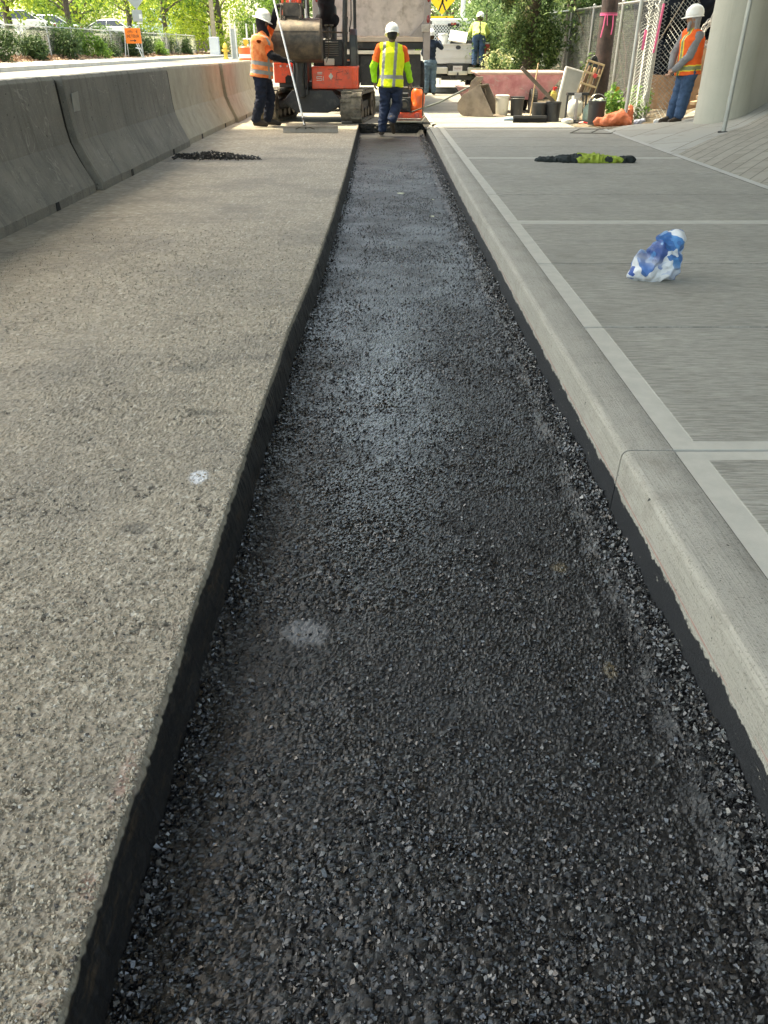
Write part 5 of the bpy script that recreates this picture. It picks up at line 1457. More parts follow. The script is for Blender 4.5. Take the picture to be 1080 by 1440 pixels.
q.add(vs, [tuple(range(m_)), tuple(range(2 * m_ - 1, m_ - 1, -1))] + [(k, m_ + k, m_ + (k + 1) % m_, (k + 1) % m_) for k in range(m_)])
q.build("shell", BKM, sb)
for y in (-.325, .30):
    q = MB(); q.prism([(p[0], p[1]) for p in prof2], .025, ((0, y, 0), (1, 0, 0), (0, 0, 1), (0, 1, 0))); q.build("side_plate", BKM, sb, bevel=.004)
for y in (-.17, .12):
    q = MB(); q.prism([(-.34, .22), (-.20, .44), (-.14, .66), (-.03, .76), (.03, .75), (.03, .70), (-.04, .62), (.0, .55), (.10, .52), (.12, .40), (-.20, .20)], .035, ((0, y, 0), (1, 0, 0), (0, 0, 1), (0, 1, 0))); q.build("mounting_ear", BKM, sb, bevel=.004)
for y in (-.22, -.075, .075, .22):
    q = MB(); q.prism([(.40, .0), (.40, .045), (.62, .018), (.62, .0)], .07, ((0, y - .035, .002), (1, 0, 0), (0, 0, 1), (0, 1, 0))); q.build("tooth", BKM, sb, bevel=.003)

# pink wheeled tub
PINK = mat("faded_pink_paint", (.56, .19, .22), .6, var=.15, scale=4, c2=(.64, .32, .34), dirt=(.52, .36, .34), dscale=5, damt=.4, bump=.1)
def tub(name, label, loc, wt_, wb, d, z0, z1, rim, wheels, rz=0):
    t = thing(name, label, "tub", loc, rz)
    q = MB(); T = .03
    def ring(wl, wr, y, z): return [(wl, -y, z), (wr, -y, z), (wr, y, z), (wl, y, z)]
    o0 = ring(wb[0], wb[1], d * .36, z0); o1 = ring(wt_[0], wt_[1], d * .5, z1)
    i1 = ring(wt_[0] + T, wt_[1] - T, d * .5 - T, z1); i0 = ring(wb[0] + T, wb[1] - T, d * .36 - T, z0 + T)
    vs = o0 + o1 + i1 + i0; fs = [(3, 2, 1, 0), (12, 13, 14, 15)]
    for a in range(3):
        for k in range(4): fs.append((a * 4 + k, a * 4 + (k + 1) % 4, a * 4 + 4 + (k + 1) % 4, a * 4 + 4 + k))
    q.add(vs, fs); b_ = q.build("shell", PINK, t, bevel=.012)
    r = MB(); pts = ring(wt_[0], wt_[1], d * .5, z1)
    for k in range(4): r.caps(pts[k], pts[(k + 1) % 4], rim, rim, 10)
    r.build("rim", mat("pale_pink_rim", (.58, .40, .37), .55, var=.15), t, smooth=True)
    # dried mortar streaks
    sc = MB(); rs = random.Random(5)
    for k in range(9):
        u = rs.random(); v = rs.uniform(.3, .9); x0 = (wb[0] + (wt_[0] - wb[0]) * v) + u * ((wb[1] - wb[0]) + ((wt_[1] - wt_[0]) - (wb[1] - wb[0])) * v)
        y0 = -(d * .36 + d * .14 * v) - .003; z = z0 + (z1 - z0) * v
        sc.tube([(x0, y0, z), (x0 + .06, y0 + .008, z - .035 + rs.uniform(-.01, .05)), (x0 + .13, y0 + .01, z - .04)], [.003, .007, .002], 5)
    sc.build("mortar_streaks", mat("mortar", (.55, .48, .44), .9), b_)
    for x, y, r_ in wheels: wheel(t, (x, y, r_ + .0), r_, .14, (.10, .09, .08), "wheel")
    return t
tub("mortar_tub", "large faded pink tub with pale rim standing on black wheels behind the buckets", (3.10, 20.3, .004), (-.96, 1.0), (-.44, .56), 1.25, .27, .80, .034, ((.30, -.72, .25), (.30, .55, .25), (-.45, .5, .25)))
q = MB(); q.tube([(2.65, 20.1, .24), (2.65, 20.1, .01)], .03, 8)
tub("small_mortar_tub", "smaller faded pink tub just left of the large one, behind the digging bucket", (2.45, 23.6, .0), (-.42, .50), (-.20, .32), .8, .02, .40, .02, ())

def bucket(label, loc, m, r0=.125, r1=.15, h=.38, lid=None, handle=True):
    t = thing("pail", label, "bucket", loc)
    q = MB(); q.lathe([(.0001, .0), (r0, .0), (r1, h), (r1 + .006, h), (r1 + .006, h - .03), (r1 + .001, h - .035)], (0, 0, 0), 28)
    q.lathe([(r1 - .004, h), (r0 - .004, .012), (.0001, .012)], (0, 0, 0), 28)
    b_ = q.build("body", m, t, smooth=True, fix=False)
    if handle:
        w_ = MB(); w_.tube([((r1 + .005) * math.cos(a), (.10 if handle == 'up' else -.03) * 0 - (.0 if handle == 'up' else .16) * math.sin(a), h - .05 + (.16 if handle == 'up' else .02) * math.sin(a)) for a in [math.pi * k / 12 for k in range(13)]], .004, 6); w_.build("wire_handle", STEEL_L, t, smooth=True)
    if lid:
        w_ = MB(); w_.lathe([(.0001, h + .002), (r1 + .008, h + .002), (r1 + .008, h + .02), (r1 - .02, h + .028), (.0001, h + .024)], (0, 0, 0), 28); w_.build("lid", lid, t, smooth=True)
    return t
BKT = mat("black_plastic", (.022, .023, .025), .45, var=.2, dirt=(.10, .10, .095), damt=.4)
bucket("dirty white pail standing between the digging bucket and a black pail", (2.62, 18.9, .004), mat("dirty_white_plastic", (.66, .63, .55), .5, var=.08, dirt=(.38, .30, .20), dscale=6, damt=.5), lid=mat("dirty_white_plastic", (0, 0, 0)))
bucket("black pail standing right beside the dirty white one", (2.94, 18.86, .004), BKT)
bucket("shiny black pail behind the broom head, nearest the timber", (3.15, 17.32, .004), BKT, .13, .155, .34, handle=False)
bucket("shiny black pail under the yellow bottle with red cap", (3.42, 17.28, .004), BKT, .13, .150, .34, lid=BKT, handle=False)
p4 = bucket("tall black pail with raised wire handle beside the orange bag", (4.02, 16.20, float(ground_at(4.02, 16.2)) + .002), BKT, .135, .158, .40, handle='up')
q = Blob()
for k in range(7): q.ball((random.uniform(-.08, .08), random.uniform(-.08, .08), .36 + random.uniform(0, .06)), random.uniform(.03, .05))
o = link(organic(q, .012, 1, .008, 14), "rag_bundle", mat("pale_rag", (.45, .50, .42), .9), None, loc=(4.02, 16.20, float(ground_at(4.02, 16.2)) + .002)); tag(o, "crumpled pale rags filling the tall black pail with raised handle", "rags")
# yellow bottle, red cap
t = thing("fluid_jug", "pale yellow bottle with red cap standing on a black pail", "bottle", (3.40, 17.26, .373))
q = MB(); q.b2(-.055, .055, -.04, .04, 0, .15); q.prism([(-.055, .15), (.055, .15), (.025, .185), (-.025, .185)], .06, ((0, -.03, 0), (1, 0, 0), (0, 0, 1), (0, 1, 0))); q.build("body", YELLOWP, t, bevel=.012)
q = MB(); q.cyl((0, 0, .186), (0, 0, .235), .028); q.b2(-.03, .055, -.012, .012, .215, .25); q.build("cap", mat("red_plastic", (.55, .03, .03), .4), t, bevel=.005)
# broom
t = thing("push_broom", "push broom with black head and pale wooden handle leaning by the black pails", "broom", (2.92, 16.98, .004))
q = MB(); q.b2(-.33, .33, -.035, .035, .085, .135); q.build("head", BKT, t, bevel=.01)
q = MB()
for k in range(44):
    for j in range(3):
        x = -.318 + k * .0148; y = -.024 + j * .024; q.cyl((x, y, .09), (x + random.uniform(-.006, .006), y + (j - 1) * .012, .002), .0055, .007, 5)
q.build("bristles", mat("bristle_black", (.015, .015, .016), .8), t)
q = MB(); q.cyl((.0, 0, .12), (.13, .34, 1.02), .0135, n=10); q.build("handle", WOODL, t, smooth=True)
q = MB(); q.box((0, 0, 0), (.92, .035, .065), None)
o = q.build("timber", mat("grey_timber", (.13, .105, .085), .85, var=.25), None, bevel=.004, loc=(3.05, 17.16, .66)); o.rotation_euler = (0, R(40), R(4)); tag(o, "dark timber offcut leaning diagonally across the pink tub", "timber")
# hand tool on the ground
t = thing("cordless_drill", "small blue and red power tool lying beside the broom head", "tool", (2.62, 17.45, .03))
q = Blob(); q.caps((-.12, 0, .0), (.08, 0, .02), .028, .035); q.caps((.06, 0, .02), (.10, -.05, .0), .03); link(organic(q, .008, 2), "body", mat("blue_grey_tool", (.16, .24, .34), .5), t)
q = MB(); q.box((.13, 0, .015), (.08, .06, .05), rotm(0, 10, 20)); q.build("battery", mat("red_plastic", (0, 0, 0)), t, bevel=.01)
# leaning panel
t = thing("leaning_panel", "grey flat panel in a white edge frame, leaning left of the wooden rack", "panel", (3.78, 17.95, .004), 6)
mt = rotm(-14, 14, 0)
q = MB(); q.box(mt @ Vector((0, 0, .47)), (.36, .03, .92), mt); q.build("face", mat("panel_grey", (.40, .40, .37), .7, var=.1, bump=.2), t, bevel=.004)
q = MB()
for dx, dz, sx, sz in ((-.20, .47, .045, .96), (0, .945, .42, .03), (.19, .47, .02, .94)): q.box(mt @ Vector((dx, -.004, dz)), (sx, .05, sz), mt)
q.build("frame", mat("white_trim", (.74, .73, .70), .5), t, bevel=.006)
# hand cart with slatted wooden rack
t = thing("tool_cart", "upright cart with tilted wooden slat rack and black legs in front of the utility pole", "cart", (3.84, 17.05, .004), 0)
mt = rotm(-8, 15, -10)
for dx in (-.16, .16):
    q = MB(); q.box(mt @ Vector((dx, 0, .78)), (.022, .03, .60), mt); q.build("rail", WOODL, t, bevel=.003)
for dz in (.50, .68, .88, 1.07):
    q = MB(); q.box(mt @ Vector((0, -.02, dz)), (.34, .02, .035), mt); q.build("slat", WOODL, t, bevel=.003)
for dx in (-.05, .055):
    q = MB(); q.box(mt @ Vector((dx, .0, .78)), (.012, .02, .56), mt); q.build("divider", WOODL, t)
for dx, rr, m_ in ((-.10, .045, WOODB), (.0, .04, mat("kraft_paper", (.45, .30, .18), .8)), (.10, .035, WOODB)):
    q = MB(); q.cyl(mt @ Vector((dx, .04, .52)), mt @ Vector((dx + .02, .05, 1.00)), rr, rr * .8, 12); q.build("rolled_material", m_, t, smooth=True)
q = MB(); q.box(mt @ Vector((.06, -.04, .86)), (.07, .03, .07), mt @ rotm(0, 20, 0)); q.build("red_tag", mat("red_plastic", (0, 0, 0)), t)
q = MB()
for x in (-.20, .17): q.tube([(x, .02, .52), (x - .01, 0, .02)], .020, 8)
q.b2(-.22, .20, -.06, .10, .48, .53); q.b2(-.22, .24, -.16, .12, .004, .03); q.tube([(-.02, -.03, .50), (-.03, -.05, .03)], .026, 8)
q.build("leg_frame", BLK, t, bevel=.003)
q = MB(); q.b2(-.055, -.005, -.09, -.07, .06, .45); q.b2(-.09, .05, -.075, -.06, .44, .52); q.build("steel_bracket", mat("pale_steel", (.42, .40, .40), .5, .4), t, bevel=.004)
q = MB(); q.tube([(-.05, -.20, .02), (.02, -.24, .035), (.10, -.22, .02), (.14, -.26, .03)], .016, 6)
o = q.build("hose_end", mat("red_plastic", (0, 0, 0)), None, smooth=True, loc=(3.90, 16.95, .004)); tag(o, "short bit of red hose lying at the foot of the tool cart", "hose")
# propane cylinder
t = thing("propane_tank", "white propane tank behind the black legs of the tool cart", "gas tank", (3.93, 17.62, float(ground_at(3.93, 17.62))))
q = MB(); q.lathe([(.11, 0), (.12, .03), (.10, .045), (.14, .08), (.152, .13), (.152, .27), (.14, .32), (.09, .36), (.04, .375), (.0001, .376)], (0, 0, 0), 28); q.build("body", mat("tank_white", (.66, .66, .62), .4, dirt=(.45, .42, .36)), t, smooth=True)
q = MB(); q.lathe([(.085, .36), (.09, .45), (.083, .45), (.078, .36)], (0, 0, 0), 24); q.cyl((0, 0, .37), (0, 0, .43), .02); q.build("collar", mat("tank_white", (0, 0, 0)), t, smooth=True)
# translucent jug
q = MB(); q.lathe([(.0001, 0), (.10, 0), (.11, .03), (.11, .20), (.08, .27), (.035, .31), (.03, .35), (.0001, .35)], (0, 0, 0), 24)
TEAL = mat("teal_film", (.42, .58, .52), .35, var=.2, scale=14)
TEAL.node_tree.nodes["Principled BSDF"].inputs["Transmission Weight"].default_value = .45
o = q.build("water_jug", TEAL, None, smooth=True, loc=(4.08, 17.05, float(ground_at(4.08, 17.05)) + .003)); tag(o, "pale green translucent jug between the tool cart and tall black pail", "jug")
q = Blob(); q.ball((0, 0, .045), (.10, .07, .05)); q.ball((.08, .02, .04), (.06, .05, .04))
o = link(organic(q, .012, 2, .008, 14), "paper_wad", mat("white_paper", (.68, .68, .64), .8), None, loc=(3.62, 16.85, .004)); tag(o, "crumpled white paper lying left of the tool cart's foot", "litter")

# utility pole with ribbon, hose coil and guy guard
gx = float(ground_at(4.45, 18.0))
t = thing("utility_pole", "dark brown wooden utility pole with a pink ribbon tied round it", "pole", (4.47, 18.0, gx - .02))
q = MB(); q.lathe([(.170, 0), (.162, 1.0), (.155, 2.5), (.145, 5), (.125, 10)], (0, 0, 0), 28)
PW_ = mat("creosoted_wood", (.036, .026, .026), .8, var=.4, scale=7, c2=(.06, .040, .036), dirt=(.13, .075, .065), dscale=2.2, damt=.5, bump=.6, bscale=30, bdist=.01)
q.build("shaft", PW_, t, smooth=True)
q = MB(); q.box((0, 0, 9.2), (2.2, .1, .12)); q.build("crossarm", PW_, t, bevel=.01)
rb_ = MB(); PK = mat("pink_ribbon", (.72, .12, .28), .6)
rb_.lathe([(.166, -.012), (.166, .012)], (0, 0, 1.80), 28)
rb_.tube([(-.10, -.17, 1.80), (-.12, -.19, 1.6), (-.15, -.19, 1.42)], .012, 5); rb_.tube([(.05, -.17, 1.80), (.06, -.19, 1.62), (.05, -.19, 1.47)], .012, 5); rb_.tube([(-.07, -.18, 1.80), (-.05, -.2, 1.62)], .010, 5)
rb_.lathe([(.166, .02), (.166, .032)], (0, 0, 1.80), 28)
o = rb_.build("ribbon", PK, None, loc=(4.47, 18.0, gx - .02)); tag(o, "bright pink ribbon knotted round the utility pole", "ribbon")
q = MB()
for k in range(7):
    r_ = .23 + .012 * k; q.tube([(.0 + r_ * .45 * math.cos(a) + .006 * k, -.05 + .03 * math.cos(a * 2 + k), .52 + r_ * 1.9 * math.sin(a)) for a in [2 * math.pi * j / 24 for j in range(25)]], .013, 6)
o = q.build("hose_coil", mat("black_hose", (.025, .03, .036), .5, var=.4), None, smooth=True, loc=(4.17, 17.72, gx + .0)); tag(o, "tall coil of black hose leaning against the foot of the utility pole", "hose coil")
q = MB(); q.prism([(-.05, 0), (.05, 0), (.09, .22), (.04, .42), (-.02, .42), (-.06, .2)], .02, ((0, 0, 0), (1, 0, 0), (0, 0, 1), (0, 1, 0)))
o = q.build("pole_guard", mat("amber_plastic", (.62, .33, .04), .5), None, bevel=.005, loc=(4.76, 17.95, float(ground_at(4.76, 17.95)) + .12)); o.rotation_euler = (0, R(10), 0); tag(o, "amber plastic guard strip low at the right of the utility pole", "guard strip")
q = MB(); q.tube([(4.85, 17.9, .25), (5.5, 18.2, 1.2), (6.8, 18.8, 3.3)], .013, 6)
o = q.build("guy_wire", STEEL_D, None, smooth=True); tag(o, "thin slanting guy wire rising behind the chain link near the pole", "guy wire")
# orange bags
OB = mat("orange_bag", (.60, .16, .07), .6, var=.2, scale=9, bump=.4, bscale=120)
q = Blob()
q.ball((-.02, 0, .10), (.17, .14, .11)); q.ball((.10, .02, .11), (.14, .13, .12)); q.ball((-.17, -.02, .07), (.12, .09, .075)); q.ball((.22, -.03, .07), (.09, .08, .07)); q.ball((-.30, 0, .07), (.07, .06, .06))
q.caps((.0, 0, .15), (.12, .05, .21), .05)
me = organic(q, .014, 2, .022, 7, (1, 1, 1.5), 2, .007, 30)
o = link(me, "sandbag", OB, None, loc=(4.26, 15.75, float(ground_at(4.26, 15.75)) + .0)); tag(o, "bright orange sandbag slumped beside the tall black pail", "sandbag", "orange sandbags beside the black pail")
q = Blob(); q.ball((0, 0, .09), (.12, .10, .10)); q.ball((.05, 0, .20), (.06, .06, .09)); q.ball((-.07, 0, .13), (.06, .06, .07))
o = link(organic(q, .014, 2, .020, 8, (1, 1, 1.5), 8, .006, 30), "sandbag", OB, None, loc=(4.58, 16.15, float(ground_at(4.58, 16.15)))); tag(o, "smaller orange sandbag bunched upright behind the slumped one", "sandbag", "orange sandbags beside the black pail")
for i, (x, y, lb) in enumerate(((4.72, 15.75, "blue and white drink wrapper lying right of the orange sandbags"), (5.02, 15.55, "white paper cup flattened on the ground under the fence end"))):
    q = Blob(); q.caps((-.07, 0, .03), (.06, .03, .05), .035, .03); q.ball((.07, .02, .06), (.04, .03, .03))
    o = link(organic(q, .010, 1, .012, 16), "drink_wrapper" if i == 0 else "paper_cup", mat("wrap_%d" % i, ((.45, .48, .60), (.66, .68, .70))[i], .5, var=.5 if i == 0 else .1, scale=30), None, loc=(x, y, float(ground_at(x, y)))); tag(o, lb, "litter")

# hi-vis jacket dropped on the pavement
DK = fabric("dark_jacket", (.020, .026, .026), .3); LM = fabric("lime_jacket", (.25, .32, .05), .2)
q = Blob()
q.ball((-.34, .05, .012), (.20, .10, .035)); q.ball((-.16, .03, .02), (.18, .15, .05)); q.ball((-.02, .02, .03), (.15, .17, .06)); q.ball((.12, .0, .035), (.14, .15, .06)); q.ball((.26, -.03, .025), (.14, .10, .045)); q.ball((.42, -.06, .025), (.11, .07, .04)); q.ball((.50, -.07, .035), (.05, .06, .045))
q.caps((-.05, .06, .06), (.12, .02, .075), .035); q.caps((-.52, .05, .008), (-.30, .05, .01), .012, .03); q.caps((.0, -.08, .03), (.30, -.10, .03), .032)
def flat_(me):
    me.transform(Matrix.Diagonal((1, 1, .72, 1))); return me
def jf(c, n_):
    x = c.x + .05 * mnoise.noise(c * 12)
    if x < -.10 or x > .40: return 0
    return 0 if (mnoise.noise(c * 9 + Vector((3, 1, 2))) > .42) else 1
o = link(flat_(organic(q, .008, 1, .032, 15, (1, .6, 1), 4, .012, 30)), "jacket", [DK, LM], None, jf, loc=(2.36, 9.80, .129)); tag(o, "dark and lime high-visibility jacket dropped flat on the pavement", "jacket")

# crumpled plastic bag
g = NG("printed_bag")
v = g.N.new("ShaderNodeTexVoronoi"); v.inputs["Scale"].default_value = 13; 
nzv = g.N.new("ShaderNodeTexNoise"); nzv.inputs["Scale"].default_value = 9; g.L.new(g.P, nzv.inputs["Vector"])
mxv = g.N.new("ShaderNodeMix"); mxv.data_type = 'RGBA'; mxv.inputs[0].default_value = .25; g.L.new(g.P, mxv.inputs[6]); g.L.new(nzv.outputs["Color"], mxv.inputs[7]); g.L.new(mxv.outputs[2], v.inputs["Vector"])
sp = g.N.new("ShaderNodeSeparateColor"); g.L.new(v.outputs["Color"], sp.inputs[0])
hz = g.smooth(g.op('ADD', g.Z, g.op('MULTIPLY', g.X, .35)), .05, .15)
prt = g.ramp(sp.outputs[0], (0, (.02, .05, .20)), (.30, (.03, .13, .36)), (.60, (.06, .24, .52)), (.78, (.60, .64, .68)), (1.0, (.66, .68, .70)))
pale = g.ramp(sp.outputs[1], (0, (.60, .63, .66)), (.50, (.70, .71, .72)), (.56, (.06, .20, .50)), (.78, (.02, .06, .30)), (.84, (.66, .69, .72)), (1, (.62, .65, .70)))
c = g.mix(hz, pale, prt)
g.b.inputs["Transmission Weight"].default_value = .12
m_ = g.done(c, .28, g.bump(g.noise(22, 5, .7, None, 1.2), .8, .012))
q = Blob()
q.ball((-.03, 0, .075), (.095, .08, .08)); q.ball((.04, 0, .10), (.075, .075, .10)); q.ball((.055, .0, .19), (.055, .05, .07)); q.ball((.085, .0, .24), (.035, .03, .035)); q.ball((-.08, -.01, .05), (.055, .055, .05)); q.ball((.01, -.02, .155), (.06, .055, .06))
me = organic(q, .0055, 1, .030, 11, (1, 1, .8), 1.7, .010, 36)
me.polygons.foreach_set("use_smooth", [False] * len(me.polygons)); me.transform(Matrix.Diagonal((1.05, 1.0, .92, 1)))
o = link(me, "plastic_bag", m_, None, loc=(1.54, 4.44, .128)); tag(o, "crumpled blue and white plastic bag standing on the pavement slabs", "plastic bag")

# heap of loose asphalt at the foot of the barriers
V = []; F = []; rs = np.random.default_rng(5)
mb = MB(); r2 = random.Random(9)
for k in range(1500):
    u = r2.betavariate(1.6, 2.2); x = -2.82 + u * 1.25; y = 11.45 - u * .25 + r2.gauss(0, .10) * (1.1 - u * .6)
    hgt = max(0, .075 * (1 - abs(u - .45) * 1.7)) * math.exp(-((y - 11.45 + u * .25) / .12) ** 2)
    s_ = r2.uniform(.007, .022) * (1.2 if r2.random() < .1 else 1)
    z = r2.random() * hgt + s_ * .5
    rr = rotm(r2.uniform(0, 180), r2.uniform(0, 180), 0)
    mb.cur = 1 if r2.random() < .05 else 0
    pts = [Vector((r2.uniform(.7, 1.2) * s_ * sx, 0, 0)) for sx in (-1, 1)] + [Vector((0, r2.uniform(.7, 1.2) * s_ * sx, 0)) for sx in (-1, 1)] + [Vector((0, 0, r2.uniform(.5, .9) * s_ * sx)) for sx in (-1, 1)]
    pts = [rr @ p + Vector((x, y, z)) for p in pts]
    mb.add(pts, [(0, 2, 4), (2, 1, 4), (1, 3, 4), (3, 0, 4), (2, 0, 5), (1, 2, 5), (3, 1, 5), (0, 3, 5)])
o = mb.build("asphalt_crumbs", [mat("asphalt_lump", (.018, .018, .018), .6), mat("pale_chip", (.38, .35, .30), .8)], None)
tag(o, "low heap of loose black asphalt crumbs at the foot of the barriers", "asphalt crumbs", None, "stuff")
# cover frame set in the pavement
q = MB()
for (a, b) in (((2.95, 13.35), (3.55, 13.25)), ((3.25, 14.05), (3.85, 13.95)), ((2.95, 13.35), (3.25, 14.05)), ((3.25, 13.30), (3.55, 14.0)), ((3.55, 13.25), (3.85, 13.95))):
    for (ax, ay), (bx, by) in ((a, b),):
        q.tube([(ax, ay, .131), (bx, by, .131)], .010, 6)
o = struct(q.build("cover_outline", mat("cover_line", (.10, .09, .07), .8), None))

# ================================================================ FENCES
WIRE = mat("galvanised_wire", (.27, .285, .285), .5, .5, var=.1)
GALV = mat("galvanised_tube", (.44, .45, .44), .45, .6, var=.12, dirt=(.30, .29, .26))
def chain(L_, z0, z1, pitch, r, bow=None):
    """diamond wire mesh in the (u, z) plane as thin prisms; bow(u, z) -> sideways offset"""
    V = []; F = []
    H_ = z1 - z0
    def p3(u, z):
        return Vector((u, bow(u, z) if bow else 0, z))
    for sgn in (1, -1):
        c = -H_ if sgn > 0 else 0
        while c < (L_ if sgn > 0 else L_ + H_):
            # line u = c + sgn*(z - z0)
            za = z0; zb = z1
            ua, ub = c, c + sgn * H_
            if sgn > 0:
                if ua < 0: za += -ua; ua = 0
                if ub > L_: zb -= ub - L_; ub = L_
            else:
                if ua > L_: za += ua - L_; ua = L_
                if ub < 0: zb -= -ub; ub = 0
            if zb - za > pitch * .5:
                k = 6 if bow else 1
                off = Vector((0, .003 * sgn, 0))
                pr = None
                for i in range(k + 1):
                    f = i / k; p = p3(ua + (ub - ua) * f, za + (zb - za) * f) + off
                    base = len(V)
                    for a in (0, 2.09, 4.19): V.append((p.x + r * math.cos(a) * .7, p.y + r * math.sin(a), p.z - sgn * r * math.cos(a) * .7))
                    if pr is not None:
                        for q_ in range(3): F.append((pr + q_, pr + (q_ + 1) % 3, base + (q_ + 1) % 3, base + q_))
                    pr = base
            c += pitch
    return np.array(V), np.array(F)
def fence(name, label, p0, p1, z0, z1, h, posts, pitch=.075, r=.0028, rail=True, bow=None, post_r=.03, lean=0, group=None):
    a = Vector((p1[0] - p0[0], p1[1] - p0[1])); L_ = a.length; ang = math.atan2(a.y, a.x)
    t = thing(name, label, "fence", (p0[0], p0[1], z0), math.degrees(ang), group)
    V, F = chain(L_, .04, h, pitch, r, bow)
    V[:, 2] += (z1 - z0) * V[:, 0] / L_
    nmesh("wire_mesh", V, F, WIRE, t)
    if rail:
        q = MB(); q.tube([(0, .035, h), (L_, .035, h + z1 - z0)], .021, 8); q.build("top_rail", GALV, t, smooth=True)
    for u in posts:
        z = (z1 - z0) * u / L_
        q = MB(); q.cyl((u, .035, z - .1), (u + lean * h, .035, z + h + .03), post_r, n=12); q.ball((u + lean * h, .035, z + h + .04), post_r * 1.25, 10, 6); q.build("post", GALV, t, smooth=True)
    return t
zf0, zf1 = float(left_z(np.array(-13.1), np.array(27.))), float(left_z(np.array(-12.8), np.array(62.)))
fence("chain_link_fence", "low chain link fence with top rail along the pavement across the street", (-13.35, 24.0), (-12.75, 62.0), zf0 + .06, zf1 + .04, 1.15, [1.35 + 2.62 * k for k in range(14)], pitch=.085, r=.0024)
fence("chain_link_fence", "tall chain link fence running back behind the utility pole", (5.10, 16.6), (5.45, 33.0), ground_at(5.1, 16.6), .35, 1.95, [0, 2.9, 5.8, 8.7, 11.6, 14.5], pitch=.075, r=.0024)
fence("loose_fence_panel", "tightly bunched chain link panel on two posts beside the watching worker", (4.56, 16.05), (5.06, 16.5), ground_at(4.56, 16.0), ground_at(5.06, 16.5), 1.98, [.0, .62], pitch=.062, r=.0034, rail=False, bow=lambda u, z: .10 * math.sin(u * 26), post_r=.034)
fence("torn_fence_flap", "loose curling flap of chain link right of the bunched panel", (5.14, 16.35), (5.55, 15.95), ground_at(5.1, 16.3), ground_at(5.5, 16.0), 1.85, [], pitch=.085, r=.0042, rail=False, bow=lambda u, z: .22 * u * math.sin(z * 2.3) + .08 * math.sin(z * 5))
q = MB(); q.tube([(5.02, 16.35, 1.95), (4.98, 16.33, 1.4), (4.95, 16.3, 1.2)], .02, 5); q.tube([(4.70, 16.1, 1.55), (4.66, 16.02, 1.25)], .025, 5)
o = q.build("ribbon", PK, None); tag(o, "pink ribbon hanging on the bunched chain link panel", "ribbon")

# leaning sign post at the foot of the pier
zp = ground_at(4.70, 11.75)
t = thing("sign_post", "round grey metal sign post standing in front of the bridge pier", "post", (4.70, 11.75, zp))
q = MB(); q.cyl((0, 0, -.05), (0, 0, 3.2), .030, n=20); q.build("tube", mat("galvanised_grey", (.36, .365, .34), .4, .4, var=.15, dirt=(.24, .24, .22), damt=.4), t, smooth=True)
q = MB(); q.lathe([(.075, -.01), (.070, .008), (.0001, .010)], (0, 0, 0), 20); q.build("base_ring", mat("dark_gap", (0, 0, 0)), t)
q = MB(); q.b2(-.23, .23, -.036, -.032, 2.35, 3.1); q.build("sign_plate", mat("sign_back_grey", (.40, .41, .41), .4, .5), t)

# boards and scrap between the fence and the pier
PLY = mat("brown_board", (.25, .155, .10), .85, var=.22, scale=5, dirt=(.33, .25, .18), damt=.4, bump=.2)
for i, (x, y, z, sx, sz, rx, ry, rz, lb) in enumerate((
        (5.62, 17.3, .52, .80, .62, -20, 4, 12, "wide brown board leaning low behind the chain link"),
        (6.12, 17.0, .62, .46, .95, -12, 3, 18, "upright brown board just left of the worker's knees"),
        (6.35, 17.9, .95, .95, .85, -18, -14, 10, "large brown board behind the worker, upper of the stack"),
        (6.62, 17.4, 1.38, .62, .5, -22, 18, 20, "pale brown cardboard sheet at the worker's shoulder height"))):
    q = MB(); q.box((0, 0, 0), (sx, .025, sz))
    o = q.build("board" if i < 3 else "cardboard_sheet", PLY if i < 3 else mat("cardboard", (.40, .28, .19), .85), None, bevel=.003, loc=(x, y, z)); o.rotation_euler = (R(rx), R(ry), R(rz)); tag(o, lb, "board", "scrap boards behind the fence" if i < 3 else None)
for i, (z, rz, lb) in enumerate(((.42, 20, "lowest short plank behind the worker's legs"), (.52, 32, "middle short plank behind the worker's legs"), (.62, 24, "highest short plank behind the worker's legs"))):
    q = MB(); q.box((0, 0, 0), (.7, .14, .06)); o = q.build("plank", mat("plank_wood", (.36, .25, .16), .8), None, bevel=.004, loc=(6.25 + .05 * i, 16.7, z)); o.rotation_euler = (0, R(-8), R(rz)); tag(o, lb, "plank", "planks stacked behind the worker")
q = Blob()  # near-black heap, added to stand in for deep shade
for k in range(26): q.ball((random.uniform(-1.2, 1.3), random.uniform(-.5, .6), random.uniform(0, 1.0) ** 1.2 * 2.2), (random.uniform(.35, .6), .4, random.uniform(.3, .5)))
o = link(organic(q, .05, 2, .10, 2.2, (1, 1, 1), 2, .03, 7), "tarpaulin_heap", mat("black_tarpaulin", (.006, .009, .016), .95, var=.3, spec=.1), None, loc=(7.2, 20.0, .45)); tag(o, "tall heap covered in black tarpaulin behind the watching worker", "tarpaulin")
q = MB(); rs2 = random.Random(3)
for k in range(16):
    a0 = rs2.uniform(0, 6.28); r_ = rs2.uniform(.12, .28); q.tube([(r_ * math.cos(a0 + j * .5) * 1.2, rs2.uniform(-.1, .1), 1.15 + r_ * math.sin(a0 + j * .5)) for j in range(9)], .007, 5)
q.tube([(-.2, 0, 1.2), (.05, 0, 2.0), (.35, .1, 2.6), (.7, .2, 3.2)], .012, 6)
o = q.build("wire_tangle", mat("grey_wire", (.35, .34, .33), .5, .4), None, loc=(6.35, 17.2, .35)); tag(o, "tangle of grey wire at the watching worker's back", "wire")

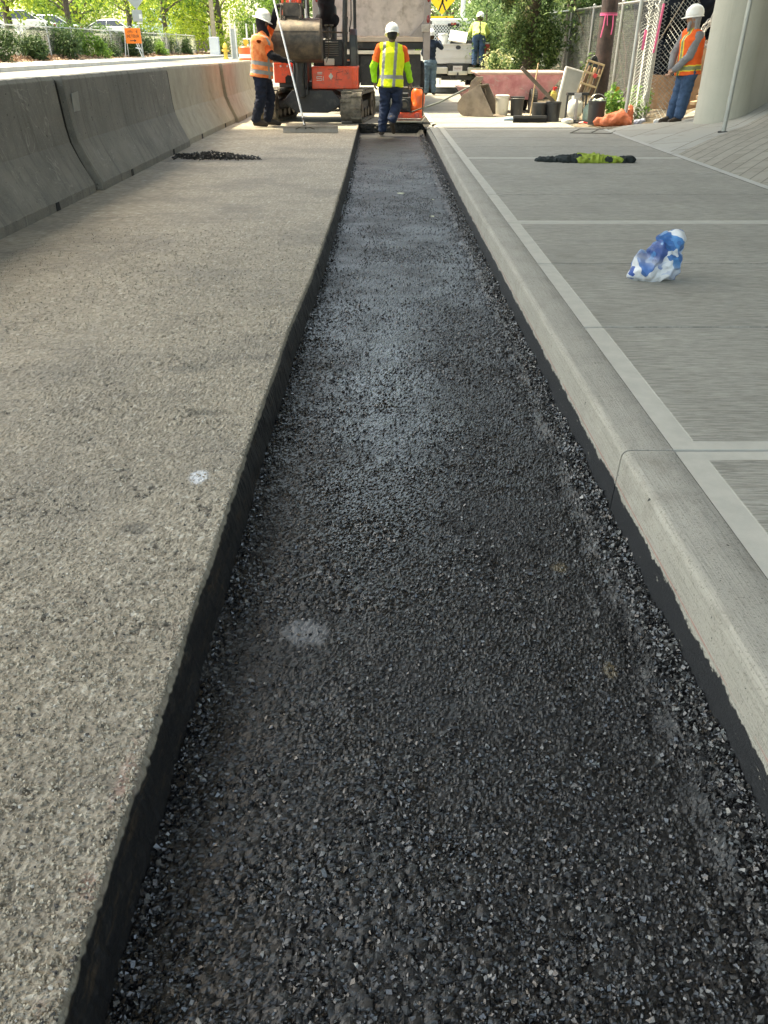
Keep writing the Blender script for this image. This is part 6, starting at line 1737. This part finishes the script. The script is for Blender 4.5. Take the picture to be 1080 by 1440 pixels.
# ================================================================ VEGETATION
def leaves(n, pts, size, seed, droop=.0, flat=1.0, fold=True):
    """n small folded leaf faces scattered round pts [(x, y, z, radius, weight)]; returns vertices, faces"""
    r = np.random.default_rng(seed); P = np.array(pts, float); w_ = P[:, 4] / P[:, 4].sum()
    i = r.choice(len(P), n, p=w_); d = r.normal(size=(n, 3)); d /= np.linalg.norm(d, axis=1)[:, None]
    rad = P[i, 3] * r.random(n) ** .45
    C = P[i, :3] + d * rad[:, None] * np.array([1, 1, flat]); C[:, 2] -= droop * r.random(n)
    nrm = d * .6 + r.normal(size=(n, 3)) * .6 + np.array([0, 0, .5]); nrm /= np.linalg.norm(nrm, axis=1)[:, None]
    a = np.cross(nrm, r.normal(size=(n, 3))); a /= np.linalg.norm(a, axis=1)[:, None]; b = np.cross(nrm, a)
    s = size * (.6 + .8 * r.random(n))[:, None]
    q0 = C - a * s; q1 = C - b * s * .45 + nrm * s * .12; q2 = C + a * s; q3 = C + b * s * .45 + nrm * s * .12
    V = np.stack([q0, q1, q2, q3], 1).reshape(-1, 3); F = np.arange(4 * n).reshape(-1, 4)
    return V, F
LG = leaf_mat("leaf_green", (.045, .11, .018), (.25, .40, .07), .45)
LY = leaf_mat("leaf_yellowgreen", (.16, .28, .03), (.58, .66, .10), .5)
LD = leaf_mat("leaf_dark", (.02, .045, .016), (.10, .16, .05), .3)
LI = leaf_mat("leaf_ivy", (.035, .085, .03), (.25, .36, .13), .4)
LB = leaf_mat("leaf_blossom", (.30, .34, .14), (.62, .62, .36), .4)
LB.node_tree.nodes["Principled BSDF"].inputs["Roughness"].default_value = .7
LBR = leaf_mat("leaf_litter", (.12, .060, .030), (.52, .36, .24), .1)
BARK = mat("bark", (.075, .058, .045), .9, var=.35, scale=8, c2=(.12, .095, .075), bump=.8, bscale=25, bdist=.015)
BARKL = mat("pale_bark", (.28, .24, .19), .9, var=.25, scale=8, bump=.6, bscale=25)
def tree(name, label, loc, h, crown_r, trunk_r, nleaf, lsize, lm, seed, low=.28, group=None, bark=BARK, clumps=26, lean=0):
    t = thing(name, label, "tree", loc, seed * 37 % 360, group)
    r = random.Random(seed); q = MB()
    pts = [(lean * z + .06 * h * .1 * math.sin(z), .05 * math.sin(z * 1.3 + seed), z) for z in np.linspace(-.1, h * .85, 9)]
    q.tube(pts, [trunk_r * (1 - .80 * k / 8) for k in range(9)], 12)
    cl = []
    for k in range(clumps):
        z = h * (low + (1 - low) * (k + .5) / clumps); f = (z / h - low) / (1 - low); rr = crown_r * (math.sin(math.pi * min(1, .18 + f * .82)) ** .7) * r.uniform(.35, 1.0)
        a = r.uniform(0, 6.28); x, y = rr * math.cos(a), rr * math.sin(a); cr = crown_r * r.uniform(.22, .42)
        cl.append((x, y, z, cr, cr ** 2))
        b0 = Vector((lean * z * .7, 0, max(z * .72, h * low * .7))); q.tube([b0, b0.lerp(Vector((x, y, z)), .5) + Vector((0, 0, .05 * h * .3)), Vector((x, y, z))], [trunk_r * .32, trunk_r * .2, trunk_r * .06], 6)
    q.build("trunk", bark, t, smooth=True)
    V, F = leaves(nleaf, cl, lsize, seed, droop=crown_r * .1)
    nmesh("crown", V, F, lm, t)
    return t
def bush(name, label, loc, sx, sy, h, n, ls, lm, seed, cat="bush", group=None, stems=True, clumps=14):
    t = thing(name, label, cat, loc, 0, group); r = random.Random(seed); cl = []; q = MB()
    for k in range(clumps):
        a = r.uniform(0, 6.28); u = r.random() ** .5; x, y = sx * u * math.cos(a), sy * u * math.sin(a); z = h * r.uniform(.15, .85) * (1 - .35 * u); cr = h * r.uniform(.16, .30)
        cl.append((x, y, z, cr, cr ** 2)); q.tube([(x * .2, y * .2, -.02), (x * .6, y * .6, z * .6), (x, y, z)], [.02 * h, .014 * h, .005 * h], 5)
    if stems: q.build("stems", BARK, t)
    V, F = leaves(n, cl, ls, seed); V[:, 2] = np.maximum(V[:, 2], .0)
    nmesh("foliage", V, F, lm, t); return t
LZ = lambda x, y: float(left_z(np.array(float(x)), np.array(float(y))))
# street trees behind the far fence
rowt = [(-15.7, 38.3, .20, "nearest street tree at the left edge of the view"), (-15.6, 45.7, .175, "second street tree, its dark trunk left of the orange sign"), (-15.5, 56.3, .17, "third street tree, trunk just left of the grey sign backs"), (-15.5, 65.3, .19, "fourth street tree, dark trunk right of the sign post")]
for k, (x, y, r_, lb) in enumerate(rowt):
    tree("street_tree", lb, (x, y, LZ(x, y)), 8.5 + k % 2, 3.6, r_, 5200, .11, LG if k % 2 else LY, 3 + k, low=.26, group="street trees behind the far fence")
tree("street_tree", "slim pale-barked tree beyond the fourth street tree", (-16.5, 76.0, LZ(-16, 76)), 9, 3.4, .20, 5000, .13, LG, 11, low=.3, bark=BARKL)
# far backdrop trees
fb = [(-34, 58, 3.4), (-40, 74, 3.6), (-29, 88, 3.8), (-21, 96, 3.6), (-13, 104, 4.0), (-24, 72, 3.0), (-47, 90, 3.8), (-36, 104, 4.0), (-8.5, 84, 3.4), (-12.5, 70, 3.0)]
for k, (x, y, s_) in enumerate(fb):
    tree("broadleaf_tree", ["tall green tree far behind the parked cars", "bright yellow-green tree far beyond the fence"][k % 2], (x, y, LZ(x, y) - .1), 11.5, 4.8, .3, 13000, .135, LY if k % 2 else LG, 40 + k, low=.10, group="trees closing the view at the left", clumps=34)
for k, (x, y, h_) in enumerate(((-1.5, 66, 12), (4.2, 58, 12), (9.0, 52, 11), (2.0, 76, 13), (13.5, 60, 12), (-6.0, 72, 12), (7.2, 44, 9))):
    tree("broadleaf_tree", "green tree closing the view beyond the pickup truck", (x, y, 0), h_, 4.6, .28, 13000, .12, LG if k % 3 else LI, 70 + k, low=.06, group="trees beyond the pickup", clumps=36)
# shrubs along the far fence
shr = [(-14.9, 28.6, 1.2, 1.7, LY, "rounded yellow-green shrub at the left end behind the fence"), (-15.4, 32.4, 1.2, 1.75, LG, "green shrub behind the fence, left of the second tree trunk"), (-14.6, 35.8, 1.1, 1.3, LG, "low green shrub behind the wire below the parked cars"),
       (-14.4, 39.6, 1.2, 1.85, LG, "green shrub behind the fence, left of the orange sign"), (-14.3, 45.8, 1.2, 1.8, LG, "green shrub behind the fence, right of the sign post"), (-14.3, 51.0, 1.1, 1.35, LD, "dark low shrub behind the middle of the far fence"),
       (-14.2, 57.0, 1.4, 2.1, LY, "bright yellow-green shrub near the far end of the fence"), (-14.0, 62.5, 1.6, 2.6, LY, "tall bright shrub past the end of the far fence"), (-11.8, 66, 1.3, 1.8, LY, "pale yellow shrub behind the wooden utility pole")]
for k, (x, y, s_, h_, m_, lb) in enumerate(shr):
    bush("shrub", lb, (x, y, LZ(x, y)), s_, 1.0, h_, 2600, .055, m_, 100 + k, group="shrubs along the far fence")
bush("sapling", "small green sapling growing through the wire left of the orange sign", (-12.75, 40.6, LZ(-12.8, 40)), .45, .3, 1.0, 700, .05, LG, 131)
bush("sapling", "small green sapling growing through the fence, right of the grey sign post", (-12.6, 51.0, LZ(-12.6, 51)), .35, .3, 1.0, 600, .06, LG, 132)
bush("sapling", "small green sapling low at the left part of the far fence", (-13.0, 33.4, LZ(-13, 33)), .30, .3, .8, 500, .05, LG, 133)
for k in range(11):
    yy_ = 27 + 3.1 * k
    bush("hedge_bush", "low dark hedge bush pressed against the back of the far fence", (-14.15 + .05 * (k % 3), yy_, LZ(-14.2, yy_)), 1.9, .45, 1.3 + .2 * (k % 2), 8000, .06, LD if k % 4 else LG, 200 + k, group="hedge bushes behind the far fence", stems=False, clumps=46)
# leaf litter along the far fence
rr = np.random.default_rng(8); n = 9000
y = rr.uniform(24, 66, n); x = -13.25 + .013 * (y - 24) + rr.normal(0, .33, n); z = left_z(x, y) + rr.random(n) * .16 * np.exp(-((x + 13.1) / .35) ** 2) + .11
C = np.stack([x, y, z], 1); a = rr.normal(size=(n, 3)); a[:, 2] *= .5; a /= np.linalg.norm(a, axis=1)[:, None]; b = np.cross(a, rr.normal(size=(n, 3))); b /= np.linalg.norm(b, axis=1)[:, None]; s_ = (.035 + .05 * rr.random(n))[:, None]
V = np.stack([C - a * s_, C - b * s_ * .6, C + a * s_, C + b * s_ * .6], 1).reshape(-1, 3)
o = nmesh("leaf_litter", V, np.arange(4 * n).reshape(-1, 4), LBR, None); tag(o, "brown fallen leaves drifted along the foot of the far fence", "fallen leaves", None, "stuff")
sheet("verge", list(np.arange(-14.6, -12.5, .3)), [-40, 0, 10, 20, 30, 40, 50, 60, 80, 120], left_z, mat("leaf_mould", (.17, .11, .07), .95, var=.4, scale=3, c2=(.26, .18, .12), bump=.6, bscale=20, bdist=.02), .105)

# ivy-hung tree at the right
t = thing("ivy_tree", "tree draped in ivy to the ground behind the large pink tub", "tree", (4.15, 25.4, .1))
q = MB(); q.tube([(0, 0, -.1), (.05, 0, 2), (.0, .1, 5), (.1, 0, 8)], [.24, .22, .18, .08], 12); q.build("trunk", BARK, t, smooth=True)
cl = []; r = random.Random(21)
for k in range(150):
    z = r.uniform(.15, 7.5); wd = 1.05 + .15 * math.sin(z * 3) - (.25 if z < .8 else 0) + (.8 if z > 2.6 else 0); a = r.uniform(0, 6.28); u = r.uniform(.35, 1) * wd
    cl.append((u * math.cos(a), u * .7 * math.sin(a), z, r.uniform(.16, .36), 1))
V, F = leaves(26000, cl, .052, 22, droop=.35); V[:, 2] = np.maximum(V[:, 2], .02); nmesh("ivy", V, F, LI, t)
V, F = leaves(2600, [c for c in cl if r.random() < .30 and c[2] > .4], .045, 23, droop=.2); nmesh("blossom", V, F, LB, t)
bush("blossom_bush", "pale blossoming bush between the pickup and the ivy tree", (3.75, 27.2, .0), .55, .5, 1.5, 2600, .045, LB, 140, stems=True)
bush("climbing_shrub", "pale leafy shrub hanging left of the ivy tree", (3.55, 29.8, 0), .8, .6, 3.8, 5200, .06, LI, 141)
# dark thicket behind the tall fence
for k, (x, y, s_, h_, m_) in enumerate(((6.7, 24.5, 1.5, 3.2, LD), (6.4, 28.5, 1.6, 3.6, LD), (7.2, 32.5, 1.8, 4.0, LD), (8.6, 26.5, 1.8, 4.2, LI), (6.0, 35, 1.8, 3.6, LI), (10.6, 24.0, 2.0, 4.6, LD), (6.2, 21.6, 1.0, 2.2, LD))):
    bush("thicket_bush", "dark tangled bush in the thicket behind the tall chain link fence", (x, y, ground_at(min(x, 9), 18)), s_, 1.3, h_, 5200, .065, m_, 150 + k, group="thicket behind the tall fence")
for k, (x, y) in enumerate(((6.0, 22.8), (5.6, 27), (7.2, 25.4))):
    tree("thicket_tree", "slim tree standing in the thicket behind the tall fence", (x, y, .3), 8, 2.6, .13, 5200, .085, LI, 170 + k, low=.30, group="slim trees in the thicket")
q = MB(); r = random.Random(31)
for k in range(60):
    x, y = r.uniform(5.6, 8.4), r.uniform(19.8, 24); a = r.uniform(-.8, .8); q.tube([(x, y, .3), (x + a * .6, y, 1.2), (x + a * 1.6, y + r.uniform(-.3, .3), r.uniform(1.6, 2.8))], [.012, .009, .004], 4)
o = q.build("dead_brambles", mat("dead_stem", (.20, .13, .10), .9, var=.4), None); tag(o, "bare brown bramble stems behind the tall chain link fence", "brambles", None, "stuff")
# weeds by the sandbags
t = thing("weed_clump", "lush light green weeds growing between the tall black pail and the fence", "weeds", (4.72, 16.75, ground_at(4.72, 16.75)))
q = MB(); r = random.Random(41); cl = []
for k in range(34):
    a = r.uniform(0, 6.28); u = r.random() ** .5; x0, y0 = .34 * u * math.cos(a), .30 * u * math.sin(a); h_ = r.uniform(.25, .72) * (1.1 - .4 * u); x1, y1 = x0 * 1.5 + r.uniform(-.06, .06), y0 * 1.4
    q.tube([(x0, y0, 0), ((x0 + x1) / 2, (y0 + y1) / 2, h_ * .6), (x1, y1, h_)], [.006, .005, .003], 5)
    for j in range(5): f = .3 + .7 * j / 4; cl.append((x0 + (x1 - x0) * f, y0 + (y1 - y0) * f, h_ * f, .07, 1))
q.build("stems", mat("green_stem", (.12, .22, .05), .7), t)
V, F = leaves(2400, cl, .035, 43); V[:, 2] = np.maximum(V[:, 2], .0); nmesh("foliage", V, F, leaf_mat("weed_leaf", (.07, .19, .03), (.26, .44, .10), .4), t)
V, F = leaves(120, cl, .028, 44); nmesh("pale_leaves", V, F, leaf_mat("weed_pale", (.5, .55, .45), (.75, .78, .7), .3), t)

# ================================================================ ACROSS THE STREET
# sign post with the backs of two signs
zs_ = LZ(-11.9, 44.7) + .10
t = thing("sign_post", "tall thin sign post carrying the grey backs of two signs", "sign", (-11.9, 44.7, zs_))
q = MB(); q.cyl((0, 0, 0), (0, 0, 3.6), .035, n=10); q.build("post", GALV, t, smooth=True)
q = MB(); q.prism([(0, -.56), (.56, 0), (0, .56), (-.56, 0)], .012, ((0, -.045, 2.58), (1, 0, 0), (0, 0, 1), (0, -1, 0))); q.build("diamond_sign_back", mat("sign_back", (.36, .38, .40), .45, .4, var=.1), t)
q = MB(); q.b2(-.24, .24, -.06, -.048, 1.52, 2.0); q.build("square_sign_back", mat("sign_back", (0, 0, 0)), t)
for a_ in ((-.08, .20, -.055, -.04, 1.42, 1.48), (.08, .22, -.062, -.05, 1.64, 1.82)):
    q = MB(); q.b2(*a_); q.build("white_sticker", WHITE_D, t)
# detour sign on a folding stand
zs_ = LZ(-12.0, 44.3) + .10
ds = thing("detour_sign", "orange detour sign with black arrow on a white folding stand", "road sign", (-12.15, 44.3, zs_), 2)
q = MB(); q.b2(-.38, .38, -.012, .0, .60, 1.24); face = q.build("sign_face", mat("sign_orange", (.90, .20, .02), .5, var=.06), ds, bevel=.01)
INK = mat("sign_black", (.02, .02, .02), .6)
FT = {'D': [(0, 0, 0, 1), (0, 1, .5, .8), (.5, .8, .5, .2), (.5, .2, 0, 0)], 'E': [(0, 0, 0, 1), (0, 1, .55, 1), (0, .5, .45, .5), (0, 0, .55, 0)], 'T': [(0, 1, .6, 1), (.3, 0, .3, 1)],
      'O': [(0, 0, 0, 1), (0, 1, .55, 1), (.55, 1, .55, 0), (.55, 0, 0, 0)], 'U': [(0, 1, 0, 0), (0, 0, .55, 0), (.55, 0, .55, 1)], 'R': [(0, 0, 0, 1), (0, 1, .5, 1), (.5, 1, .5, .5), (.5, .5, 0, .5), (.2, .5, .55, 0)],
      'B': [(0, 0, 0, 1), (0, 1, .5, 1), (.5, 1, .5, 0), (.5, 0, 0, 0), (0, .5, .5, .5)], 'I': [(.25, 0, .25, 1)], 'K': [(0, 0, 0, 1), (0, .5, .5, 1), (0, .5, .5, 0)]}
def word(s_, x, z, w_, h_, gap):
    o_ = []
    for ch in s_:
        for a, b, c, d in FT.get(ch, []): o_.append((x + a * w_ / .6, z + b * h_, x + c * w_ / .6, z + d * h_))
        x += w_ + gap
    return o_
fr_s = ((0, -.013, 0), (1, 0, 0), (0, 0, 1), (0, -1, 0))
glyph_strokes(word("DETOUR", -.29, .86, .070, .10, .030), .016, face, "lettering", INK, fr_s)
def ring_(cx, cz, r_): return [(cx + r_ * math.cos(a * .7854), cz + r_ * math.sin(a * .7854), cx + r_ * math.cos((a + 1) * .7854), cz + r_ * math.sin((a + 1) * .7854)) for a in range(8)]
glyph_strokes(ring_(-.20, 1.075, .045) + ring_(-.05, 1.075, .045) + [(-.20, 1.075, -.16, 1.14), (-.16, 1.14, -.08, 1.14), (-.08, 1.14, -.05, 1.075), (-.16, 1.14, -.12, 1.075), (-.12, 1.075, -.08, 1.14)], .010, face, "bicycle_symbol", mat("sign_grey_ink", (.22, .07, .03), .6), fr_s)
glyph_strokes([(-.16, .72, .10, .72), (.10, .72, .04, .76), (.10, .72, .04, .68)], .028, face, "arrow", INK, fr_s)
glyph_strokes([(.20, 1.09, .20, 1.15), (.20, 1.09, .23, 1.03), (.20, 1.09, .17, 1.03), (.16, 1.10, .24, 1.13), (.20, 1.18, .20, 1.185)], .016, face, "walking_symbol", INK, fr_s)
q = MB()
for a, b in (((-.50, -.05, 0), (-.36, .02, 1.30)), ((.34, -.12, 0), (.10, .02, .62)), ((.30, .5, 0), (.08, .02, .9)), ((-.48, .5, 0), (-.34, .03, 1.1)), ((.05, -.06, .42), (.32, .0, .36))): q.tube([a, b], .018, 8)
q.build("stand", mat("white_tube", (.68, .68, .66), .5), ds, smooth=True)
q = MB(); q.tube([(-.25, 0, 1.24), (-.1, 0, 1.32), (0, 0, 1.25)], .012, 6); q.build("carry_handle", mat("white_tube", (0, 0, 0)), ds, smooth=True)
# utility pole, hydrant, guard rail, cabinet
zz = LZ(-11.6, 59)
q = MB(); q.lathe([(.165, 0), (.15, 3), (.12, 10)], (0, 0, 0), 16)
o = q.build("utility_pole", mat("pale_pole_wood", (.42, .34, .24), .85, var=.2), None, smooth=True, loc=(-11.75, 63.5, zz)); tag(o, "pale wooden utility pole beyond the far end of the street fence", "pole")
q = MB(); q.lathe([(.07, 0), (.07, 1.9)], (0, 0, 0), 12)
o = q.build("marker_pole", mat("pale_grey_pole", (.60, .62, .58), .5), None, smooth=True, loc=(-12.45, 65.8, zz)); tag(o, "short pale marker pole just left of the wooden utility pole", "pole")
def hydrant(label, loc, m, s=1.0):
    t = thing("fire_hydrant", label, "hydrant", loc); 
    q = MB(); q.lathe([(.16, 0), (.16, .04), (.11, .05), (.10, .50), (.135, .52), (.135, .56), (.12, .60), (.10, .68), (.05, .74), (.0001, .76)], (0, 0, 0), 20); q.build("barrel", m, t, smooth=True)
    q = MB(); q.cyl((0, 0, .74), (0, 0, .81), .03, n=6); q.build("operating_nut", m, t)
    for a, r_ in ((0, .05), (180, .05), (-90, .07)):
        q = MB(); d = Vector((math.cos(R(a)), math.sin(R(a)), 0)); q.cyl(d * .08 + Vector((0, 0, .40)), d * .19 + Vector((0, 0, .40)), r_, n=14); q.build("outlet_cap", m, t, smooth=True)
    t.scale = (s,) * 3; return t
hydrant("yellow fire hydrant beside the far utility pole across the street", (-9.6, 55.2, LZ(-9.6, 55.2)), mat("hydrant_yellow", (.72, .50, .08), .45), 1.12)
hydrant("orange-red fire hydrant behind the large pink tub's left rim", (4.22, 31.0, 0), mat("hydrant_red", (.48, .09, .035), .5), 1.15)
q = MB(); q.b2(-.32, .32, -.2, .2, 0, 1.15)
o = q.build("utility_cabinet", mat("cabinet_grey", (.52, .56, .62), .5, var=.06), None, bevel=.03, loc=(-11.4, 61.5, LZ(-11.3, 61.5))); tag(o, "pale blue-grey utility cabinet between the utility pole and yellow hydrant", "cabinet")
t = thing("gate_frame", "white tubular gate frame behind the orange traffic barrel", "gate", (-8.4, 55.5, LZ(-8.3, 55.5)))
q = MB()
for x in (-.85, -.55, .15, .62): q.cyl((x, 0, 0), (x, 0, 1.95 if x > -.6 else 2.2), .045, n=8)
for z in (.55, 1.15): q.cyl((-.1, 0, z), (.62, 0, z), .04, n=8)
q.build("tube_frame", mat("white_tube", (0, 0, 0)), t, smooth=True)
q = MB(); q.b2(-.86, -.5, .05, .07, .1, 1.7); q.build("mesh_panel", mat("grey_panel", (.40, .42, .40), .6, .3), t)
# traffic barrel
zb = LZ(-5.75, 36.3)
t = thing("traffic_barrel", "orange and white traffic barrel standing beyond the barriers", "traffic barrel", (-5.52, 36.3, zb))
q = MB(); q.lathe([(.31, 0), (.31, .03), (.28, .05), (.28, .30)], (0, 0, 0), 24); q.lathe([(.27, .44), (.26, .58), (.25, .585)], (0, 0, 0), 24); q.lathe([(.25, .72), (.24, .95), (.20, .99), (.0001, 1.0)], (0, 0, 0), 24); q.build("orange_band", mat("barrel_orange", (.85, .13, .03), .45, var=.08), t, smooth=True)
q = MB(); q.lathe([(.276, .30), (.272, .44)], (0, 0, 0), 24); q.lathe([(.256, .585), (.25, .72)], (0, 0, 0), 24); q.build("white_band", mat("barrel_white", (.75, .72, .66), .45), t, smooth=True)
q = MB(); q.cyl((.06, 0, 1.0), (.06, 0, 1.06), .04); q.cyl((.06, -.04, 1.14), (.06, .04, 1.14), .10, n=18); q.build("warning_light", mat("amber_light", (.80, .42, .03), .3), t, smooth=True)

# pedestrian crossing sign
t = thing("crossing_sign", "yellow diamond pedestrian crossing sign with small arrow plate above the pickup", "road sign", (2.42, 36.6, 0))
q = MB(); q.cyl((0, .04, 0), (0, .04, 3.7), .035, n=10); q.build("post", GALV, t, smooth=True)
YS = mat("sign_yellow", (.86, .50, .02), .5, var=.05)
q = MB(); q.prism([(0, -.54), (.54, 0), (0, .54), (-.54, 0)], .012, ((0, 0, 2.98), (1, 0, 0), (0, 0, 1), (0, -1, 0))); f1 = q.build("diamond_face", YS, t)
glyph_strokes([(.02, .12, .0, -.10), (-.04, .10, .06, .10), (.0, -.10, .12, -.36), (.0, -.10, -.06, -.24), (-.06, -.24, -.12, -.38), (.04, .10, .16, -.06), (-.02, .10, -.14, -.02), (.0, .02, .02, -.08)], .062, f1, "walking_figure", INK, ((0, -.012, 2.98), (1, 0, 0), (0, 0, 1), (0, -1, 0)))
q = MB(); q.cyl((.02, -.012, 3.24), (.02, -.017, 3.24), .055, n=18); q.build("figure_head", INK, f1)
q = MB(); q.b2(-.46, .46, -.012, 0, 2.14, 2.40); f2 = q.build("arrow_plate", YS, t)
glyph_strokes([(.20, .34, -.16, .20), (-.16, .20, -.02, .19), (-.16, .20, -.08, .31)], .045, f2, "arrow", INK, ((0, -.012, 2.0), (1, 0, 0), (0, 0, 1), (0, -1, 0)))
q = MB(); q.lathe([(.11, 0), (.09, 8)], (0, 0, 0), 14)
o = q.build("light_pole", mat("pale_grey_pole", (0, 0, 0)), None, smooth=True, loc=(3.6, 40.5, 0)); tag(o, "pale grey lamp pole among the trees right of the crossing sign", "pole")

# parked cars across the street and one beyond the pickup
def car(label, loc, rz, paint, group):
    t = thing("parked_car", label, "car", loc, rz, group)
    q = MB(); body = [(-2.25, .38), (-2.28, .70), (-2.1, .92), (-1.5, .98), (1.0, 1.0), (2.0, .82), (2.25, .62), (2.25, .36), (1.75, .30), (1.6, .55), (1.3, .62), (1.0, .52), (.9, .28), (-.95, .28), (-1.05, .52), (-1.35, .62), (-1.65, .52), (-1.75, .30)]
    q.prism(body, 1.76, ((-.88, 0, 0), (0, 1, 0), (0, 0, 1), (1, 0, 0))); q.build("body", paint, t, bevel=.05)
    vs = []
    for z, y0, y1, hw in ((.97, -1.75, 1.15, .80), (1.38, -1.05, .35, .62), (1.44, -.80, .10, .56)): vs += [(-hw, y0, z), (hw, y0, z), (hw, y1, z), (-hw, y1, z)]
    q = MB(); q.add(vs[:8], [(0, 1, 5, 4), (1, 2, 6, 5), (2, 3, 7, 6), (3, 0, 4, 7)]); q.build("windows", GLASS_D, t, bevel=.01)
    q = MB(); q.add(vs[4:], [(0, 1, 5, 4), (1, 2, 6, 5), (2, 3, 7, 6), (3, 0, 4, 7), (4, 5, 6, 7)]); 
    for s in (-1, 1):
        q.tube([(s * .81, 1.15, .97), (s * .63, .35, 1.385)], .03, 6); q.tube([(s * .81, -1.75, .97), (s * .63, -1.05, 1.385)], .03, 6); q.tube([(s * .81, -.25, .97), (s * .63, -.3, 1.385)], .03, 6)
    q.build("roof", paint, t, smooth=False)
    for x in (-.80, .80):
        for y in (-1.36, 1.32): wheel(t, (x, y, .32), .32, .2)
    for s in (-1, 1):
        q = MB(); q.b2(s * .70 - .14, s * .70 + .14, 2.16, 2.27, .60, .74); q.build("headlight", mat("clear_lens", (0, 0, 0)), t, bevel=.02)
        q = MB(); q.b2(s * .70 - .14, s * .70 + .14, -2.30, -2.2, .68, .82); q.build("tail_light", mat("tail_red", (0, 0, 0)), t, bevel=.02)
        q = MB(); q.ball((s * .95, .95, 1.0), (.10, .05, .07), 10, 6); q.build("wing_mirror", paint, t, smooth=True)
    return t
CW = mat("car_white", (.72, .72, .72), .25, coat=.7, var=.02)
CB = mat("car_silver", (.45, .50, .54), .25, .3, coat=.7, var=.02)
for k, (x, y, rz, m_, lb) in enumerate(((-20.4, 50, 100, CW, "white parked car behind the second street tree, windscreen showing"), (-25.6, 54, 80, CW, "white parked car at the left, behind the rounded shrub"), (-21.6, 58, 95, CB, "silver parked car between the second and third street trees"), (-20.5, 68, 85, CW, "white parked car seen left of the grey sign backs"))):
    car(lb, (x, y, LZ(x, y) + .75), rz, m_, "cars parked beyond the far fence")
sheet("parking_lot", [-60, -40, -30, -25, -20, -17.2], [40, 50, 60, 80, 100], lambda x, y: left_z(x, y) + .75, MATS["far_street"])
lotf = MB(); lotf.add([(-17.2, 40, 1.0), (-17.2, 100, 1.2), (-17.2, 100, 2.05), (-17.2, 40, 1.80)], [(0, 1, 2, 3)]); lotf.add([(-17.2, 40, 1.8), (-60, 40, 1.8), (-60, 40, .9), (-17.2, 40, 1.0)], [(0, 1, 2, 3)])
struct(lotf.build("parking_lot_bank", MATS["dirt"], None))
car("white parked car half hidden by leaves right of the pickup", (5.6, 40.0, .02), 8, CW, None)
t = thing("van", "pale blue and white box van beyond the fourth street tree", "van", (-20.5, 84, LZ(-20, 84) + .6), 75)
q = MB(); q.prism([(-2.6, .45), (-2.6, 2.6), (-2.3, 2.8), (1.2, 2.8), (1.7, 2.5), (2.2, 1.6), (3.0, 1.35), (3.1, .45)], 2.0, ((-1, 0, 0), (0, 1, 0), (0, 0, 1), (1, 0, 0))); q.build("body", mat("van_pale_blue", (.50, .66, .74), .3, coat=.5), t, bevel=.08)
for s in (-1, 1):
    q = MB(); q.b2(s * 1.0 - .01, s * 1.0 + .012, 1.0, 1.75, 1.55, 2.25); q.b2(s * 1.0 - .01, s * 1.0 + .012, -.4, .6, 1.7, 2.2); q.build("side_window", GLASS_D, t)
    for y in (-1.6, 2.1): wheel(t, (s * .88, y, .38), .38, .22)
